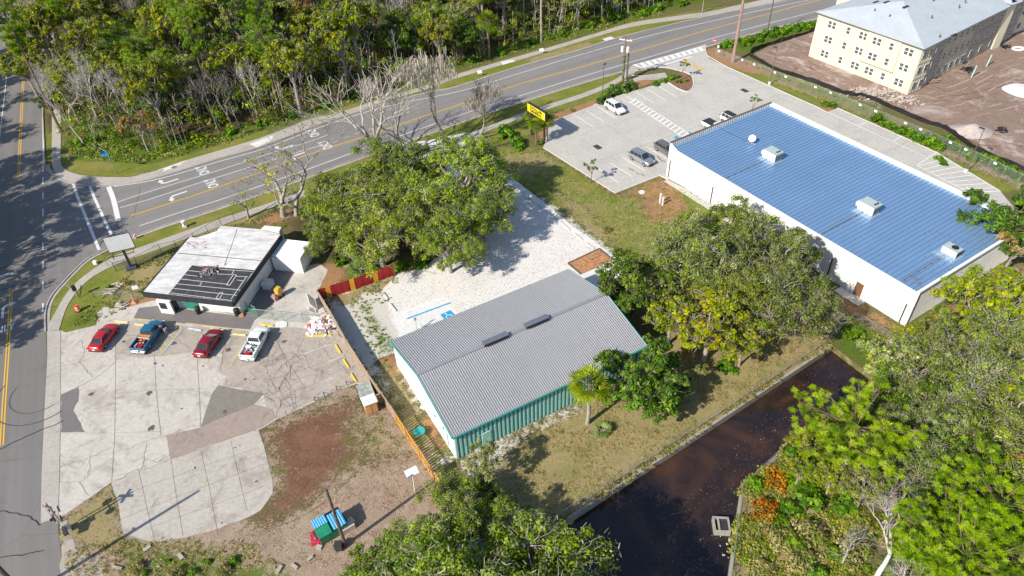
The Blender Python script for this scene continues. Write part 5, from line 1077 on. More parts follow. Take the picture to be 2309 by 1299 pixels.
M_rtu = PM('hvac_casing', (0.60, 0.62, 0.58), 0.5, var=0.12, scale=2, dirt=(0.45, 0.42, 0.36), dscale=1.5, dth=0.6)
M_rtutop = PM('hvac_top', (0.38, 0.45, 0.42), 0.5, var=0.1)
M_black = PM('black_plastic', (0.02, 0.02, 0.022), 0.5); M_blk2 = PM('dark_fascia', (0.026, 0.027, 0.03), 0.65, var=0.3, scale=1.5)
M_steel = PM('galvanised_steel', (0.42, 0.43, 0.44), 0.45, 0.6); M_dsteel = PM('dark_steel', (0.05, 0.05, 0.055), 0.5, 0.3)
M_white = PM('white_paint', (0.76, 0.76, 0.75), 0.5, var=0.04); M_stucco = PM('white_stucco', (0.72, 0.72, 0.71), 0.85, var=0.07, scale=1, dirt=(0.55, 0.52, 0.48), dscale=0.9, dth=0.6)
M_door = PM('brown_door', (0.17, 0.085, 0.04), 0.6); M_glassd = PM('dark_glass', (0.02, 0.028, 0.032), 0.08, var=0.2, spec=0.6)
M_debris = PM('dry_leaves', (0.2, 0.1, 0.06), 0.9, var=0.5, scale=6)

# ---------------------------------------------------------------- blue-roofed store
ST = empty('store_building', (25.3, 98.0, 0), R(-58.3), 'long white metal store with sky-tinted blue standing-seam roof and three rooftop units', 'building')
LX, LY, WH = 42.0, 22.2, 5.25
m = MB(); m.box((LX / 2, 0, WH / 2), (LX, 0.2, WH)); m.box((LX / 2, LY, WH / 2 + .3), (LX, 0.2, WH + .6)); m.box((LX - 0.1, LY / 2, WH / 2), (0.2, LY - 0.2, WH))
m.m = 0
for i in range(int(LX / 0.4)): m.box((0.2 + i * 0.4, -0.115, WH / 2), (0.09, 0.03, WH))
m.box((LX / 2, -0.13, WH - 0.02), (LX, 0.12, 0.12)); o = m.build('wall', M_whitemetal, ST)
m = MB()
m.box((LX + 0.02, LY / 2, WH / 2 + .02), (0.04, LY - 0.04, WH - .1))
for i in range(int(LY / 0.3)): m.box((LX + 0.07, 0.15 + i * 0.3, WH / 2), (0.06, 0.12, WH - 0.1))
m.build('rear_wall', M_beige, ST); 
m = MB(); m.box((LX + 0.04, LY / 2, WH + 0.1), (0.34, LY + 0.2, 0.3)); m.box((LX + 0.12, 0.0, WH / 2), (0.14, 0.16, WH)); m.build('rear_trim', M_whitemetal, ST)
m = MB(); m.box((0.0, LY / 2, 2.95), (0.22, LY + 0.1, 5.9)); m.build('front_parapet', M_beige, ST)
fp = MB(); fp.box((0.0, LY / 2, 5.95), (0.36, LY + 0.2, 0.1)); fp.build('parapet_cap', M_brownmetal, ST)
m = MB(); 
for i in range(int(LY / 0.42)): m.box((0.16, 0.3 + i * 0.42, 5.55), (0.1, 0.2, 0.7))
m.build('parapet_rib', M_beige, ST)
m = MB(); m.box((0.125, LY / 2, 5.55), (0.03, LY - 0.3, 0.68)); m.build('parapet_backing', PM('brown_metal', (0.2, 0.15, 0.12), 0.6), ST)
m = MB(); m.add([(0, -0.1, WH), (1.5, -0.1, WH), (0, -0.1, 5.9), (0, 0.1, WH), (1.5, 0.1, WH), (0, 0.1, 5.9)], [(0, 1, 2), (5, 4, 3), (1, 4, 5, 2)]); m.build('parapet_return', M_whitemetal, ST)
m = MB(); m.box((LX / 2, LY, 5.75), (LX + 0.1, 0.75, 0.3)); m.box((LX / 2, LY - 0.3, 5.6), (LX, 0.05, 0.5)); m.build('side_parapet', M_whitemetal, ST)
def rz_(y): return WH + 0.02 + 0.28 * y / LY
m = MB(); m.add([(0.1, 0.0, rz_(0)), (LX - 0.15, 0.0, rz_(0)), (LX - 0.15, LY - 0.3, rz_(LY)), (0.1, LY - 0.3, rz_(LY))], [(0, 1, 2, 3)]); rf = m.build('roof', M_skyroof, ST)
m = MB()
for i in range(1, 67):
    x = i * 0.62 + 0.3
    if x < LX - 0.3: m.add([(x - .03, 0, rz_(0) + .01), (x + .03, 0, rz_(0) + .01), (x + .03, LY - .3, rz_(LY) + .01), (x - .03, LY - .3, rz_(LY) + .01), (x - .02, 0, rz_(0) + .07), (x + .02, 0, rz_(0) + .07), (x + .02, LY - .3, rz_(LY) + .07), (x - .02, LY - .3, rz_(LY) + .07)], [(0, 4, 7, 3), (4, 5, 6, 7), (5, 1, 2, 6), (0, 1, 5, 4)])
m.build('roof_seam', M_seam, ST)
for x in (0.55, 9.7, 30.8, LX - 0.6):
    m = MB(); m.box((x, -0.2, 1.6), (0.12, 0.12, 3.0)); m.build('downspout', M_dsteel, ST)
m = MB(); m.box((35.3, -0.16, 1.05), (1.0, 0.06, 2.1)); m.build('door', M_door, ST)
m = MB(); m.box((34.9, -0.9, 0.06), (3.6, 1.5, 0.12)); m.box((LX / 2 - 9, -0.8, 0.03), (22, 1.3, 0.06)); struct('step', m, C_new).parent = ST
def roofunit(u, v, d, lab, kind=0):
    inv = ST.matrix_world
    bpy.context.view_layer.update(); lp = ST.matrix_world.inverted() @ g(u, v, 5.5)
    z0 = rz_(lp.y) + 0.05; wp = ST.matrix_world @ Vector((lp.x, lp.y, z0))
    e = empty('rooftop_unit', wp, R(-58.3), lab, 'air conditioner', 'rooftop units on the blue roof')
    m = MB(); m.box((0, 0, d[2] / 2 + .1), d); m.box((0, 0, 0.06), (d[0] * .96, d[1] * .96, 0.12)); c = m.build('casing', M_rtu, e)
    m = MB(); m.box((0, 0, d[2] + .13), (d[0] * 1.03, d[1] * 1.03, 0.06)); m.build('top_panel', M_rtutop, e)
    m = MB()
    for i in range(7): m.box((d[0] / 2 + 0.02, -d[1] * .42 + i * d[1] * .14, d[2] * .55), (0.04, 0.07, d[2] * .75))
    m.build('coil_guard', M_dsteel, e)
    if kind == 0:
        for sx in (-.12, .16):
            m = MB(); m.cyl((d[0] * .3, d[1] * (sx + .1), d[2] + .14), (d[0] * .3, d[1] * (sx + .1), d[2] + .26), 0.16, 12); m.build('fan', M_dsteel, e)
        m = MB(); m.box((-d[0] / 2 - 0.25, -d[1] * .1, d[2] * .45), (0.5, d[1] * .5, d[2] * .5)); m.build('hood', M_rtu, e)
    else: m = MB(); m.cyl((d[0] * .1, d[1] * .1, d[2] + .14), (d[0] * .1, d[1] * .1, d[2] + .24), 0.42, 16); m.build('fan', M_black, e)
    # conduit down to the eave is a thing fixed on the roof
    return e, lp
U1, L1 = roofunit(1741, 356, (2.3, 1.7, 1.15), 'rooftop unit nearest the satellite dish')
U2, L2 = roofunit(1958, 474, (2.3, 1.7, 1.15), 'rooftop unit in the middle of the blue roof')
U3, L3 = roofunit(2144, 570, (1.9, 1.3, 0.75), 'low rooftop unit near the back corner under the oak', 1)
for k, (lp, lab) in enumerate(((L1, 'first'), (L2, 'second'), (L3, 'third'))):
    m = MB(); m.tube([(lp.x - 0.2, lp.y - 0.9, rz_(lp.y) + .2), (lp.x - 0.25, 0.05, rz_(0) + .18)], 0.05, 6); m.build('conduit', M_steel, ST)
    m = MB()
    for i in range(6): m.box((lp.x - 0.2, 0.5 + (lp.y - 1.4) * i / 6, rz_(3) + 0.1), (0.25, 0.12, 0.1))
    m.build('conduit_block', M_brownmetal, ST)
for lp in (L1, L2, L3): m = MB(); m.box((lp.x, lp.y - 0.5, rz_(lp.y) + 0.015), (2.8, 2.4, 0.02)); m.build('flashing', PM('bare_zinc', (0.36, 0.5, 0.66), .5, .4, var=.15), ST)
bpy.context.view_layer.update(); lp = ST.matrix_world.inverted() @ g(1694, 322, 5.5); wp = ST.matrix_world @ Vector((lp.x, lp.y, rz_(lp.y)))
e = empty('satellite_dish', wp, 0, 'white satellite dish on the blue roof with a cable to the parapet', 'satellite dish')
m = MB(); m.tube([(0, 0, 0), (0, 0, 0.7)], 0.04, 6); m.tube([(-.5, -.4, .04), (.5, .4, .04)], 0.03, 4); m.tube([(-.5, .4, .04), (.5, -.4, .04)], 0.03, 4); m.build('mount', M_steel, e)
m = MB(); rings = 5; n = 20; vs = [(0, 0, -0.10)]; fs = []
for r_ in range(1, rings + 1):
    for k in range(n): a = 2 * math.pi * k / n; rr = 0.55 * r_ / rings; vs.append((rr * math.cos(a), rr * math.sin(a), -0.10 + 0.12 * (r_ / rings) ** 2))
for k in range(n): fs.append((0, 1 + k, 1 + (k + 1) % n))
for r_ in range(1, rings):
    for k in range(n): a = 1 + (r_ - 1) * n; fs.append((a + k, a + n + k, a + n + (k + 1) % n, a + (k + 1) % n))
m.add(vs, fs); o = m.build('reflector', M_white, e, True); o.location = (0, 0, 0.85); o.rotation_euler = (R(62), 0, R(-20))
m = MB(); m.tube([(0, 0, .55), (0.1, -0.55, .8)], 0.025, 4); m.box((0.1, -0.6, .82), (.12, .12, .12)); m.build('feed_arm', M_steel, e)
bpy.context.view_layer.update(); a = ST.matrix_world @ Vector((0.35, lp.y - .8, 5.85)); b = ST.matrix_world @ Vector((1.8, lp.y - .5, 5.5)); m = MB(); m.tube([a - wp, b - wp, Vector((0, 0, .1))], 0.02, 4); m.build('cable', M_black, e)
m = MB(); r = random.Random(3)
bpy.context.view_layer.update()
for k in range(170):
    cx, cy, sd_ = [(LX - 1.2, 1.6, .6), (LX - 5.5, 11.5, .9), (LX - 1.5, 7, 1.6), (LX - 1, 15, 2.0)][k % 4]; x = min(LX - .3, r.gauss(cx, sd_)); y = abs(r.gauss(cy, sd_)); a = r.uniform(0, 3.1); s = r.uniform(.05, .16)
    z = rz_(y) + .08; m.poly([(x + s * math.cos(a), y + s * math.sin(a), z), (x - s * .4 * math.sin(a), y + s * .4 * math.cos(a), z + .02), (x - s * math.cos(a), y - s * math.sin(a), z), (x + s * .4 * math.sin(a), y - s * .4 * math.cos(a), z + .01)])
o = m.build('fallen_leaves', M_debris); o.matrix_world = ST.matrix_world.copy(); tag(o, 'brown leaf litter on the back end of the blue roof', 'leaves', kind='stuff')

# ---------------------------------------------------------------- teal and white building
TB = empty('metal_building', (-6.5, 45.4, 0), R(28.5), 'white and teal metal building with a grey ribbed gable roof', 'building')
TX, TY, EH, RH = 24.0, 15.6, 3.9, 5.75
for x, s in ((0.0, -1), (TX, 1)):
    m = MB()
    m.add([(x, 0, 0), (x, TY, 0), (x, TY, EH), (x, TY / 2, RH), (x, 0, EH), (x - s * .15, 0, 0), (x - s * .15, TY, 0), (x - s * .15, TY, EH), (x - s * .15, TY / 2, RH), (x - s * .15, 0, EH)], [(4, 3, 2, 1, 0), (5, 6, 7, 8, 9), (0, 1, 6, 5), (1, 2, 7, 6), (4, 0, 5, 9)])
    m.build('gable_wall', PM('white_stucco_wall', (0.80, 0.80, 0.785), 0.7, var=0.04, scale=0.8), TB)
m = MB(); m.box((TX / 2, 0.09, EH / 2), (TX - 0.3, 0.15, EH)); m.box((TX / 2, TY - .09, EH / 2), (TX - .3, 0.15, EH)); m.build('long_wall', M_teal, TB)
m = MB()
for i in range(int(TX / 0.5)): m.box((0.2 + i * 0.5, -0.02, EH / 2), (0.22, 0.1, EH - .05))
m.build('wall_rib', M_tealrib, TB)
ov = 0.22; sl = (RH - EH) / (TY / 2)
for s in (0, 1):
    y0, y1 = (-ov, TY / 2) if s == 0 else (TY + ov, TY / 2); z0 = EH - sl * ov + 0.05; z1 = RH + 0.05; m = MB()
    V = [(-ov, y0, z0), (TX + ov, y0, z0), (TX + ov, y1, z1), (-ov, y1, z1)]; m.poly(V if s == 0 else V[::-1]); m.poly([(a, b, c - .08) for a, b, c in (V[::-1] if s == 0 else V)])
    n = 94
    for i in range(n + 1):
        x = -ov + .05 + i * (TX + 2 * ov - .1) / n; m.m = 1
        q = [(x - .045, y0, z0 + .005), (x + .045, y0, z0 + .005), (x + .045, y1, z1 + .005), (x - .045, y1, z1 + .005)]; p = [(x - .022, y0, z0 + .055), (x + .022, y0, z0 + .05), (x + .022, y1, z1 + .055), (x - .022, y1, z1 + .05)]
        m.add(q + p, [(0, 4, 7, 3), (4, 5, 6, 7), (5, 1, 2, 6), (0, 1, 5, 4)])
    m.build('roof', [M_galv, M_galvrib], TB)
m = MB()
for x in (-ov - .02, TX + ov + .02):
    for y0, y1 in ((-ov, TY / 2), (TY + ov, TY / 2)):
        z0 = EH - sl * ov; m.add([(x - .05, y0, z0 - .12), (x + .05, y0, z0 - .12), (x + .05, y0, z0 + .1), (x - .05, y0, z0 + .1), (x - .05, y1, RH - .12), (x + .05, y1, RH - .12), (x + .05, y1, RH + .1), (x - .05, y1, RH + .1)], [(0, 1, 2, 3), (3, 2, 6, 7), (0, 3, 7, 4), (1, 5, 6, 2), (0, 4, 5, 1)])
m.box((TX / 2, -ov - .04, EH - .12), (TX + .4, .12, .16)); m.box((TX / 2, TY + ov + .04, EH - .1), (TX + .4, .12, .14)); m.build('trim', M_teal, TB)
m = MB(); m.box((TX / 2, TY / 2, RH + .1), (TX + .4, .42, .06)); m.build('ridge_cap', M_galv, TB)
bpy.context.view_layer.update()
M_vent = PM('ridge_vent_metal', (0.17, 0.19, 0.23), 0.5, 0.3)
for (u0, v0), (u1, v1) in (((1090, 777), (1148, 757)), ((1186, 738), (1238, 717))):
    a = TB.matrix_world.inverted() @ g(u0, v0, RH + .4); b = TB.matrix_world.inverted() @ g(u1, v1, RH + .4); L = (b.x - a.x); cx = (a.x + b.x) / 2
    m = MB(); m.box((cx, TY / 2, RH + .25), (L, .6, .36)); v_ = m.build('ridge_vent', M_vent, TB); m = MB(); m.box((cx, TY / 2, RH + .46), (L + .1, .7, .05)); m.build('cap', M_vent, v_)
    m = MB(); m.box((cx, TY / 2 - .42, RH + .3), (L * .95, .06, .2)); m.build('louvre', M_black, v_)
m = MB(); m.box((-.06, 4.6, 2.2), (.08, .25, .3)); m.box((-.06, 1.6, 1.6), (.06, .05, 2.2)); m.box((-.08, 2.4, 2.6), (.1, .2, .25)); m.build('meter_box', M_teal, TB)
m = MB(); m.box((TX - 3.2, -.14, 1.5), (.14, .14, 3.8)); m.build('vent_stack', M_dsteel, TB)
m = MB(); m.box((3.6, -.1, 1.1), (1.0, .1, 2.1)); m.build('door', M_tealrib, TB)
o = MB().box((0, 0, 0.5), (.7, .7, 1.0)); c_ = g(1082, 1030); t_ = o.build('utility_box', M_rtu, None, loc=c_); t_.rotation_euler.z = R(28); tag(t_, 'small white utility box beside the teal wall', 'utility box')

# ---------------------------------------------------------------- low restaurant
RZ = 3.3
def g3(u, v, z=RZ): return g(u, v, z)
RS = empty('restaurant_building', (-40, 75, 0), 0, 'low flat-roofed white restaurant with a black fascia', 'building'); off = Vector((-40, 75, 0))
def loc(pts): return [Vector((p.x, p.y)) - off.to_2d() for p in pts]
A, B, Cc, D, E_, F_, H_ = g3(320, 659), g3(524, 682), g3(634, 529), g3(586, 517), g3(498, 509), g3(475, 538), g3(426, 534.6)
roofpoly = loc([A, B, Cc, D, E_, F_, H_])
def m_restroof():
    t = NT('white_membrane'); p = t.coord(); n1 = t.noise(p, 0.5, 6, 0.8); n2 = t.noise(p, 2.2, 5, 0.8); mp = t.n('Mapping'); t.link(p, mp.inputs[0]); mp.inputs['Rotation'].default_value = (0, 0, R(13)); mp.inputs['Scale'].default_value = (0.35, 1.8, 1)
    n3 = t.noise(mp.outputs[0], 1.0, 5, 0.75); c = t.ramp(n1, [(0.35, (0.5, 0.485, 0.47)), (0.62, (0.72, 0.71, 0.69))]); c = t.mix(t.rng(n3, 0.48, 0.64, 0, 0.6), c, (0.36, 0.345, 0.33)); c = t.mix(t.rng(n2, 0.58, 0.7, 0, 0.55), c, (0.24, 0.225, 0.21)); return t.fin(c, 0.8, 0, 0.3)
M_mem = m_restroof()
m = MB(); m.prism(roofpoly, RZ - 0.35, RZ); m.build('roof', M_mem, RS)
def wallrun(mb, P, t, z0, z1):
    for i in range(len(P) - 1): mb.wall(P[i], P[i + 1], t, z0, z1)
m = MB(); P_ = loc([H_, A, B, Cc]); wallrun(m, P_, 0.16, RZ - 0.75, RZ + 0.05); m.build('fascia', M_blk2, RS)
def lerp2(a, b, t): return a + (b - a) * t
fr = loc([A, B, Cc, H_]); a2 = lerp2(fr[0], fr[3], .11); b2 = lerp2(fr[1], fr[2], .10); ins = (fr[1] - fr[0]).normalized() * .35
m = MB(); wp_ = [a2 + ins, b2 - ins, lerp2(fr[2], fr[1], .01) - ins, roofpoly[3] + Vector((.3, -.3)), roofpoly[4] + Vector((.3, -.3)), roofpoly[6] + ins]; m.prism(wp_, 0, RZ - .36); m.build('wall', M_stucco, RS)
m = MB(); q0 = lerp2(a2, b2, .36) ; q1 = lerp2(a2, b2, .5); dn = (fr[1] - fr[0]).normalized(); nn = Vector((dn.y, -dn.x)); m.wall(q0 + nn * .06, q1 + nn * .06, .1, 0, 2.1); m.build('door', PM('green_door', (0.02, 0.22, 0.15), 0.5), RS)
m = MB(); z = lerp2(a2, b2, .2) + nn * .7; m.box((z.x, z.y, 1.1), (1.9, 1.4, 2.2), math.atan2(dn.y, dn.x)); pb = m.build('entrance_booth', M_stucco, RS)
m = MB(); zz = z + nn * .72 - dn * .2; m.box((zz.x, zz.y, 1.35), (.95, .06, 1.0), math.atan2(dn.y, dn.x)); m.build('window', M_glassd, pb)
m = MB(); zz = z + dn * .96; m.box((zz.x, zz.y, 1.05), (.06, .9, 1.9), math.atan2(dn.y, dn.x)); m.build('window', M_glassd, pb)
m = MB(); m.sheet(loc([g3(378, 663), g3(433, 597.6), g3(573.5, 609), g3(525, 680)]), RZ + .006); m.build('roof_felt', PM('black_felt', (0.045, 0.045, 0.048), 0.85, var=0.35, scale=1.4, obj=False, dirt=(0.12, 0.12, 0.12), dscale=1.0), RS)
m = MB()
CB = lambda x, y: (200 + x / 4.123, 480 + y / 4.123)
for a, b in (((905, 535), (1040, 550)), ((1190, 568), (1330, 575)), ((1360, 590), (1480, 595)), ((890, 575), (1010, 590)), ((850, 615), (1300, 665)), ((1380, 625), (1445, 635)), ((820, 660), (1410, 718)), ((790, 703), (1380, 768)), ((760, 745), (1330, 815)), ((735, 760), (960, 485)), ((1345, 830), (1520, 560)), ((1325, 800), (1470, 590)), ((1330, 575), (1350, 535)), ((1280, 670), (1345, 573)), ((1310, 675), (1375, 578)), ((1280, 670), (1310, 675)), ((1345, 573), (1375, 578)), ((1180, 800), (1220, 740)), ((1210, 805), (1250, 745)), ((1180, 800), (1210, 805)), ((1220, 740), (1250, 745)), ((1030, 680), (1050, 645)), ((820, 775), (830, 758)), ((1070, 795), (1080, 780)), ((1220, 525), (1525, 545)), ((960, 485), (1060, 500))):
    m.ribbon(loc([g3(*CB(*a)), g3(*CB(*b))]), .07, RZ + .012)
m.build('roof_seam', PM('white_sealant', (0.7, 0.7, 0.68), 0.8), RS)
m = MB(); m.ribbon(loc([g3(*CB(830, 375)), g3(*CB(1600, 445))]), .12, RZ + .008); m.ribbon(loc([g3(*CB(1380, 150)), g3(*CB(1330, 300)), g3(*CB(1260, 490))]), .05, RZ + .02); m.build('roof_joint', M_dsteel, RS)
m = MB(); r = random.Random(4)
for k in range(26):
    u, v = CB(r.uniform(900, 1090), r.uniform(262, 330)); q = g3(u, v); L = r.uniform(.15, .5); m.ribbon(loc([q, q + Vector((L, -L * .1, 0))]), r.uniform(.05, .13), RZ + .014)
m.build('rust_stain', PM('rust', (0.26, 0.13, 0.1), 0.9, var=0.4, scale=5), RS)
m = MB(); m.prism(loc([g3(588, 516, 3.0), g3(596, 508, 3.0), g3(634, 511.5, 3.0), g3(629, 522, 3.0)]), 0, 2.95); m.build('back_room', M_stucco, RS)
# corrugated annex
an = [g(610, 577, 2.5), g(637, 538, 2.5), g(700, 545, 2.5), g(676, 584, 2.5)]
m = MB(); m.prism(loc(an), 0, 2.3); aw = m.build('annex', M_stucco, RS)
a_, b_, c_, d_ = [Vector((p.x, p.y, 2.45)) - off for p in an]
for s in range(26):
    pass
m = MB(); n = 11
for i in range(n):
    t0, t1, t2 = i / n, (i + .5) / n, (i + 1) / n
    for ta, tb, z0, z1 in ((t0, t1, 0, .13), (t1, t2, .13, 0)):
        p0, p1 = a_.lerp(b_, ta), a_.lerp(b_, tb); q0, q1 = d_.lerp(c_, ta), d_.lerp(c_, tb)
        m.add([p0 + Vector((0, 0, z0)), q0 + Vector((0, 0, z0)), q1 + Vector((0, 0, z1)), p1 + Vector((0, 0, z1))], [(0, 1, 2, 3)])
m.build('corrugated_roof', PM('white_corrugated', (0.66, 0.66, 0.66), 0.55, var=0.1, dirt=(0.4, 0.38, 0.35), dscale=1.2), aw)
# rubble on the restaurant roof
def pile(name, px, z, n, spread, size, mats, label, cat, seed, hmax=.5, shape=(1, 1)):
    r = random.Random(seed); c = g(px[0], px[1], z); mbs = [MB() for _ in mats]
    for i in range(n):
        x, y = r.gauss(0, spread * shape[0]), r.gauss(0, spread * shape[1]); hh = hmax * math.exp(-(x * x / shape[0] ** 2 + y * y / shape[1] ** 2) / (2 * spread * spread)) * r.random()
        s = size * r.uniform(.5, 1.5); q = Matrix.Rotation(r.uniform(0, 6.3), 3, 'Z') @ Matrix.Rotation(r.uniform(-.7, .7), 3, 'X') @ Matrix.Rotation(r.uniform(-.7, .7), 3, 'Y')
        mbs[r.choices(range(len(mats)), [8] + [1] * (len(mats) - 1))[0]].box((c.x + x, c.y + y, z + s * .3 + hh), (s * r.uniform(.7, 2), s, s * r.uniform(.2, .7)), 0, q)
    big = MB()
    for i, b in enumerate(mbs):
        big.m = i; big.add(b.v, b.f)
    o = big.build(name, mats); return tag(o, label, cat, kind='stuff')
pile('debris_pile', (474, 612), RZ, 150, .42, .17, [PM('grey_rubble', (0.2, 0.19, 0.17), 0.9, var=0.5, scale=4), PM('pink_rubble', (0.45, 0.25, 0.24), 0.9)], 'heap of grey broken debris on the black part of the white roof', 'debris pile', 6, .6, (1.3, 1))
pile('rubble_pile', (725, 733), 0, 260, .75, .3, [PM('white_rubble', (0.7, 0.69, 0.66), 0.85, var=0.15), PM('red_rubble', (0.5, 0.03, 0.04), 0.7), PM('grey_rubble', (0.2, 0.19, 0.17), 0.9)], 'pile of white broken slabs with bits of red beside the brown fence', 'rubble pile', 7, .5)

# ---------------------------------------------------------------- apartment building under construction
AP = empty('apartment_building', (74.2, 122.1, 0), R(122.3), 'cream three-storey apartment building under construction with pale grey hip roof', 'building')
AL, AE = 22.2, 8.9     # local x along the long wall (away), local y negative = towards the building site
M_cream = PM('cream_sheathing', (0.64, 0.59, 0.44), 0.8, var=0.06, scale=0.7); M_frame = PM('window_frame_white', (0.7, 0.7, 0.68), 0.6)
M_win = PM('dark_window', (0.09, 0.1, 0.095), 0.25, var=0.4, scale=3); M_studs = PM('taupe_sheathing', (0.36, 0.31, 0.26), 0.85, var=0.2, scale=1)
def m_shingle():
    t = NT('pale_shingles'); p = t.coord(); f = t.noise(p, 3.0, 4, 0.8); b = t.noise(p, .3, 3)
    c = t.ramp(f, [(0.3, (0.33, 0.37, 0.4)), (0.7, (0.47, 0.51, 0.54))]); c = t.mix(0.3, c, t.ramp(b, [(0.3, (0.33, 0.37, 0.4)), (0.7, (0.5, 0.54, 0.57))])); return t.fin(c, 0.8, 0, 0.3)
M_shing = m_shingle(); DEP = 40.0; ang = R(-3.0)
m = MB(); m.prism([(0, 0), (AL, 0), (AL, -17), (30, -17), (30, -DEP), (3.0, -DEP), (1.6, -20), (0.9, -9), (0, -4)], 0, AE); m.build('wall', M_cream, AP)
m = MB(); m.box((7.4, .14, 5.9), (7.0, .28, 5.8)); m.build('wall_bay', M_cream, AP)
m = MB(); m.box((3.9 , .29, 3.05), (0.05, .05, .05)); m.box((7.4, .3, 2.98), (7.1, .08, .1)); m.build('wall_trim', PM('tan_trim', (0.42, 0.33, 0.2), 0.8), AP)
def window(parent, x, z, w=.86, h=1.5, y=.02):
    m = MB(); m.box((x, y, z), (w, .06, h)); f = m.build('window', M_frame, parent)
    m = MB()
    for dz in (-.28, .28): m.box((x, y + .04, z + dz * h / 1.25 * 1.0), (w * .78, .03, h * .36))
    m.build('pane', M_win, f)
cols = [(1.7, 2), (4.3, 1), (7.0, 2), (9.9, 2), (12.9, 2), (16.2, 1), (19.2, 2)]
cols = [(2.3, 2), (5.6, 1), (8.6, 2), (11.7, 2), (15.0, 1), (18.7, 2)]
for zc in (1.6, 4.5, 7.4):
    for x, k in cols:
        yy = .30 if (3.9 < x < 10.9 and zc > 3) else .02
        if k == 2: window(AP, x - .48, zc, y=yy); window(AP, x + .48, zc, y=yy)
        else: window(AP, x, zc, y=yy)
# end wall facing the site
e1_ = empty('end_wall', (0, 0, 0)); e1_.parent = AP
for k, (p0, p1) in enumerate((((0, 0), (0, -4)), ((0, -4), (.9, -9)), ((.9, -9), (1.6, -20)), ((1.6, -20), (3.0, -DEP)))):
    d = Vector((p1[0] - p0[0], p1[1] - p0[1])); L = d.length; aa = math.atan2(d.y, d.x); nn_ = Vector((d.y, -d.x)).normalized() * -1
    nn_ = Vector((-abs(nn_.x) if True else 0, nn_.y)); nn_ = Vector((-math.sin(-aa) if False else -abs(math.sin(aa)), (math.cos(aa) if math.sin(aa) < 0 else -math.cos(aa))))
    nn_ = Vector((d.y, -d.x)).normalized(); m = MB()
    for i in range(int(L / .55)):
        q = Vector(p0) + d.normalized() * (i + .5) * .55 + nn_ * .05
        if k in (0, 2): m.box((q.x, q.y, AE / 2), (.12, .1, AE - .3), aa)
    for z in (2.95, 5.9, AE - .2): q = Vector(p0) + d / 2 + nn_ * .05; m.box((q.x, q.y, z), (L, .14, .16), aa)
    m.build('siding', M_studs if k in (1, 3) else M_cream, AP)
    q = Vector(p0) + d / 2 + nn_ * .02; m = MB(); m.box((q.x, q.y, AE / 2), (L, .03, AE - .05), aa); m.build('sheathing', M_studs, AP)
    nw = 2 if L < 8 else 5
    for zc in (1.6, 4.5, 7.4):
        for i in range(nw):
            q = Vector(p0) + d * (i + .5) / nw + nn_ * .1; m = MB(); m.box((q.x, q.y, zc), (1.1, .06, 1.3), aa); f = m.build('window', M_frame, AP)
            q = q + nn_ * .04; m = MB(); m.box((q.x, q.y, zc - .3), (.85, .03, .5), aa); m.box((q.x, q.y, zc + .3), (.85, .03, .5), aa); m.build('pane', M_win, f)
bpy.data.objects.remove(e1_)
o_ = .45
m = MB(); zt = AE + 3.0
base = [(-o_, o_), (AL + o_, o_), (AL + o_, -DEP - 3), (2.3, -DEP - 3), (-o_ + 1.0, -14)]
R1, R2 = (AL / 2 + .4, -9.5), (AL / 2 + 2.5, -DEP + 6)
V = [(*base[0], AE), (*base[1], AE), (*base[2], AE), (*base[3], AE), (*base[4], AE), (*R1, zt), (*R2, zt)]
m.add(V, [(1, 0, 5), (2, 1, 5, 6), (3, 2, 6), (4, 3, 6, 5), (0, 4, 5)]); m.add([(a, b, c - .12) for a, b, c in V[:5]], [(0, 1, 2, 3, 4)])
for i in range(5):
    a, b = V[i], V[(i + 1) % 5]; m.add([a, b, (b[0], b[1], b[2] - .2), (a[0], a[1], a[2] - .2)], [(3, 2, 1, 0)])
rf = m.build('roof', M_shing, AP)
m = MB(); m.add([(10.6, 1.0, AE + .02), (18.9 - 5, -1, AE + 1.0)], [])
M_eave = PM('dark_eave', (0.14, 0.12, 0.09), 0.7); m = MB(); m.box((AL / 2, o_ + .03, AE - .1), (AL + 1, .06, .16)); m.build('eave_board', M_eave, AP)
m = MB(); m.box((20.2, .45, AE + .12), (.0001, .0001, .0001)); 
bpy.context.view_layer.update(); Mi = AP.matrix_world.inverted()
def roofz(x, y):    # height of the hip roof at a local point
    return min(AE + (o_ - y) * 3.0 / 9.95, AE + (x + o_) * 3.0 / (AL / 2 + .85), AE + (AL + o_ - x) * 3.0 / (AL / 2 + .05), zt)
for i, (u, v, w_) in enumerate(((1974, 9, 1), (1996, 16, 1), (2038, 29, 1), (2022, 8, 1), (2158, 62, 1))):
    q = Mi @ g(u, v, 10.4); m = MB(); m.box((q.x, q.y, roofz(q.x, q.y) + .06), (1.5, .45, .14), R(90)); m.build('ridge_vent', M_blk2, AP)
for i, (u, v) in enumerate(((1971, 28), (2005, 40), (2100, 14), (2162, 18), (2175, 8), (2100, 42), (2123, 71))):
    q = Mi @ g(u, v, 10.2); m = MB(); m.cyl((q.x, q.y, roofz(q.x, q.y) - .1), (q.x, q.y, roofz(q.x, q.y) + .5), .09, 8); m.build('vent_pipe', M_dsteel, AP)
W2 = empty('apartment_building', (99.5, 140.5, 0), R(32.3 - 3), 'second cream apartment wing at the right edge with a small blue canopy', 'building')
m = MB(); m.prism([(0, 0), (2.2, -.2), (2.6, 2.2), (26, 2.2), (26, 16), (0, 16)], 0, 9.2); m.build('wall', M_cream, W2)
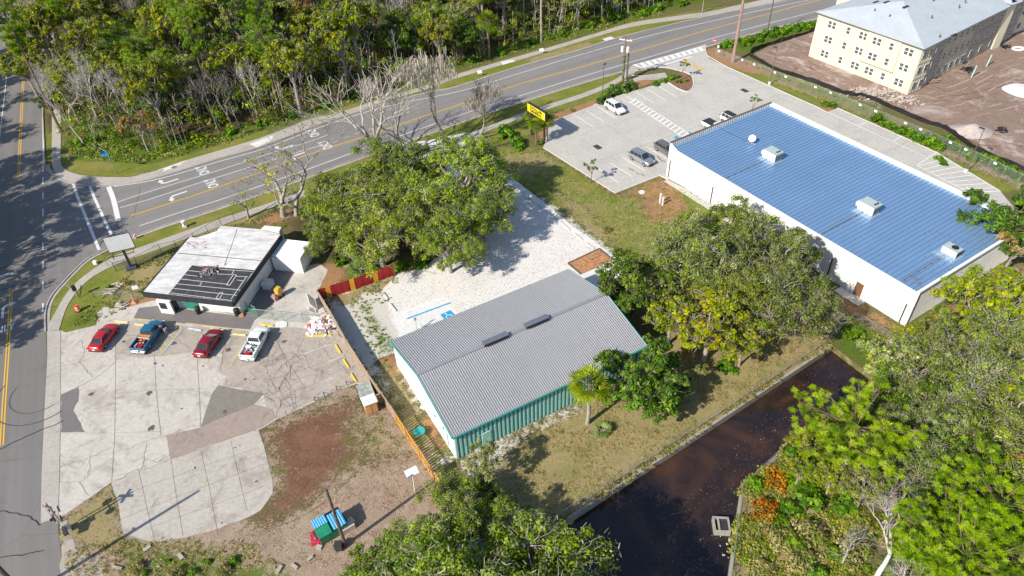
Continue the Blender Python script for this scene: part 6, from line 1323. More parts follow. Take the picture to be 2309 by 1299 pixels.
m = MB(); m.add([(-.5, -.8, 9.2), (3, -.8, 9.2), (3.2, 1.6, 9.2), (27, 1.6, 9.2), (27, 17, 9.2), (-.5, 17, 9.2), (7, 8, 12.2), (22, 8, 12.2)], [(0, 1, 2, 6), (2, 3, 7, 6), (3, 4, 7), (4, 5, 6, 7), (5, 0, 6)]); m.build('roof', M_shing, W2)
for zc in (1.6, 4.5, 7.4):
    for x in (4.5, 8, 11.5, 15): m = MB(); m.box((x, 2.14, zc), (1.3, .1, 1.4)); f = m.build('window', M_frame, W2); m = MB(); m.box((x, 2.07, zc), (1.0, .05, 1.1)); m.build('pane', M_win, f)
m = MB(); m.box((14.5, 2.1, 4.6), (23, .1, .12)); m.box((14.5, 2.1, 7.6 - 1.6), (23, .1, .12)); m.build('siding', M_studs, W2)
bpy.context.view_layer.update()
for (u, v, z, s, lab) in ((2120, 128, 2.9, 1.0, 'blue canopy panel on brackets fixed to the grey end wall'), (2233, 79, 3.0, .8, 'dark blue canopy at the corner between the two wings')):
    c = g(u, v, z); m = MB(); m.box((0, 0, 0), (2.3 * s, 1.3 * s, .1), 0, Matrix.Rotation(.35, 3, 'X')); o = m.build('canopy', PM('blue_canopy', (0.07, 0.12, 0.25), 0.4), None, loc=c); o.rotation_euler.z = R(36); tag(o, lab, 'canopy')
# ---------------------------------------------------------------- fences
def chainmat(name, dens_, col=(0.4, 0.4, 0.4)):
    t = NT(name); t.fin(col, 0.6, 0.3); tr = t.n('BsdfTransparent'); mx = t.n('MixShader')
    p = t.coord(True); f = t.noise(p, 3.0, 2); t.link(t.rng(f, 0.3, 0.7, dens_ * .7, dens_ * 1.3), mx.inputs[0])
    t.link(tr.outputs[0], mx.inputs[1]); t.link(t.b.outputs[0], mx.inputs[2]); t.link(mx.outputs[0], t.out.inputs[0]); return t.mat
M_chain = chainmat('chain_link_mesh', 0.16); M_gscreen = chainmat('green_screen', 0.45, (0.05, 0.3, 0.2)); M_gscreen2 = chainmat('faded_green_screen', 0.14, (0.06, 0.3, 0.2))
def chain_fence(px, h, label, step=3.0, mat=None, group=None, dark=False, tags=0, world=False, pr=.035):
    P = px if world else GP(px); o0 = P[0]; root = empty('chain_link_fence', (o0.x, o0.y, 0), 0, label, 'fence', group)
    P = [Vector((p.x - o0.x, p.y - o0.y, 0)) for p in P]; pm = M_dsteel if dark else M_steel; mesh = MB(); rail = MB(); n = 0
    for i in range(len(P) - 1):
        a, b = P[i], P[i + 1]; L = (b - a).length; k = max(1, round(L / step)); up = Vector((0, 0, h))
        mesh.poly([a + Vector((0, 0, .05)), b + Vector((0, 0, .05)), b + up, a + up]); rail.tube([a + up, b + up], pr * .7, 5)
        for j in range(k + (i == len(P) - 2)):
            q = a.lerp(b, j / k); m = MB(); m.tube([q, q + Vector((0, 0, h + .06))], pr, 6); m.build('post', pm, root)
            if tags and j % 2 == 0:
                d = (b - a).normalized(); m = MB(); m.box((q + d * .8 + up * .8).to_tuple(), (.5, .03, .35), math.atan2(d.y, d.x)); m.build('notice', M_white, root)
    mesh.build('mesh', mat or M_chain, root); rail.build('top_rail', pm, root); return root
chain_fence([(1270, 1166), (1530, 996), (1697, 887), (1870, 770), (1927, 718)], 1.1, 'long chain-link fence on top of the straight ditch wall', 3.0)
chain_fence([(1927, 718), (1990, 756), (2062, 800)], 1.1, 'short chain-link fence turning away from the end of the ditch', 3.0)
chain_fence([(1646, 1310), (1672, 1105), (1729, 1052), (1784, 1002), (1984, 862)], 1.1, 'chain-link fence along the wild right bank of the ditch', 3.0)
chain_fence([(1612, 128), (1690, 158), (1760, 186), (1860, 222), (1960, 264), (2060, 305), (2160, 350), (2330, 432)], 1.8, 'long chain-link fence with white notices along the building site', 2.7, tags=1)
chain_fence([(575, 718), (618, 722), (640, 725), (685, 728), (712, 715)], 1.6, 'chain-link gate line with faded green screen behind the white pickup', 2.4, M_gscreen2)
chain_fence([(557, 700), (582, 715)], 1.7, 'bright green screened fence panel beside the restaurant wall', 2.0, M_gscreen)
chain_fence([(245, 600), (262, 612), (310, 598), (365, 570), (400, 562), (440, 545), (500, 510), (560, 490)], 1.5, 'dark chain-link fence along the sidewalk behind the white billboard', 2.6, dark=True, mat=M_chain)
chain_fence([(215, 672), (268, 670), (303, 672)], 1.3, 'short dark chain-link fence stub left of the restaurant', 2.2, dark=True)
# silt fence
def ribbon_wall(name, px, h, mat, label, cat, stake=True):
    P = dens(GP(px), 6); o0 = P[0]; root = empty(name, (o0.x, o0.y, 0), 0, label, cat); r = random.Random(2); P = [p - Vector((o0.x, o0.y, 0)) for p in P]; m = MB(); s = MB()
    hs = [h * r.uniform(.75, 1.1) for _ in P]; off = [Vector((r.uniform(-.12, .12), r.uniform(-.12, .12), 0)) for _ in P]
    for i in range(len(P) - 1): m.poly([P[i], P[i + 1], P[i + 1] + off[i + 1] + Vector((0, 0, hs[i + 1])), P[i] + off[i] + Vector((0, 0, hs[i]))]); 
    m.build('fabric', mat, root)
    for i in range(0, len(P), 2): s.tube([P[i] + Vector((.05, 0, 0)), P[i] + off[i] + Vector((.05, 0, hs[i] + .2))], .03, 4)
    s.build('stakes', M_barkb, root); return root
ribbon_wall('silt_fence', [(1845, 68), (1760, 96), (1715, 108), (1690, 124), (1712, 140), (1752, 160), (1830, 186), (1900, 212), (1955, 222), (2010, 246), (2080, 276), (2130, 292), (2190, 334), (2260, 366), (2340, 398)], .85, PM('black_silt_fabric', (0.018, 0.016, 0.018), 0.6, var=.3), 'wavy black silt fence around the building site', 'silt fence')
# board fences
def board_fence(name, top_px, h, bw, gap, mats, label, pick=None, rails=2, post=2.4, face=1):
    P = [g(u, v, h) for u, v in top_px]; o0 = P[0]; root = empty(name, (o0.x, o0.y, 0), 0, label, 'fence'); P = [Vector((p.x - o0.x, p.y - o0.y, 0)) for p in P]; b = MB(); ra = MB(); r = random.Random(len(label)); idx = 0
    for i in range(len(P) - 1):
        a, c = P[i], P[i + 1]; d = (c - a); L = d.length; d.normalize(); nn = Vector((-d.y, d.x, 0)) * face; k = int(L / (bw + gap)); aa = math.atan2(d.y, d.x)
        for j in range(k):
            q = a + d * (j + .5) * (bw + gap); b.m = pick(idx) if pick else r.choices(range(len(mats)), [4] * len(mats))[0]; hh = h * r.uniform(.985, 1.01); b.box((q.x, q.y, hh / 2), (bw, .025, hh), aa); idx += 1
        for z in [h * .12, h * .9][:rails]: q = (a + c) / 2 + nn * .035; ra.box((q.x, q.y, z), (L, .05, .1), aa)
        for j in range(int(L / post) + 1): q = a + d * min(L, j * post) + nn * .08; m = MB(); m.box((q.x, q.y, h / 2), (.1, .1, h + .05), aa); m.build('post', mats[-1], root)
    b.build('boards', mats, root); ra.build('rail', mats[-1], root); return root
M_red = PM('red_boards', (0.40, 0.012, 0.02), 0.6, var=.2, scale=3); M_redd = PM('dark_red_boards', (0.27, 0.01, 0.018), 0.6, var=.3, scale=3); M_yb = PM('yellow_boards', (0.72, 0.36, 0.03), 0.6, var=.15); M_or = PM('orange_boards', (0.66, 0.30, 0.035), 0.7, var=.2, scale=4); M_or2 = PM('pale_orange_boards', (0.58, 0.32, 0.08), 0.7, var=.2)
M_bb = PM('weathered_boards', (0.27, 0.19, 0.125), 0.9, var=.3, scale=4); M_bb2 = PM('grey_boards', (0.33, 0.26, 0.19), 0.9, var=.3, scale=4)
board_fence('board_fence', [(716, 653), (803, 626), (888, 596)], 1.85, .3, .02, [M_red, M_redd, M_yb], 'red board fence with yellow stripes by the gravel lot', pick=lambda i: 2 if (i % 10) in (3, 4) and i > 2 else (i * 7 % 3 == 0) * 1, face=1)
board_fence('board_fence', [(715, 654), (745, 702), (782, 768), (827, 838), (860, 885), (892, 931)], 1.8, .14, .006, [M_bb, M_bb2], 'long weathered brown board fence between concrete yard and sandy lot', face=1)
board_fence('picket_fence', [(892, 932), (920, 975), (945, 1012), (966, 1044), (990, 1080), (1020, 1122)], 1.75, .15, .17, [M_or, M_or2], 'bright orange picket fence casting striped shadows by the white gable wall', face=-1)
# kerb stops
def stop(a, b, mat, label, grp):
    A_, B_ = g(*a), g(*b); d = B_ - A_; m = MB(); L = d.length; m.box((0, 0, .07), (L, .2, .14)); m.box((0, 0, .15), (L * .97, .13, .03)); o = m.build('wheel_stop', mat, None, loc=(A_ + B_) / 2); o.rotation_euler.z = math.atan2(d.y, d.x); tag(o, label, 'wheel stop', grp); return o
M_ystop = PM('pale_yellow_concrete', (0.68, 0.58, 0.25), 0.85, var=.2, scale=5); M_ystop2 = PM('yellow_concrete', (0.72, 0.5, 0.05), 0.8, var=.2, scale=5); M_bstop = PM('blue_white_concrete', (0.45, 0.53, 0.64), 0.85, var=.25, scale=5); M_cstop = PM('bare_concrete_block', (0.5, 0.48, 0.44), .9, var=.15)
gr = 'wheel stops in front of the restaurant'
stop((259, 725), (289, 728), M_ystop, 'pale yellow wheel stop in front of the bright red sedan', gr); stop((304, 732), (333, 735), M_ystop, 'pale yellow wheel stop in front of the blue pickup', gr); stop((425, 741), (455, 746), M_bstop, 'blue and white wheel stop in the empty bay', gr)
stop((525, 754), (555, 757), M_ystop, 'pale yellow wheel stop between dark red sedan and white pickup', gr); stop((589, 731), (617, 736), M_ystop2, 'yellow wheel stop in front of the white pickup', gr)
gr = 'yellow wheel stops by the brown fence'
stop((757, 778), (769, 798), M_ystop2, 'topmost yellow wheel stop by the brown fence', gr); stop((775, 811), (787, 830), M_ystop2, 'middle yellow wheel stop by the brown fence', gr); stop((792, 843), (804, 862), M_ystop2, 'lowest yellow wheel stop by the brown fence', gr)
for i, (a, b) in enumerate((((1270, 268), (1288, 262)), ((1340, 237), (1362, 229)), ((1438, 206), (1452, 201)), ((1190, 446), (1206, 458)), ((1214, 463), (1230, 475)), ((1240, 483), (1256, 495)), ((1264, 500), (1286, 520)), ((1295, 527), (1313, 541)), ((1322, 548), (1341, 562)), ((864, 660), (875, 675)), ((880, 685), (894, 703)))):
    stop(a, b, M_cstop, 'bare concrete wheel stop, %s of those round the store car park and gravel lot' % ordn(i + 1), 'bare concrete wheel stops')
def wires(pts, label, sag=.6, n=3, sp=.7):
    m = MB()
    for k in range(n):
        for a, b in zip(pts, pts[1:]):
            a = Vector(a); b = Vector(b); d = (b - a).normalized(); o_ = Vector((-d.y, d.x, 0)) * (k - (n - 1) / 2) * sp; m.tube([a.lerp(b, i / 10) + o_ - Vector((0, 0, sag * 4 * (i / 10) * (1 - i / 10))) for i in range(11)], .018, 3)
    return tag(m.build('power_lines', M_dsteel), label, 'power lines')
_p1 = g(1404, 187) + Vector((0, 0, 8.8)); _p2 = g(1652, 141) + Vector((0, 0, 13)); _p3 = g(1728, 82) + Vector((0, 0, 10.8))
wires([_p1, _p3, _p3 + (_p3 - _p1) * 1.2], 'three thin overhead wires running beside the road from the ivy-clad pole')
stop((692, 759), (748, 757), M_ystop2, 'long yellow parking block edging the rubble pile bay', None)
m = MB(); m.prism(loc_ := [(p.x, p.y) for p in jag(GP([(622, 728), (637, 724), (648, 728), (646, 738), (630, 740), (621, 735)]), .3, .05, 5)], 0, .1); tag(m.build('concrete_slab', C_white), 'rounded pale concrete slab by the screened gate line', 'slab')
# timber-framed mulch bed
BD = GP([(1281, 595), (1351, 562), (1383, 588), (1310, 619)]); m = MB(); m.sheet(BD, .09); struct('mulch_bed', m, PM('orange_mulch', (0.38, 0.19, 0.09), .95, var=.45, scale=3, obj=False))
m = MB()
for i in (0, 1, 3): m.wall(BD[i], BD[(i + 1) % 4], .16, 0, .18)
tag(m.build('timber_edging', M_barkd), 'dark timber edging around the mulch bed with the bare sapling', 'edging')

# ---------------------------------------------------------------- signs and poles
SG = empty('store_sign', (5.5, 111.5, 0), math.atan2(109.5 - 113.5, 6.9 - 4.2), 'yellow store sign with black capitals on two posts', 'sign')
m = MB(); m.box((0, 0, 5.15), (5.0, .5, 1.5)); m.build('cabinet', M_blk2, SG)
Mys = PM('yellow_sign_face', (0.85, 0.66, 0.02), .35, var=.03); m = MB(); m.box((0, -.27, 5.15), (4.84, .05, 1.34)); fc = m.build('face', Mys, SG)
for txt, z in (('DOLLAR', 5.46), ('GENERAL', 4.86)):
    me = text_mesh(txt, .72, .01, 1.8); me.materials.clear(); me.materials.append(M_black); o = bpy.data.objects.new('lettering', me); COL.objects.link(o); o.parent = fc; o.location = (0, -.31, z); o.rotation_euler = (R(90), 0, 0); o.scale = (1.22 if txt == 'DOLLAR' else 1.08, .95, 1)
for x in (-1.7, 1.9): m = MB(); m.box((x, 0, 2.2), (.22, .22, 4.5)); m.build('post', M_dsteel, SG)
BB = empty('billboard', (-52.95, 79.7, 0), math.atan2(1.1, 3.0), 'blank white board on a black post by the sidewalk corner', 'sign')
m = MB(); m.box((0, 0, 4.55), (3.3, .18, 2.5)); m.build('frame', M_dsteel, BB); m = MB(); m.box((0, -.11, 4.6), (3.2, .05, 2.34)); m.build('panel', PM('faded_white_panel', (0.66, 0.67, 0.66), .5, var=.08, scale=3), BB)
m = MB(); m.box((0, .1, 1.7), (.3, .3, 3.4)); m.build('post', M_blk2, BB); m = MB(); m.box((0, .1, .18), (1.3, 1.0, .36)); m.build('base', PM('blue_black_base', (0.06, 0.07, 0.09), .6), BB)
m = MB(); m.box((0, -.9, 3.15), (3.0, .08, .08)); m.box((-1.3, -.45, 3.2), (.07, .9, .07)); m.box((1.3, -.45, 3.2), (.07, .9, .07)); m.box((-1.3, -.9, 2.95), (.1, .1, .5)); m.build('catwalk', M_dsteel, BB)
def pole(px, h, r, label, cat='utility pole', mat=None, name='utility_pole', lean=0):
    c = g(*px); e = empty(name, c, 0, label, cat); m = MB(); m.tube([(0, 0, -.1), (lean * .5, 0, h * .5), (lean, 0, h)], [r * 1.15, r, r * .75], 8); m.build('pole', mat or M_barkb, e); return e
PB = pole((779, 1230), 9.3, .16, 'bare wooden utility pole beside the green dumpster', mat=M_barkd)
m = MB(); m.box((-.5, -.3, .5), (.7, .6, .9)); m.build('meter_box', M_dsteel, PB)
P1_ = pole((1404, 187), 9.0, .18, 'ivy-clad utility pole carrying two white transformers')
m = MB(); m.box((0, 0, 8.5), (2.4, .12, .14), R(-25)); ca = m.build('crossarm', M_white, P1_); m = MB()
for s in (-1, 0, 1): m.cyl((s * .95 * math.cos(R(-25)), s * .95 * math.sin(R(-25)), 8.55), (s * .95 * math.cos(R(-25)), s * .95 * math.sin(R(-25)), 8.85), .06, 6)
m.build('insulators', M_white, ca)
for s in (-1, 1): m = MB(); m.cyl((s * .5, -.15 * s, 6.2), (s * .5, -.15 * s, 7.2), .26, 12); m.build('transformer', M_white, P1_)
rs = np.random.RandomState(77); Vv, cc = leaf_cloud(np.array([[0, 0, z] for z in np.arange(.3, 5.5, .45)]), np.full(12, .3), 60, .07, SHR, [1, 1, 1, 1], rs); o = bpy.data.objects.new('ivy', quad_mesh('ivy', Vv, cc, M_fol)); COL.objects.link(o); o.parent = P1_
pole((1413, 180), 5.6, .15, 'short dark pole right of the ivy-clad pole', mat=M_barkd); 
def lamp(px, h, label, az):
    e = pole(px, h, .07, label, 'street lamp', M_brownmetal, 'street_lamp'); m = MB(); m.cyl((0, 0, 0), (0, 0, .5), .28, 12); m.build('footing', C_white, e); m = MB(); m.box((math.cos(az) * .35, math.sin(az) * .35, h), (.75, .3, .12), az); m.build('lamp_head', M_dsteel, e); return e
lamp((1358, 222), 6.6, 'slim dark lamp post at the left end of the shrub clump', 1.0); lamp((1735, 190), 7.2, 'dark lamp post on the grass by the building site fence', 2.6); lamp((2177, 388), 7.5, 'dark lamp post beside the hatched end bays', 2.4)
WP = pole((1652, 141), 13.5, .33, 'thick wooden pole with a rough trunk by the stop sign', mat=PM('red_brown_wood', (0.3, 0.2, 0.16), .9, var=.4, scale=3))
pole((1728, 82), 11, .13, 'thin utility pole at the roadside near the apartment building', mat=M_barkd); pole((1583, 30), 6, .08, 'thin pole at the edge of the wood near the top of the frame', mat=M_barkg)
pole((60, 1345), 12, .19, 'utility pole just below the frame casting a long shadow over the yard', mat=M_barkd)
def sign(px, h, shape, face, label, rz, extra=None):
    c = g(*px); e = empty('traffic_sign', c, rz, label, 'sign'); m = MB(); m.tube([(0, 0, 0), (0, 0, h)], .035, 6); m.build('post', M_steel, e)
    m = MB()
    if shape == 'oct': P = [(.42 * math.cos(R(22.5 + 45 * k)), h - .1 + .42 * math.sin(R(22.5 + 45 * k))) for k in range(8)]; m.add([(x, -.05, z) for x, z in P] + [(x, -.07, z) for x, z in P], [tuple(range(8)), tuple(range(15, 7, -1))] + [(i, (i + 1) % 8, 8 + (i + 1) % 8, 8 + i) for i in range(8)])
    else: m.box((0, -.06, h - .1), (shape[0], .03, shape[1]))
    f = m.build('plate', face, e)
    if extra: me = text_mesh(extra, .3, .004, 1.5); me.materials.clear(); me.materials.append(M_white); o = bpy.data.objects.new('lettering', me); COL.objects.link(o); o.parent = f; o.location = (0, -.08, h - .1); o.rotation_euler = (R(90), 0, 0)
    return e
M_signred = PM('sign_red', (0.62, 0.02, 0.03), .4)
sign((1607, 118), 2.6, 'oct', M_signred, 'red stop sign at the store driveway', R(-50), 'STOP')
sign((1617, 124), 1.9, (.35, .45), M_white, 'small white sign just behind the stop sign', R(-30))
sign((940, 744), 1.9, (.3, .45), M_steel, 'small sign post at the accessible parking pad', R(200))
sign((316, 672), 2.0, (.75, .6), M_white, 'white square sign on a post left of the restaurant', R(15))
# small corner mast with two blue street-name blades
e = empty('street_sign', g(262, 392), 0, 'leaning mast with blue street-name blades on the corner lawn', 'sign'); m = MB(); m.tube([(0, 0, 0), (0, 0, 4.4)], .07, 6); m.tube([(0, 0, 4.2), (-2.4, 1.2, 4.9)], .05, 5); m.build('mast', M_steel, e)
M_sblue = PM('sign_blue', (0.02, 0.2, 0.5), .4); m = MB(); m.box((-.5, .0, 3.6), (1.5, .05, .4), R(-12)); m.build('name_blade', M_sblue, e); m = MB(); m.box((-.6, .1, 4.1), (1.2, .05, .35), R(60)); m.build('name_blade', M_sblue, e); m = MB(); m.box((-1.6, .8, 4.75), (.3, .3, .8)); m.build('signal_head', M_dsteel, e)
# sign post at yard end
e = empty('yard_lamp', g(935, 1108), 0, 'white flat-topped floodlight on a thin post at the end of the orange fence', 'lamp'); m = MB(); m.tube([(0, 0, 0), (.15, 0, 3.2)], .05, 6); m.build('post', M_white, e); m = MB(); m.box((.1, 0, 3.25), (1.25, .8, .12), .5, Matrix.Rotation(.5, 3, 'Z') @ Matrix.Rotation(.3, 3, 'X')); m.build('lamp_head', M_white, e)
for i, (u, v) in enumerate(((711, 905), (732, 895), (760, 880), (783, 870))):
    m = MB(); m.tube([(0, 0, 0), (0, 0, .75)], .05, 6); m.tube([(0, 0, .72), (.5, .25, .3)], .03, 5); o = m.build('bollard', M_dsteel, None, loc=g(u, v)); tag(o, 'short rusty stub post, %s from the left at the yard edge' % ordn(i + 1), 'bollard', 'stub posts at the yard edge')
m = MB(); m.tube([(0, 0, 0), (0, 0, 1.1)], .09, 10); tag(m.build('bollard', M_white, None, loc=g(949, 742)), 'white bollard beside the accessible parking pad', 'bollard')
for i, (u, v) in enumerate(((1488, 458), (1494, 462))):
    m = MB(); m.tube([(0, 0, 0), (0, 0, 1.6 - .3 * i)], .16, 10); m.box((0, 0, 1.6 - .3 * i), (.34, .34, .08)); tag(m.build('vent_pipe', M_rtu, None, loc=g(u, v)), ('taller' if i == 0 else 'shorter') + ' pale pipe stub standing on the lawn patch', 'pipe')
m = MB(); m.cyl((0, 0, 0), (0, 0, .12), .5, 14); tag(m.build('manhole_cover', M_rtu, None, loc=g(1447, 434)), 'round grey manhole cover on the lawn patch', 'manhole')
m = MB(); m.box((0, 0, .03), (2.3, 1.6, .06)); o = m.build('drain_cover', M_rtu, None, loc=g(1373, 88)); o.rotation_euler.z = RA; tag(o, 'pale square drain cover on the verge across the road', 'drain')
for (u, v, lab) in ((1313, 117, 'grey inlet slab at the far kerb'), (393, 378, 'dark round cover in the pale sidewalk panel')): m = MB(); m.cyl((0, 0, 0), (0, 0, .09), .45 if u < 500 else .8, 12); tag(m.build('manhole_cover', C_grey, None, loc=g(u, v)), lab, 'manhole')
for (u, v, lab) in ((1221, 122, 'small white board on legs by the far sidewalk'), (1082, 172, 'white panel sign lying low on the verge near the dead tree')):
    e = empty('verge_sign', g(u, v), .3, lab, 'sign'); m = MB(); m.box((0, 0, .9), (.9, .05, .6), 0, Matrix.Rotation(-.6, 3, 'X')); m.build('plate', M_white, e); m = MB(); m.tube([(-.3, 0, 0), (-.3, 0, .8)], .03, 4); m.tube([(.3, 0, 0), (.3, 0, .8)], .03, 4); m.build('legs', M_steel, e)
# fire hydrant, stumps and marker on the verge
e = empty('stone_ornament', g(417, 512), .4, 'weathered white stone ornament on the bright verge', 'ornament'); m = MB(); m.box((0, 0, .15), (.6, .6, .3)); m.cyl((0, 0, .3), (0, 0, .9), .22, 8); m.cyl((0, 0, .9), (0, 0, 1.1), .32, 8); m.build('body', C_white, e)
m = MB(); m.cyl((0, 0, 0), (0, 0, .6), .14, 10); m.cyl((0, 0, .6), (0, 0, .75), .18, 10); m.cyl((-.25, 0, .45), (.25, 0, .45), .07, 8); tag(m.build('fire_hydrant', PM('pale_pink_paint', (0.6, 0.4, 0.35), .6), None, loc=g(307, 538)), 'small faded hydrant at the kerb end of the verge', 'hydrant')
m = MB(); m.box((0, 0, .25), (.5, .4, .5)); tag(m.build('utility_box', M_white, None, loc=g(216, 595)), 'small white box on the grass at the road bend', 'utility box')
m = MB(); m.box((0, 0, .5), (.12, .12, 1.0)); tag(m.build('marker_post', M_white, None, loc=g(131, 298)), 'short white marker post on the shaded sidewalk', 'post')
m = MB(); m.box((0, 0, .4), (.15, .15, .8)); tag(m.build('marker_post', M_white, None, loc=g(156, 358)), 'short white marker post on the corner lawn', 'post')
# traffic barrel
e = empty('traffic_barrel', g(178, 701), 0, 'orange and white traffic barrel on the corner grass', 'traffic barrel'); M_orb = PM('barrel_orange', (0.8, 0.085, 0.02), .5)
m = MB(); m.tube([(0, 0, .06), (0, 0, .95)], [.32, .25], 16); m.build('drum', M_orb, e); 
for z in (.32, .62): m = MB(); m.tube([(0, 0, z), (0, 0, z + .13)], [.318 - z * .07 + .008, .31 - z * .07 - .008 + .008], 16, cap=False); m.build('band', M_white, e)
m = MB(); m.cyl((0, 0, 0), (0, 0, .08), .42, 16); m.build('base', M_black, e)
# road-corner clutter: post with black head, rail
e = empty('signal_cabinet', g(180, 672), 0, 'toppled black signal head on a short post at the sidewalk bend', 'signal'); m = MB(); m.tube([(0, 0, 0), (-.2, .2, 1.2)], .06, 6); m.build('post', M_brownmetal, e); m = MB(); m.box((-.3, .3, 1.5), (.45, .4, .75), .5); m.build('head', M_black, e); m = MB(); m.tube([(-.4, .3, .2), (-2.1, 1.6, 1.2)], .05, 5); m.build('brace', M_barkg, e)
r = random.Random(12)
for k, (u, v, lab) in enumerate(((262, 645, 'broken timber rubble beside the leafy bush'), (272, 690, 'stack of pale planks lying in front of the restaurant corner'), (246, 660, 'scattered grey rubble near the black signal head'))):
    m = MB(); c = g(u, v)
    for _ in range(9): m.box((r.uniform(-.7, .7), r.uniform(-.5, .5), r.uniform(.05, .35)), (r.uniform(.5, 1.7), .16, .1), r.uniform(-.6, .9), Matrix.Rotation(r.uniform(-.6, .9), 3, 'Z') @ Matrix.Rotation(r.uniform(-.2, .2), 3, 'Y'))
    tag(m.build('timber_rubble', [PM('pale_timber', (0.45, 0.4, 0.33), .9, var=.3)][0], None, loc=c), lab, 'rubble')
m = MB(); m.add([(-.4, -.3, 0), (.4, -.3, 0), (.4, .3, 0), (-.4, .3, 0), (0, 0, .55)], [(0, 1, 4), (1, 2, 4), (2, 3, 4), (3, 0, 4)]); tag(m.build('toppled_cone', PM('faded_orange', (0.55, 0.2, 0.13), .7), None, loc=g(303, 683)), 'faded orange cone shape by the pale planks', 'cone')

# railway-style crossing signal
XS = empty('crossing_signal', g(152, 1196), R(-55), 'railway crossing signal with crossbucks and round lamp hoods at the road edge', 'crossing signal')
M_sil = PM('silver_paint', (0.5, 0.5, 0.48), .45, .5); m = MB(); m.tube([(0, 0, 0), (0, 0, 4.7)], .09, 8); m.build('mast', M_sil, XS)
for a in (42, -42):
    m = MB(); m.box((0, -.14, 4.3), (1.35, .05, .24), 0, Matrix.Rotation(R(a), 3, 'Y')); m.build('crossbuck', PM('reflective_white', (0.55, .53, .5), .5), XS)
m = MB(); m.box((0, .12, 3.1), (.12, .12, .12)); m.tube([(-1.0, -.1, 3.0), (1.0, -.1, 3.0)], .05, 6); m.build('lamp_bar', M_dsteel, XS)
for s in (-1, 1):
    m = MB(); m.cyl((s * .62, -.05, 3.0), (s * .62, -.12, 3.0), .32, 18); lh = m.build('lamp_backplate', M_black, XS); m = MB(); m.tube([(s * .62, -.12, 3.0), (s * .62, -.42, 3.0)], .16, 14); m.build('lamp_hood', M_black, lh)
for s in (-1, 1): m = MB(); m.cyl((s * .62, .35, 2.6), (s * .62, .42, 2.6), .32, 18); m.build('lamp_backplate', M_black, XS)
m = MB(); m.box((.35, .2, 1.1), (.5, .6, .8)); m.build('gate_mechanism', M_sil, XS); m = MB(); m.box((.9, 0, 1.0), (.7, .35, .5), 0, Matrix.Rotation(.4, 3, 'Y')); m.build('counterweight', M_dsteel, XS)
m = MB(); m.m = 0
for i in range(8):
    m.m = i % 2; m.box((-.35, -.35, 1.3 + i * .4), (.12, .06, .4))
m.build('gate_arm', [M_white, M_signred], XS)
m = MB(); m.box((0, 0, .25), (.75, .75, .5)); m.build('footing', C_white, XS)

# yard objects
DP = empty('dumpster', g(748, 1198), R(33), 'green dumpster with blue striped lids beside the utility pole', 'dumpster'); M_dgreen = PM('dumpster_green', (0.01, 0.22, 0.11), .5, var=.2, scale=2); M_dblue = PM('lid_blue', (0.02, 0.30, 0.55), .45); M_dstr = PM('lid_light_stripe', (0.35, 0.6, 0.75), .5)
m = MB(); m.add([(-1.3, -.9, .15), (1.3, -.9, .15), (1.3, .9, .15), (-1.3, .9, .15), (-1.4, -1.0, 1.35), (1.4, -1.0, 1.35), (1.4, 1.0, 1.6), (-1.4, 1.0, 1.6), (-1.4, 0, 1.62), (1.4, 0, 1.62)], [(3, 2, 1, 0), (0, 1, 5, 4), (1, 2, 6, 9, 5), (2, 3, 7, 6), (3, 0, 4, 8, 7)]); m.build('bin', M_dgreen, DP)
m = MB(); m.add([(-1.4, -1.0, 1.36), (-.1, -1.0, 1.36), (-.1, .05, 1.66), (-1.4, .05, 1.66)], [(0, 1, 2, 3)]); m.build('front_panel', M_dgreen, DP)
m = MB(); m.box((-.72, .5, 1.68), (1.36, 1.0, .05)); m.m = 1
for i in range(6): m.box((-1.28 + i * .22, .5, 1.71), (.07, 1.0, .03))
m.build('lid', [M_dblue, M_dstr], DP)
m = MB(); m.box((.72, -.15, 1.56), (1.3, 1.7, .05), 0, Matrix.Rotation(.12, 3, 'X')); m.m = 1
for i in range(5): m.box((.2 + i * .25, -.15, 1.60), (.07, 1.7, .03), 0, Matrix.Rotation(.12, 3, 'X'))
m.build('lid', [M_dblue, M_dstr], DP)
m = MB(); m.box((.7, .85, 1.63), (1.3, .3, .03)); m.build('opening', M_black, DP)
m = MB(); m.box((-1.5, 0, .8), (.18, .9, .18)); m.box((1.5, 0, .8), (.18, .9, .18)); m.build('lift_bar', M_dsteel, DP)
m = MB(); m.box((0, 0, .02), (1.0, 1.55, .05)); m.m = 1; m.cyl((0, 0, .05), (0, 0, .09), .2, 10); o = m.build('drum_lid', [PM('crimson_board', (0.55, 0.01, 0.06), .5), M_galv], None, loc=g(713, 1213)); o.rotation_euler.z = R(15); tag(o, 'flat crimson board with a grey patch lying beside the dumpster', 'board')
m = MB(); m.box((0, 0, .35), (1.5, .9, .7)); m.box((.3, .1, .74), (1.2, .7, .1), .2); o = m.build('wooden_crate', PM('pale_board', (0.5, 0.46, 0.4), .9, var=.2), None, loc=g(782, 1193)); o.rotation_euler.z = R(33); tag(o, 'pale wooden crate behind the dumpster', 'crate')
KS = empty('wooden_kiosk', g(838, 925), R(25), 'tan wooden cabin with a white ribbed top beside the brown fence', 'cabin'); M_tan = PM('tan_wood', (0.45, 0.25, 0.11), .7, var=.2, scale=3)
m = MB(); m.box((0, 0, .85), (1.35, 1.1, 1.7)); m.build('cabinet', M_tan, KS); m = MB(); m.box((0, 0, 1.75), (1.6, 1.35, .12)); 
for i in range(7): m.box((-.7 + i * .23, 0, 1.83), (.06, 1.3, .05))
m.build('roof', M_white, KS); m = MB(); m.box((-.32, -.57, .85), (.55, .05, 1.4)); m.box((.32, -.57, .85), (.55, .05, 1.4)); m.build('door', PM('tan_door', (0.52, 0.29, 0.12), .6), KS)
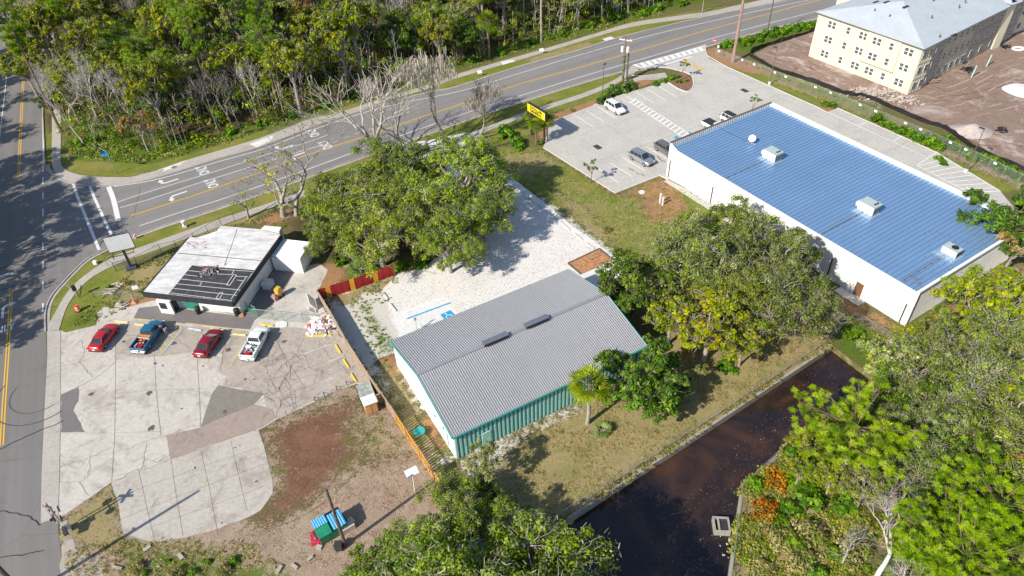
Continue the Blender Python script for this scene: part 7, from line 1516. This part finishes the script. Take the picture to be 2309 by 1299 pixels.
TR = empty('flatbed_trailer', g(827, 893), R(112), 'old grey flatbed with junk behind the tan cabin', 'trailer'); m = MB(); m.box((0, 0, .5), (3.0, 1.6, .15)); m.box((0, -.78, .75), (3.0, .08, .5)); m.build('bed', PM('grey_green_tarp', (0.3, 0.33, 0.3), .8, var=.4, scale=2), TR)
for x in (-1, 1):
    for y in (-.8, .8): m = MB(); m.cyl((x, y - .08, .28), (x, y + .08, .28), .28, 12); m.build('wheel', M_black, TR)
m = MB(); m.box((0, 0, .45), (1.0, .7, .9)); o = m.build('wooden_crate', M_tan, None, loc=g(856, 905)); o.rotation_euler.z = .3; tag(o, 'small tan crate squeezed against the brown fence by the cabin', 'crate')
m = MB(); m.box((0, 0, .45), (1.3, 1.1, .9)); m.box((0, 0, .93), (1.35, 1.15, .06)); o = m.build('air_conditioner', M_rtu, None, loc=g(606, 647)); o.rotation_euler.z = R(75); tag(o, 'grey air-conditioning box on the ground behind the restaurant', 'air conditioner')
e = empty('forklift', g(631, 668), R(60), 'small yellow machine with a pink load in the paved rear yard', 'machine'); m = MB(); m.box((0, 0, .75), (.75, .7, 1.2)); m.box((.1, 0, 1.4), (.5, .6, .15)); m.build('body', PM('machine_yellow', (0.6, 0.36, 0.06), .5, var=.2), e); m = MB(); m.box((-.8, .1, .35), (.6, .8, .6)); m.box((-.9, 0, .75), (.3, .5, .3), .4); m.build('load', PM('pink_load', (0.42, 0.25, 0.24), .8, var=.6, scale=6), e)
for x in (-.25, .3):
    for y in (-.38, .38): m = MB(); m.cyl((x, y - .05, .18), (x, y + .05, .18), .18, 10); m.build('wheel', M_black, e)
e = empty('folding_chair', g(706, 690), R(-70), 'white broken panels leaning on the brown fence above the rubble', 'panel stack'); m = MB(); m.box((0, 0, .8), (2.2, .06, 1.5), 0, Matrix.Rotation(.5, 3, 'X')); m.build('panel', M_white, e); m = MB(); m.box((1.2, -.3, .5), (1.0, .06, .9), 0, Matrix.Rotation(.8, 3, 'X')); m.build('panel', M_white, e); e.name = 'panel_stack'
for i, (u, v) in enumerate(((449, 705), (536, 709))):
    e = empty('trash_can', g(u, v + 2), 0, ('black trash can by the green door' if i == 0 else 'black trash can at the front right corner of the restaurant'), 'trash can', 'trash cans at the restaurant front'); m = MB(); m.tube([(0, 0, 0), (0, 0, .95)], [.3, .34], 14); m.build('bin', M_black, e); m = MB(); m.tube([(0, 0, .95), (0, 0, 1.05), (0, 0, 1.2)], [.38, .36, .2], 14); m.build('lid', M_blk2, e)
m = MB(); m.box((0, 0, .12), (.6, .4, .24)); m.box((.1, .1, .28), (.3, .3, .12), .4); tag(m.build('cardboard_boxes', M_tan, None, loc=g(545, 713)), 'flattened brown cardboard beside the right-hand trash can', 'cardboard')
e = empty('round_table', g(947, 981), 0, 'round teal table top on the striped grass behind the orange fence', 'table'); m = MB(); m.cyl((0, 0, .65), (0, 0, .7), .62, 20); m.build('tabletop', PM('teal_table', (0.03, 0.33, 0.32), .5), e); m = MB(); m.cyl((0, 0, 0), (0, 0, .65), .06, 8); m.build('leg', M_dsteel, e)
# intake box in the ditch
IB = empty('intake_box', g(1625, 1190, -.7), R(-6), 'open concrete intake box with an iron grate standing in the dark water', 'intake box', None, .72); m = MB()
for (x, y, sx, sy) in ((0, -1.0, 2.1, .22), (0, 1.0, 2.1, .22), (-.95, 0, .22, 1.8), (.95, 0, .22, 1.8)): m.box((x, y, .35), (sx, sy, 1.1))
m.box((-.35, 0, .5), (.2, 1.8, .7)); m.build('walls', C_wall, IB); m = MB()
for i in range(7): m.box((.3, -.75 + i * .25, .72), (1.0, .06, .05))
for i in range(5): m.box((-.1 + i * .22, 0, .74), (.05, 1.7, .04))
m.build('grate', M_dsteel, IB); m = MB(); m.box((.3, 0, .55), (1.1, 1.75, .04)); m.build('inner_shelf', PM('grey_sludge', (0.16, .15, .14), .8), IB)
pile('twig_raft', (1648, 1245), -.7, 20, .8, .12, [M_barkw], 'pale twigs tangled along the ditch wall below the intake box', 'branches', 31, .3, (.6, 1.6))
# building site things
for i, (u, v, u2, v2) in enumerate(((2190, 175, 2200, 147), (2224, 150, 2233, 128))):
    c = g(u, v); m = MB(); m.cyl((0, 0, 0), (.3, .2, 2.3), .13, 10); tag(m.build('standpipe', PM('pale_green_pipe', (0.35, 0.52, 0.45), .5), None, loc=c), ('pale green standpipe nearer the camera' if i == 0 else 'pale green standpipe farther back') + ' on the raw earth', 'pipe')
m = MB(); n = 28
c = g(2190, 297); vs = [(0, 0, 1.5)]; fs = []; r = random.Random(8)
for k in range(1, 7):
    for j in range(n): a = 2 * math.pi * j / n; rr = k / 6; vs.append((rr * 3.6 * math.cos(a) * (1 + .08 * math.sin(3 * a)), rr * 2.6 * math.sin(a), max(-.05, 1.5 * (1 - rr) ** 1.1 + r.uniform(-.05, .05))))
for j in range(n): fs.append((0, 1 + j, 1 + (j + 1) % n))
for k in range(5):
    for j in range(n): a = 1 + k * n; fs.append((a + j, a + n + j, a + n + (j + 1) % n, a + (j + 1) % n))
m.add(vs, fs); o = m.build('dirt_mound', PM('grey_earth', (0.42, 0.36, 0.33), .95, var=.2, scale=2), None, True, c); tag(o, 'grey conical earth mound beside the silt fence', 'mound')
m = MB(); m.add([(a[0] * .9, a[1] * 1.2, a[2] * .4) for a in vs], fs); o = m.build('sand_pile', PM('white_sand', (0.74, 0.72, 0.7), .95, var=.08, scale=2), None, True, g(2306, 205)); tag(o, 'white sand pile at the right edge of the building site', 'sand pile')
for (u, v, lab, s) in ((2258, 297, 'black pallet stack on the earth beside the mound', 1.0), (2180, 163 - 5, 'dark scaffold pile at the foot of the cream apartment wall', 1.4), (2103, 186, 'grey timber platform by the grey end wall', 1.2), (2265, 108, 'dark machinery beside the second wing', 1.0)):
    r = random.Random(int(u)); m = MB()
    for _ in range(10): m.box((r.uniform(-.6, .6) * s, r.uniform(-.5, .5) * s, r.uniform(.1, .7)), (r.uniform(.7, 1.6) * s, .15, .1), r.uniform(-.3, .3) + (r.random() < .4) * 1.57)
    tag(m.build('pallet_stack', M_blk2 if 'grey' not in lab.split()[0] else M_bb2, None, loc=g(u, v)), lab, 'pallets')
m = MB(); P = [Vector((1.1 * math.cos(k * .35), .75 * math.sin(k * .35), .2)) for k in range(19)]; m.tube(P, .2, 8); tag(m.build('pipe_coil', M_white, None, loc=g(2295, 112)), 'white coiled pipe by the second apartment wing', 'pipe coil')
m = MB(); m.tube([(0, 0, .1), (2.6, 3.0, .25)], .06, 6); tag(m.build('timber_beam', M_cstop, None, loc=g(2172, 160)), 'long pale timber lying on the raw earth', 'timber')
for i, (u0, v0, u1, v1) in enumerate(((1925, 200, 1960, 226), (1960, 200, 2010, 232), (2010, 215, 2060, 245))):
    pile('spoil_heap', ((u0 + u1) / 2, (v0 + v1) / 2 - 4), 0, 170, 1.5, .22, [PM('chalky_spoil', (0.42, 0.36, 0.31), .95, var=.2, scale=2)], 'chalky spoil heap, %s from the left under the cream apartment wall' % ordn(i + 1), 'spoil heap', 40 + i, .5, (1, .7))
# rubble along the bottom verge
for i, (u, v) in enumerate(((333, 1238), (408, 1256), (265, 1281), (440, 1292), (630, 1285), (665, 1278), (700, 1260), (720, 1235))):
    r = random.Random(60 + i); m = MB(); m.box((0, 0, .1), (r.uniform(.5, 1.1), r.uniform(.15, .5), .2), r.uniform(0, 3)); tag(m.build('concrete_chunk', C_lot2, None, loc=g(u, v)), 'pale concrete chunk, %s from the left along the bottom verge' % ordn(i + 1), 'rubble', 'concrete chunks along the bottom verge')
m = MB(); 
# ---------------------------------------------------------------- vehicles
def carpaint(name, col, metal=.25): return PM(name, col, .28, metal, var=.03, scale=1, spec=.5, coat=.8)
M_glass = PM('car_glass', (0.025, 0.035, 0.04), .06, var=.1, spec=.7); M_tyre_r = PM('tyre_rubber', (0.02, 0.02, 0.02), .8); M_rim = PM('wheel_rim', (0.45, 0.45, 0.46), .3, .7); M_tail = PM('tail_lamp', (0.35, 0.01, 0.01), .2); M_head = PM('head_lamp', (0.6, 0.62, 0.62), .1, spec=.8); M_chrome = PM('chrome', (0.6, 0.6, 0.6), .15, .9); M_trim = PM('black_trim', (0.03, 0.03, 0.03), .6); M_plate = PM('plate_white', (0.7, 0.7, 0.66), .5)
def interp(tab, x):
    for (x0, v0), (x1, v1) in zip(tab, tab[1:]):
        if x <= x1: t = (x - x0) / (x1 - x0) if x1 > x0 else 0; t = max(0, min(1, t)); return v0 + (v1 - v0) * t
    return tab[-1][1]
def loft_body(L, W, top, widt, low, mat, root, arches, n=44):
    """body shell: top, width and sill height along the length, wheel arches cut as upward notches"""
    m = MB(); N = 15; vs = []
    for i in range(n + 1):
        t = i / n; x = -L / 2 + L * t; zt = interp(top, t); hw = W / 2 * interp(widt, t); zl = interp(low, t)
        za = zl
        for ax, ar in arches:
            if abs(x - ax) < ar: za = max(za, math.sqrt(max(0, ar * ar - (x - ax) ** 2)) + .30)
        za = min(za, zt - .18)
        sec = [(-hw * .80, zl + .02), (-hw * .985, za), (-hw, za + (zt - za) * .35), (-hw * .985, za + (zt - za) * .7), (-hw * .93, zt - .035), (-hw * .80, zt), (-hw * .4, zt + .025), (0, zt + .032)]
        sec = sec + [(-a, b) for a, b in sec[-2::-1]]
        vs += [(x, a, b) for a, b in sec]
    fs = []
    for i in range(n):
        for k in range(N - 1): a = i * N + k; fs.append((a, a + 1, a + N + 1, a + N))
    fs.append(tuple(range(N))[::-1]); fs.append(tuple(range(n * N, n * N + N))); m.add([(x, y, z) for x, y, z in vs], [f[::-1] for f in fs]); return m.build('body', mat, root, True)
def wheel(root, x, y, r, w=.22):
    s = 1 if y > 0 else -1; e = MB(); e.tube([(x, y - w / 2, r), (x, y + w / 2, r)], r, 20); t = e.build('wheel', M_tyre_r, root)
    m = MB(); m.cyl((x, y + s * (w / 2), r), (x, y + s * (w / 2 + .012), r), r * .64, 14); m.build('rim', M_rim, t)
    m = MB(); m.cyl((x, y + s * (w / 2 + .012), r), (x, y + s * (w / 2 + .02), r), r * .18, 8); m.build('hub_cap', M_trim, t)
def cabin(root, xs, zb, zt, wb, wt, mat, roofmat=None, side_div=(), name='cabin'):
    """xs: rear base, rear top, front top, front base"""
    rb, rt, ft, fb = xs; m = MB(); B = [(rb, wb), (rt, wt), (ft, wt), (fb, wb)]
    V = [(rb, -wb, zb), (rb, wb, zb), (fb, wb, zb), (fb, -wb, zb), (rt, -wt, zt), (rt, wt, zt), (ft, wt, zt), (ft, -wt, zt)]
    m.add(V, [(1, 0, 4, 5), (3, 2, 6, 7), (0, 3, 7, 4), (2, 1, 5, 6)]); cb = m.build(name, mat, root)
    # crowned roof
    m = MB(); vs = []; nx, ny = 8, 6
    for i in range(nx + 1):
        for j in range(ny + 1):
            u = i / nx; v = j / ny * 2 - 1; vs.append((rt - .05 + (ft - rt + .1) * u, v * (wt + .012), zt - .015 + .055 * (1 - v ** 4) * (1 - (2 * u - 1) ** 4)))
    fs = [(a, a + ny + 1, a + ny + 2, a + 1) for i in range(nx) for j in range(ny) for a in [i * (ny + 1) + j]]
    m.add(vs, fs); m.build('roof_panel', roofmat or mat, root, True)
    def gq(a, b, c, d, ins, nm, outv):
        a, b, c, d = map(Vector, (a, b, c, d)); ce = (a + b + c + d) / 4; P = [p.lerp(ce, ins) + Vector(outv) * .012 for p in (a, b, c, d)]; q = MB(); q.poly(P); q.build(nm, M_glass, root)
    gq(V[3], V[2], V[6], V[7], .09, 'windshield', (1, 0, .5)); gq(V[1], V[0], V[4], V[5], .11, 'rear_window', (-1, 0, .5))
    divs = [0.03] + list(side_div) + [.97]
    for s in (0, 1):
        A_, B_, C_, D_ = (V[0], V[3], V[7], V[4]) if s == 0 else (V[1], V[2], V[6], V[5]); y = -1 if s == 0 else 1
        for t0, t1 in zip(divs, divs[1:]):
            A1, B1, C1, D1 = Vector(A_), Vector(B_), Vector(C_), Vector(D_); p0 = A1.lerp(B1, t0 + .012); p1 = A1.lerp(B1, t1 - .012); p2 = D1.lerp(C1, t1 - .012); p3 = D1.lerp(C1, t0 + .012)
            q0, q1, q2, q3 = p0.lerp(p3, .1), p1.lerp(p2, .1), p2.lerp(p1, .12), p3.lerp(p0, .12); q = MB(); P = [q0, q1, q2, q3]; P = [p + Vector((0, y * .012, .004)) for p in P]; q.poly(P if s == 0 else P[::-1]); q.build('side_window', M_glass, root)
    return cb
def place_vehicle(root, rear, front, W, wb_len, hid=False, ang=None):
    """rear/front: where the right-hand tyres touch the ground in the photograph"""
    a = g(*rear); b = g(*front) if front else None
    d = (b - a).normalized() if b else Vector((math.cos(ang), math.sin(ang), 0)); mid = (a + b) / 2 if b else a + d * wb_len / 2
    left = Vector((-d.y, d.x, 0)); root.location = mid + left * (W / 2 - .08); root.location.z = .04; root.rotation_euler.z = math.atan2(d.y, d.x)
def common(root, L, W, zt_r, zt_f, wheel_x, wr, plate=True):
    for x in wheel_x:
        for s in (-1, 1): wheel(root, x, s * (W / 2 - .12), wr)
    for s in (-1, 1):
        m = MB(); m.box((L / 2 - .12, s * W * .36, zt_f - .16), (.2, .36, .13), 0, Matrix.Rotation(-s * .25, 3, 'Z')); m.build('headlight', M_head, root)
        m = MB(); m.box((-L / 2 + .06, s * W * .38, zt_r - .14), (.12, .32, .15), 0, Matrix.Rotation(s * .2, 3, 'Z')); m.build('taillight', M_tail, root)
    m = MB(); m.box((-L / 2 + .01, 0, .42), (.08, W * .8, .18)); m.build('rear_bumper', M_trim, root); m = MB(); m.box((L / 2 - .02, 0, .4), (.08, W * .6, .2)); m.build('grille', M_trim, root)
    if plate: m = MB(); m.box((-L / 2 - .01, 0, zt_r - .3), (.03, .34, .17)); m.build('licence_plate', M_plate, root)
def mirrors(root, x, y, z, mat):
    for s in (-1, 1): m = MB(); m.box((x, s * (y + .1), z), (.12, .2, .14)); m.build('mirror', mat, root)
def sedan(name, label, col, rear, front, spoiler=False):
    L, W = 4.75, 1.82; root = empty(name, (0, 0, 0), 0, label, 'car', 'sedans parked in front of the restaurant'); place_vehicle(root, rear, front, W, 2.75)
    loft_body(L, W, [(0, .62), (.02, .86), (.06, .97), (.2, 1.0), (.3, .98), (.62, .96), (.75, .93), (.9, .84), (.97, .72), (1, .5)], [(0, .78), (.04, .9), (.15, .985), (.5, 1), (.85, .98), (.95, .88), (1, .68)], [(0, .42), (.05, .25), (.5, .2), (.95, .25), (1, .4)], col, root, [(-1.35, .37), (1.4, .37)])
    cabin(root, (-1.72, -.98, .25, 1.12), .95, 1.40, .78, .60, col, None, (.30, .56)); common(root, L, W, .95, .80, (-1.35, 1.4), .33); mirrors(root, .72, .8, 1.0, col)
    if spoiler: m = MB(); m.box((-2.15, 0, 1.06), (.22, 1.3, .04)); m.build('spoiler', col, root)
    return root
M_redc = carpaint('bright_red_paint', (0.52, 0.012, 0.016)); M_dred = carpaint('dark_red_paint', (0.27, 0.008, 0.02)); M_bluec = carpaint('faded_blue_paint', (0.012, 0.13, 0.25), .15); M_whitec = carpaint('white_car_paint', (0.72, 0.73, 0.72), 0); M_silver = carpaint('silver_paint_car', (0.38, 0.41, 0.45), .6); M_greyc = carpaint('grey_car_paint', (0.22, 0.21, 0.2), .5)
sedan('parked_car', 'bright red sedan parked at the left end of the row', M_redc, (240, 786), (266, 751)); sedan('parked_car', 'dark red sedan parked between the blue and the white pickup', M_dred, (475, 801), (500, 763), True)
def suv(label, col, rear, front, ang=None, roof=None, L=4.5, W=1.85, H=1.66, cat='car', grp=None):
    root = empty('parked_car', (0, 0, 0), 0, label, cat, grp); place_vehicle(root, rear, front, W, 2.65, ang=ang)
    loft_body(L, W, [(0, .7), (.015, 1.0), (.3, 1.04), (.66, 1.02), (.8, .98), (.93, .88), (.98, .74), (1, .55)], [(0, .82), (.04, .93), (.15, .99), (.5, 1), (.88, .98), (.96, .88), (1, .7)], [(0, .45), (.05, .3), (.5, .26), (.95, .3), (1, .42)], col, root, [(-1.32, .39), (1.33, .39)])
    cabin(root, (-2.12, -1.82, .38, 1.12), 1.0, H, .80, .63, col, roof, (.33, .64)); common(root, L, W, 1.2, .88, (-1.32, 1.33), .35); mirrors(root, .85, .83, 1.08, col)
    for s in (-1, 1): m = MB(); m.tube([(-1.6, s * .56, H + .07), (.2, s * .56, H + .07)], .02, 4); m.build('roof_rail', M_trim, root)
    return root
suv('white crossover parked at the top row beside the striped crossing', M_whitec, (1367, 246), (1389.5, 260)); suv('silver hatchback-style crossover parked in the bottom row of the store car park', M_silver, (1425.5, 362), (1450, 375))
suv('dark grey car half hidden by the front corner of the store', M_greyc, (1480.5, 340.5), None, R(-58.3), None, 4.5, 1.8, 1.5); suv('white car with a dark roof half hidden behind the store parapet', M_whitec, (1629, 276), None, R(-58.3), M_trim)
def pickup(label, col, rear, front, L=5.3, W=1.9, ang=None, tonneau=False, rails=None, oldie=False):
    root = empty('pickup_truck', (0, 0, 0), 0, label, 'pickup truck'); place_vehicle(root, rear, front, W, 3.3, ang=ang); bx = -.25
    # front clip + cab lower body
    m = MB(); loft_body(L, W, [(0, .30), (.001, .62), (.44, .62), (.45, 1.08), (.64, 1.08), (.68, 1.10), (.9, 1.04), (.97, .94), (1, .6)], [(0, .93), (.06, .99), (.5, 1), (.9, .985), (.97, .93), (1, .85)], [(0, .5), (.05, .42), (.5, .36), (.95, .36), (1, .45)], col, root, [(-1.5, .42), (1.75, .42)])
    # bed walls
    x0, x1 = -L / 2 + .02, bx - .05
    for s in (-1, 1):
        m = MB(); m.box(((x0 + x1) / 2, s * (W / 2 - .07), .86), (x1 - x0, .13, .52)); m.box(((x0 + x1) / 2, s * (W / 2 - .30), .72), (.9, .34, .22)); m.build('bed_side', col, root)
    m = MB(); m.box((x0 + .04, 0, .86), (.08, W - .28, .52)); tg = m.build('tailgate', col, root)
    m = MB(); m.box(((x0 + x1) / 2, 0, .645), (x1 - x0 - .1, W - .3, .04)); m.build('bed_floor', M_trim if oldie else PM('bed_liner', (0.16, 0.16, 0.16), .8), root)
    if tonneau: m = MB(); m.box(((x0 + x1) / 2, 0, 1.13), (x1 - x0, W - .1, .05)); m.build('tonneau_cover', PM('black_vinyl', (0.03, .03, .04), .6), root)
    cabin(root, (bx - .02, bx + .12, .95, 1.38), 1.05, 1.68, .84, .68, col, None, (.34,) if not oldie else ())
    common(root, L, W, 1.0, .95, (-1.5, 1.75), .38); mirrors(root, 1.15, .88, 1.15, M_chrome if oldie else col)
    m = MB(); m.box((-L / 2 - .06, 0, .46), (.14, W * .94, .14)); m.build('step_bumper', M_chrome, root); m = MB(); m.box((-L / 2 - .14, .0, .5), (.03, .34, .17)); m.build('licence_plate', M_plate, root); return root
bp = pickup('old blue pickup with a wooden box and red parts in the bed', M_bluec, (340.5, 786), (367, 749), oldie=True)
wpk = pickup('white pickup with red and white things in its open bed', M_whitec, (583.5, 803), (605, 763)); pickup('white pickup with a black bed cover beyond the store parapet', M_whitec, (1590, 291), None, 5.4, 1.95, R(-58.3), True)
bpy.context.view_layer.update()
def cargo(root, items, name, label, cat):
    e = empty(name, root.matrix_world @ Vector((-1.5, 0, .67)), root.rotation_euler.z, label, cat); return e
e = cargo(bp, 0, 'toolbox', 'pale wooden box across the bed of the blue pickup behind the cab', 'toolbox'); m = MB(); m.box((.9, 0, .28), (.5, 1.5, .5)); m.build('chest', PM('orange_wood', (0.5, 0.24, 0.08), .7, var=.2), e); m = MB(); m.box((.65, 0, .5), (.14, 1.5, .06)); m.build('lid_edge', PM('pale_plank', (0.66, 0.6, 0.5), .8), e)
def junk(root, label, mats, seed, n=26, x0=-.7, x1=.5):
    r = random.Random(seed); bs = MB()
    for _ in range(n):
        bs.m = r.randrange(len(mats)); q = Matrix.Rotation(r.uniform(0, 3), 3, 'Z') @ Matrix.Rotation(r.uniform(-.5, .5), 3, 'X'); bs.box((r.uniform(x0, x1), r.uniform(-.5, .5), r.uniform(.05, .3)), (r.uniform(.2, .6), r.uniform(.08, .25), r.uniform(.08, .25)), 0, q)
    o = bs.build('truck_cargo', mats, None); o.matrix_world = root.matrix_world @ Matrix.Translation((-1.5, 0, .67)); tag(o, label, 'cargo')
junk(bp, 'heap of red and pink engine parts in the blue pickup bed', [PM('red_part', (0.5, 0.03, 0.03), .5), PM('pink_part', (0.55, 0.3, 0.27), .6), M_trim], 3)
junk(wpk, 'white and grey tools with a box in the white pickup bed', [M_white, M_steel, M_trim], 4, 22, -.3, .9)
m = MB(); m.box((0, 0, .17), (.5, .55, .34)); o = m.build('fuel_can', PM('fuel_red', (0.6, 0.01, 0.01), .4), None); o.matrix_world = wpk.matrix_world @ Matrix.Translation((-2.0, .1, .67)) @ Matrix.Rotation(.4, 4, 'Z'); tag(o, 'bright red box in the bed of the white pickup', 'box')
m = MB(); m.box((0, 0, .2), (.35, .7, .4)); o = m.build('cool_box', M_white, None); o.matrix_world = wpk.matrix_world @ Matrix.Translation((-1.0, .35, .67)); tag(o, 'white cool box behind the cab in the white pickup bed', 'box')
# a dark car at the left edge
suvd = suv('dark car on the west road at the very left edge of the frame', M_trim, (6, 52), None, math.atan2(Wd.y, Wd.x))

# ---------------------------------------------------------------- the man leaning into the blue pickup
def person(loc, rz, label):
    root = empty('person', loc, rz, label, 'person')
    J = {'pel': (0, 0, .93), 'spi': (.16, 0, 1.13), 'che': (.36, 0, 1.28), 'nec': (.50, 0, 1.36), 'hea': (.60, 0, 1.40), 'top': (.70, 0, 1.46),
         'lh': (-.02, .1, .88), 'lk': (.02, .13, .48), 'la': (-.10, .13, .08), 'lt': (.08, .15, .03), 'rh': (-.02, -.1, .88), 'rk': (.10, -.14, .50), 'ra': (.10, -.15, .08), 'rt': (.28, -.17, .03),
         'ls': (.40, .19, 1.28), 'le': (.58, .24, 1.06), 'lw': (.80, .18, 1.10), 'rs': (.40, -.19, 1.28), 're': (.60, -.24, 1.05), 'rw': (.82, -.16, 1.08)}
    def skin(name, chain, rad, mat, parent, sub=2):
        ks = []; ed = []
        for a, b in chain:
            for k in (a, b):
                if k not in ks: ks.append(k)
            ed.append((ks.index(a), ks.index(b)))
        me = bpy.data.meshes.new(name); me.from_pydata([J[k] for k in ks], ed, []); o = bpy.data.objects.new(name, me); COL.objects.link(o)
        sm = o.modifiers.new('skin', 'SKIN'); 
        for i, k in enumerate(ks): me.skin_vertices[0].data[i].radius = rad[k]; me.skin_vertices[0].data[i].use_root = (i == 0)
        su = o.modifiers.new('sub', 'SUBSURF'); su.levels = sub; su.render_levels = sub; bpy.context.view_layer.update()
        dg = bpy.context.evaluated_depsgraph_get(); me2 = bpy.data.meshes.new_from_object(o.evaluated_get(dg)); bpy.data.objects.remove(o); me2.materials.clear(); me2.materials.append(mat)
        me2.polygons.foreach_set('use_smooth', [True] * len(me2.polygons)); o = bpy.data.objects.new(name, me2); COL.objects.link(o); o.parent = parent; return o
    # fingers
    ch = [('pel', 'spi'), ('spi', 'che'), ('che', 'nec'), ('nec', 'hea'), ('hea', 'top'), ('pel', 'lh'), ('lh', 'lk'), ('lk', 'la'), ('la', 'lt'), ('pel', 'rh'), ('rh', 'rk'), ('rk', 'ra'), ('ra', 'rt'), ('che', 'ls'), ('ls', 'le'), ('le', 'lw'), ('che', 'rs'), ('rs', 're'), ('re', 'rw')]
    rad = {'pel': (.14, .12), 'spi': (.14, .11), 'che': (.16, .12), 'nec': (.06, .06), 'hea': (.095, .085), 'top': (.075, .07), 'lh': (.09, .09), 'rh': (.09, .09), 'lk': (.06, .06), 'rk': (.06, .06), 'la': (.04, .04), 'ra': (.04, .04), 'lt': (.035, .03), 'rt': (.035, .03), 'ls': (.06, .06), 'rs': (.06, .06), 'le': (.042, .042), 're': (.042, .042), 'lw': (.028, .028), 'rw': (.028, .028)}
    for sd_, w in (('l', 'lw'), ('r', 'rw')):
        x, y, z = J[w]; p = sd_ + 'palm'; J[p] = (x + .07, y, z - .01); rad[p] = (.035, .018); ch.append((w, p))
        for f in range(4): k = '%sf%d' % (sd_, f); J[k] = (x + .15 + .01 * (f in (1, 2)), y - .03 + .02 * f, z - .04); rad[k] = (.009, .009); ch.append((p, k))
        k = sd_ + 'th'; J[k] = (x + .10, y + (-.05 if sd_ == 'l' else .05), z - .01); rad[k] = (.010, .010); ch.append((p, k))
    Mskin = PM('skin', (0.42, 0.25, 0.18), .6); body = skin('body', ch, rad, Mskin, root)
    g_ = lambda f: {k: (a * f, b * f) for k, (a, b) in rad.items()}
    skin('shirt', [('pel', 'spi'), ('spi', 'che'), ('che', 'ls'), ('ls', 'le'), ('che', 'rs'), ('rs', 're')], g_(1.13), PM('dark_shirt', (0.03, 0.025, 0.035), .85), root)
    rt_ = g_(1.15); skin('trousers', [('pel', 'lh'), ('lh', 'lk'), ('lk', 'la'), ('pel', 'rh'), ('rh', 'rk'), ('rk', 'ra')], rt_, PM('light_jeans', (0.42, 0.47, 0.6), .85), root)
    for a, b in (('la', 'lt'), ('ra', 'rt')): skin('shoe', [(a, b)], {a: (.052, .05), b: (.045, .038)}, M_white, root, 1)
    m = MB(); n1 = 10; c0 = Vector(J['hea']) + Vector((.02, 0, .035))
    for i in range(5):
        for j in range(n1): a = 2 * math.pi * j / n1; th = math.pi * .5 * i / 4; m.v.append((c0.x + .11 * math.sin(th + .15) * math.cos(a) - .01, c0.y + .1 * math.sin(th + .15) * math.sin(a), c0.z + .09 * math.cos(th)))
    for i in range(4):
        for j in range(n1): a = i * n1; m.f.append((a + j, a + n1 + j, a + n1 + (j + 1) % n1, a + (j + 1) % n1)); m.mi.append(0)
    m.build('hair', PM('brown_hair', (0.09, 0.05, 0.03), .8), root, True); m = MB(); m.box((.70, 0, 1.385), (.03, .03, .05)); m.build('nose', Mskin, root)
    return root
bpy.context.view_layer.update(); pl = bp.matrix_world @ Vector((1.15, -1.62, 0)); person((pl.x, pl.y, .04), bp.rotation_euler.z + R(88), 'person in dark shirt and pale jeans leaning into the side of the blue pickup')
for o in list(bpy.data.objects):
    if o.type == 'EMPTY' and o.parent is None and not o.children: bpy.data.objects.remove(o)
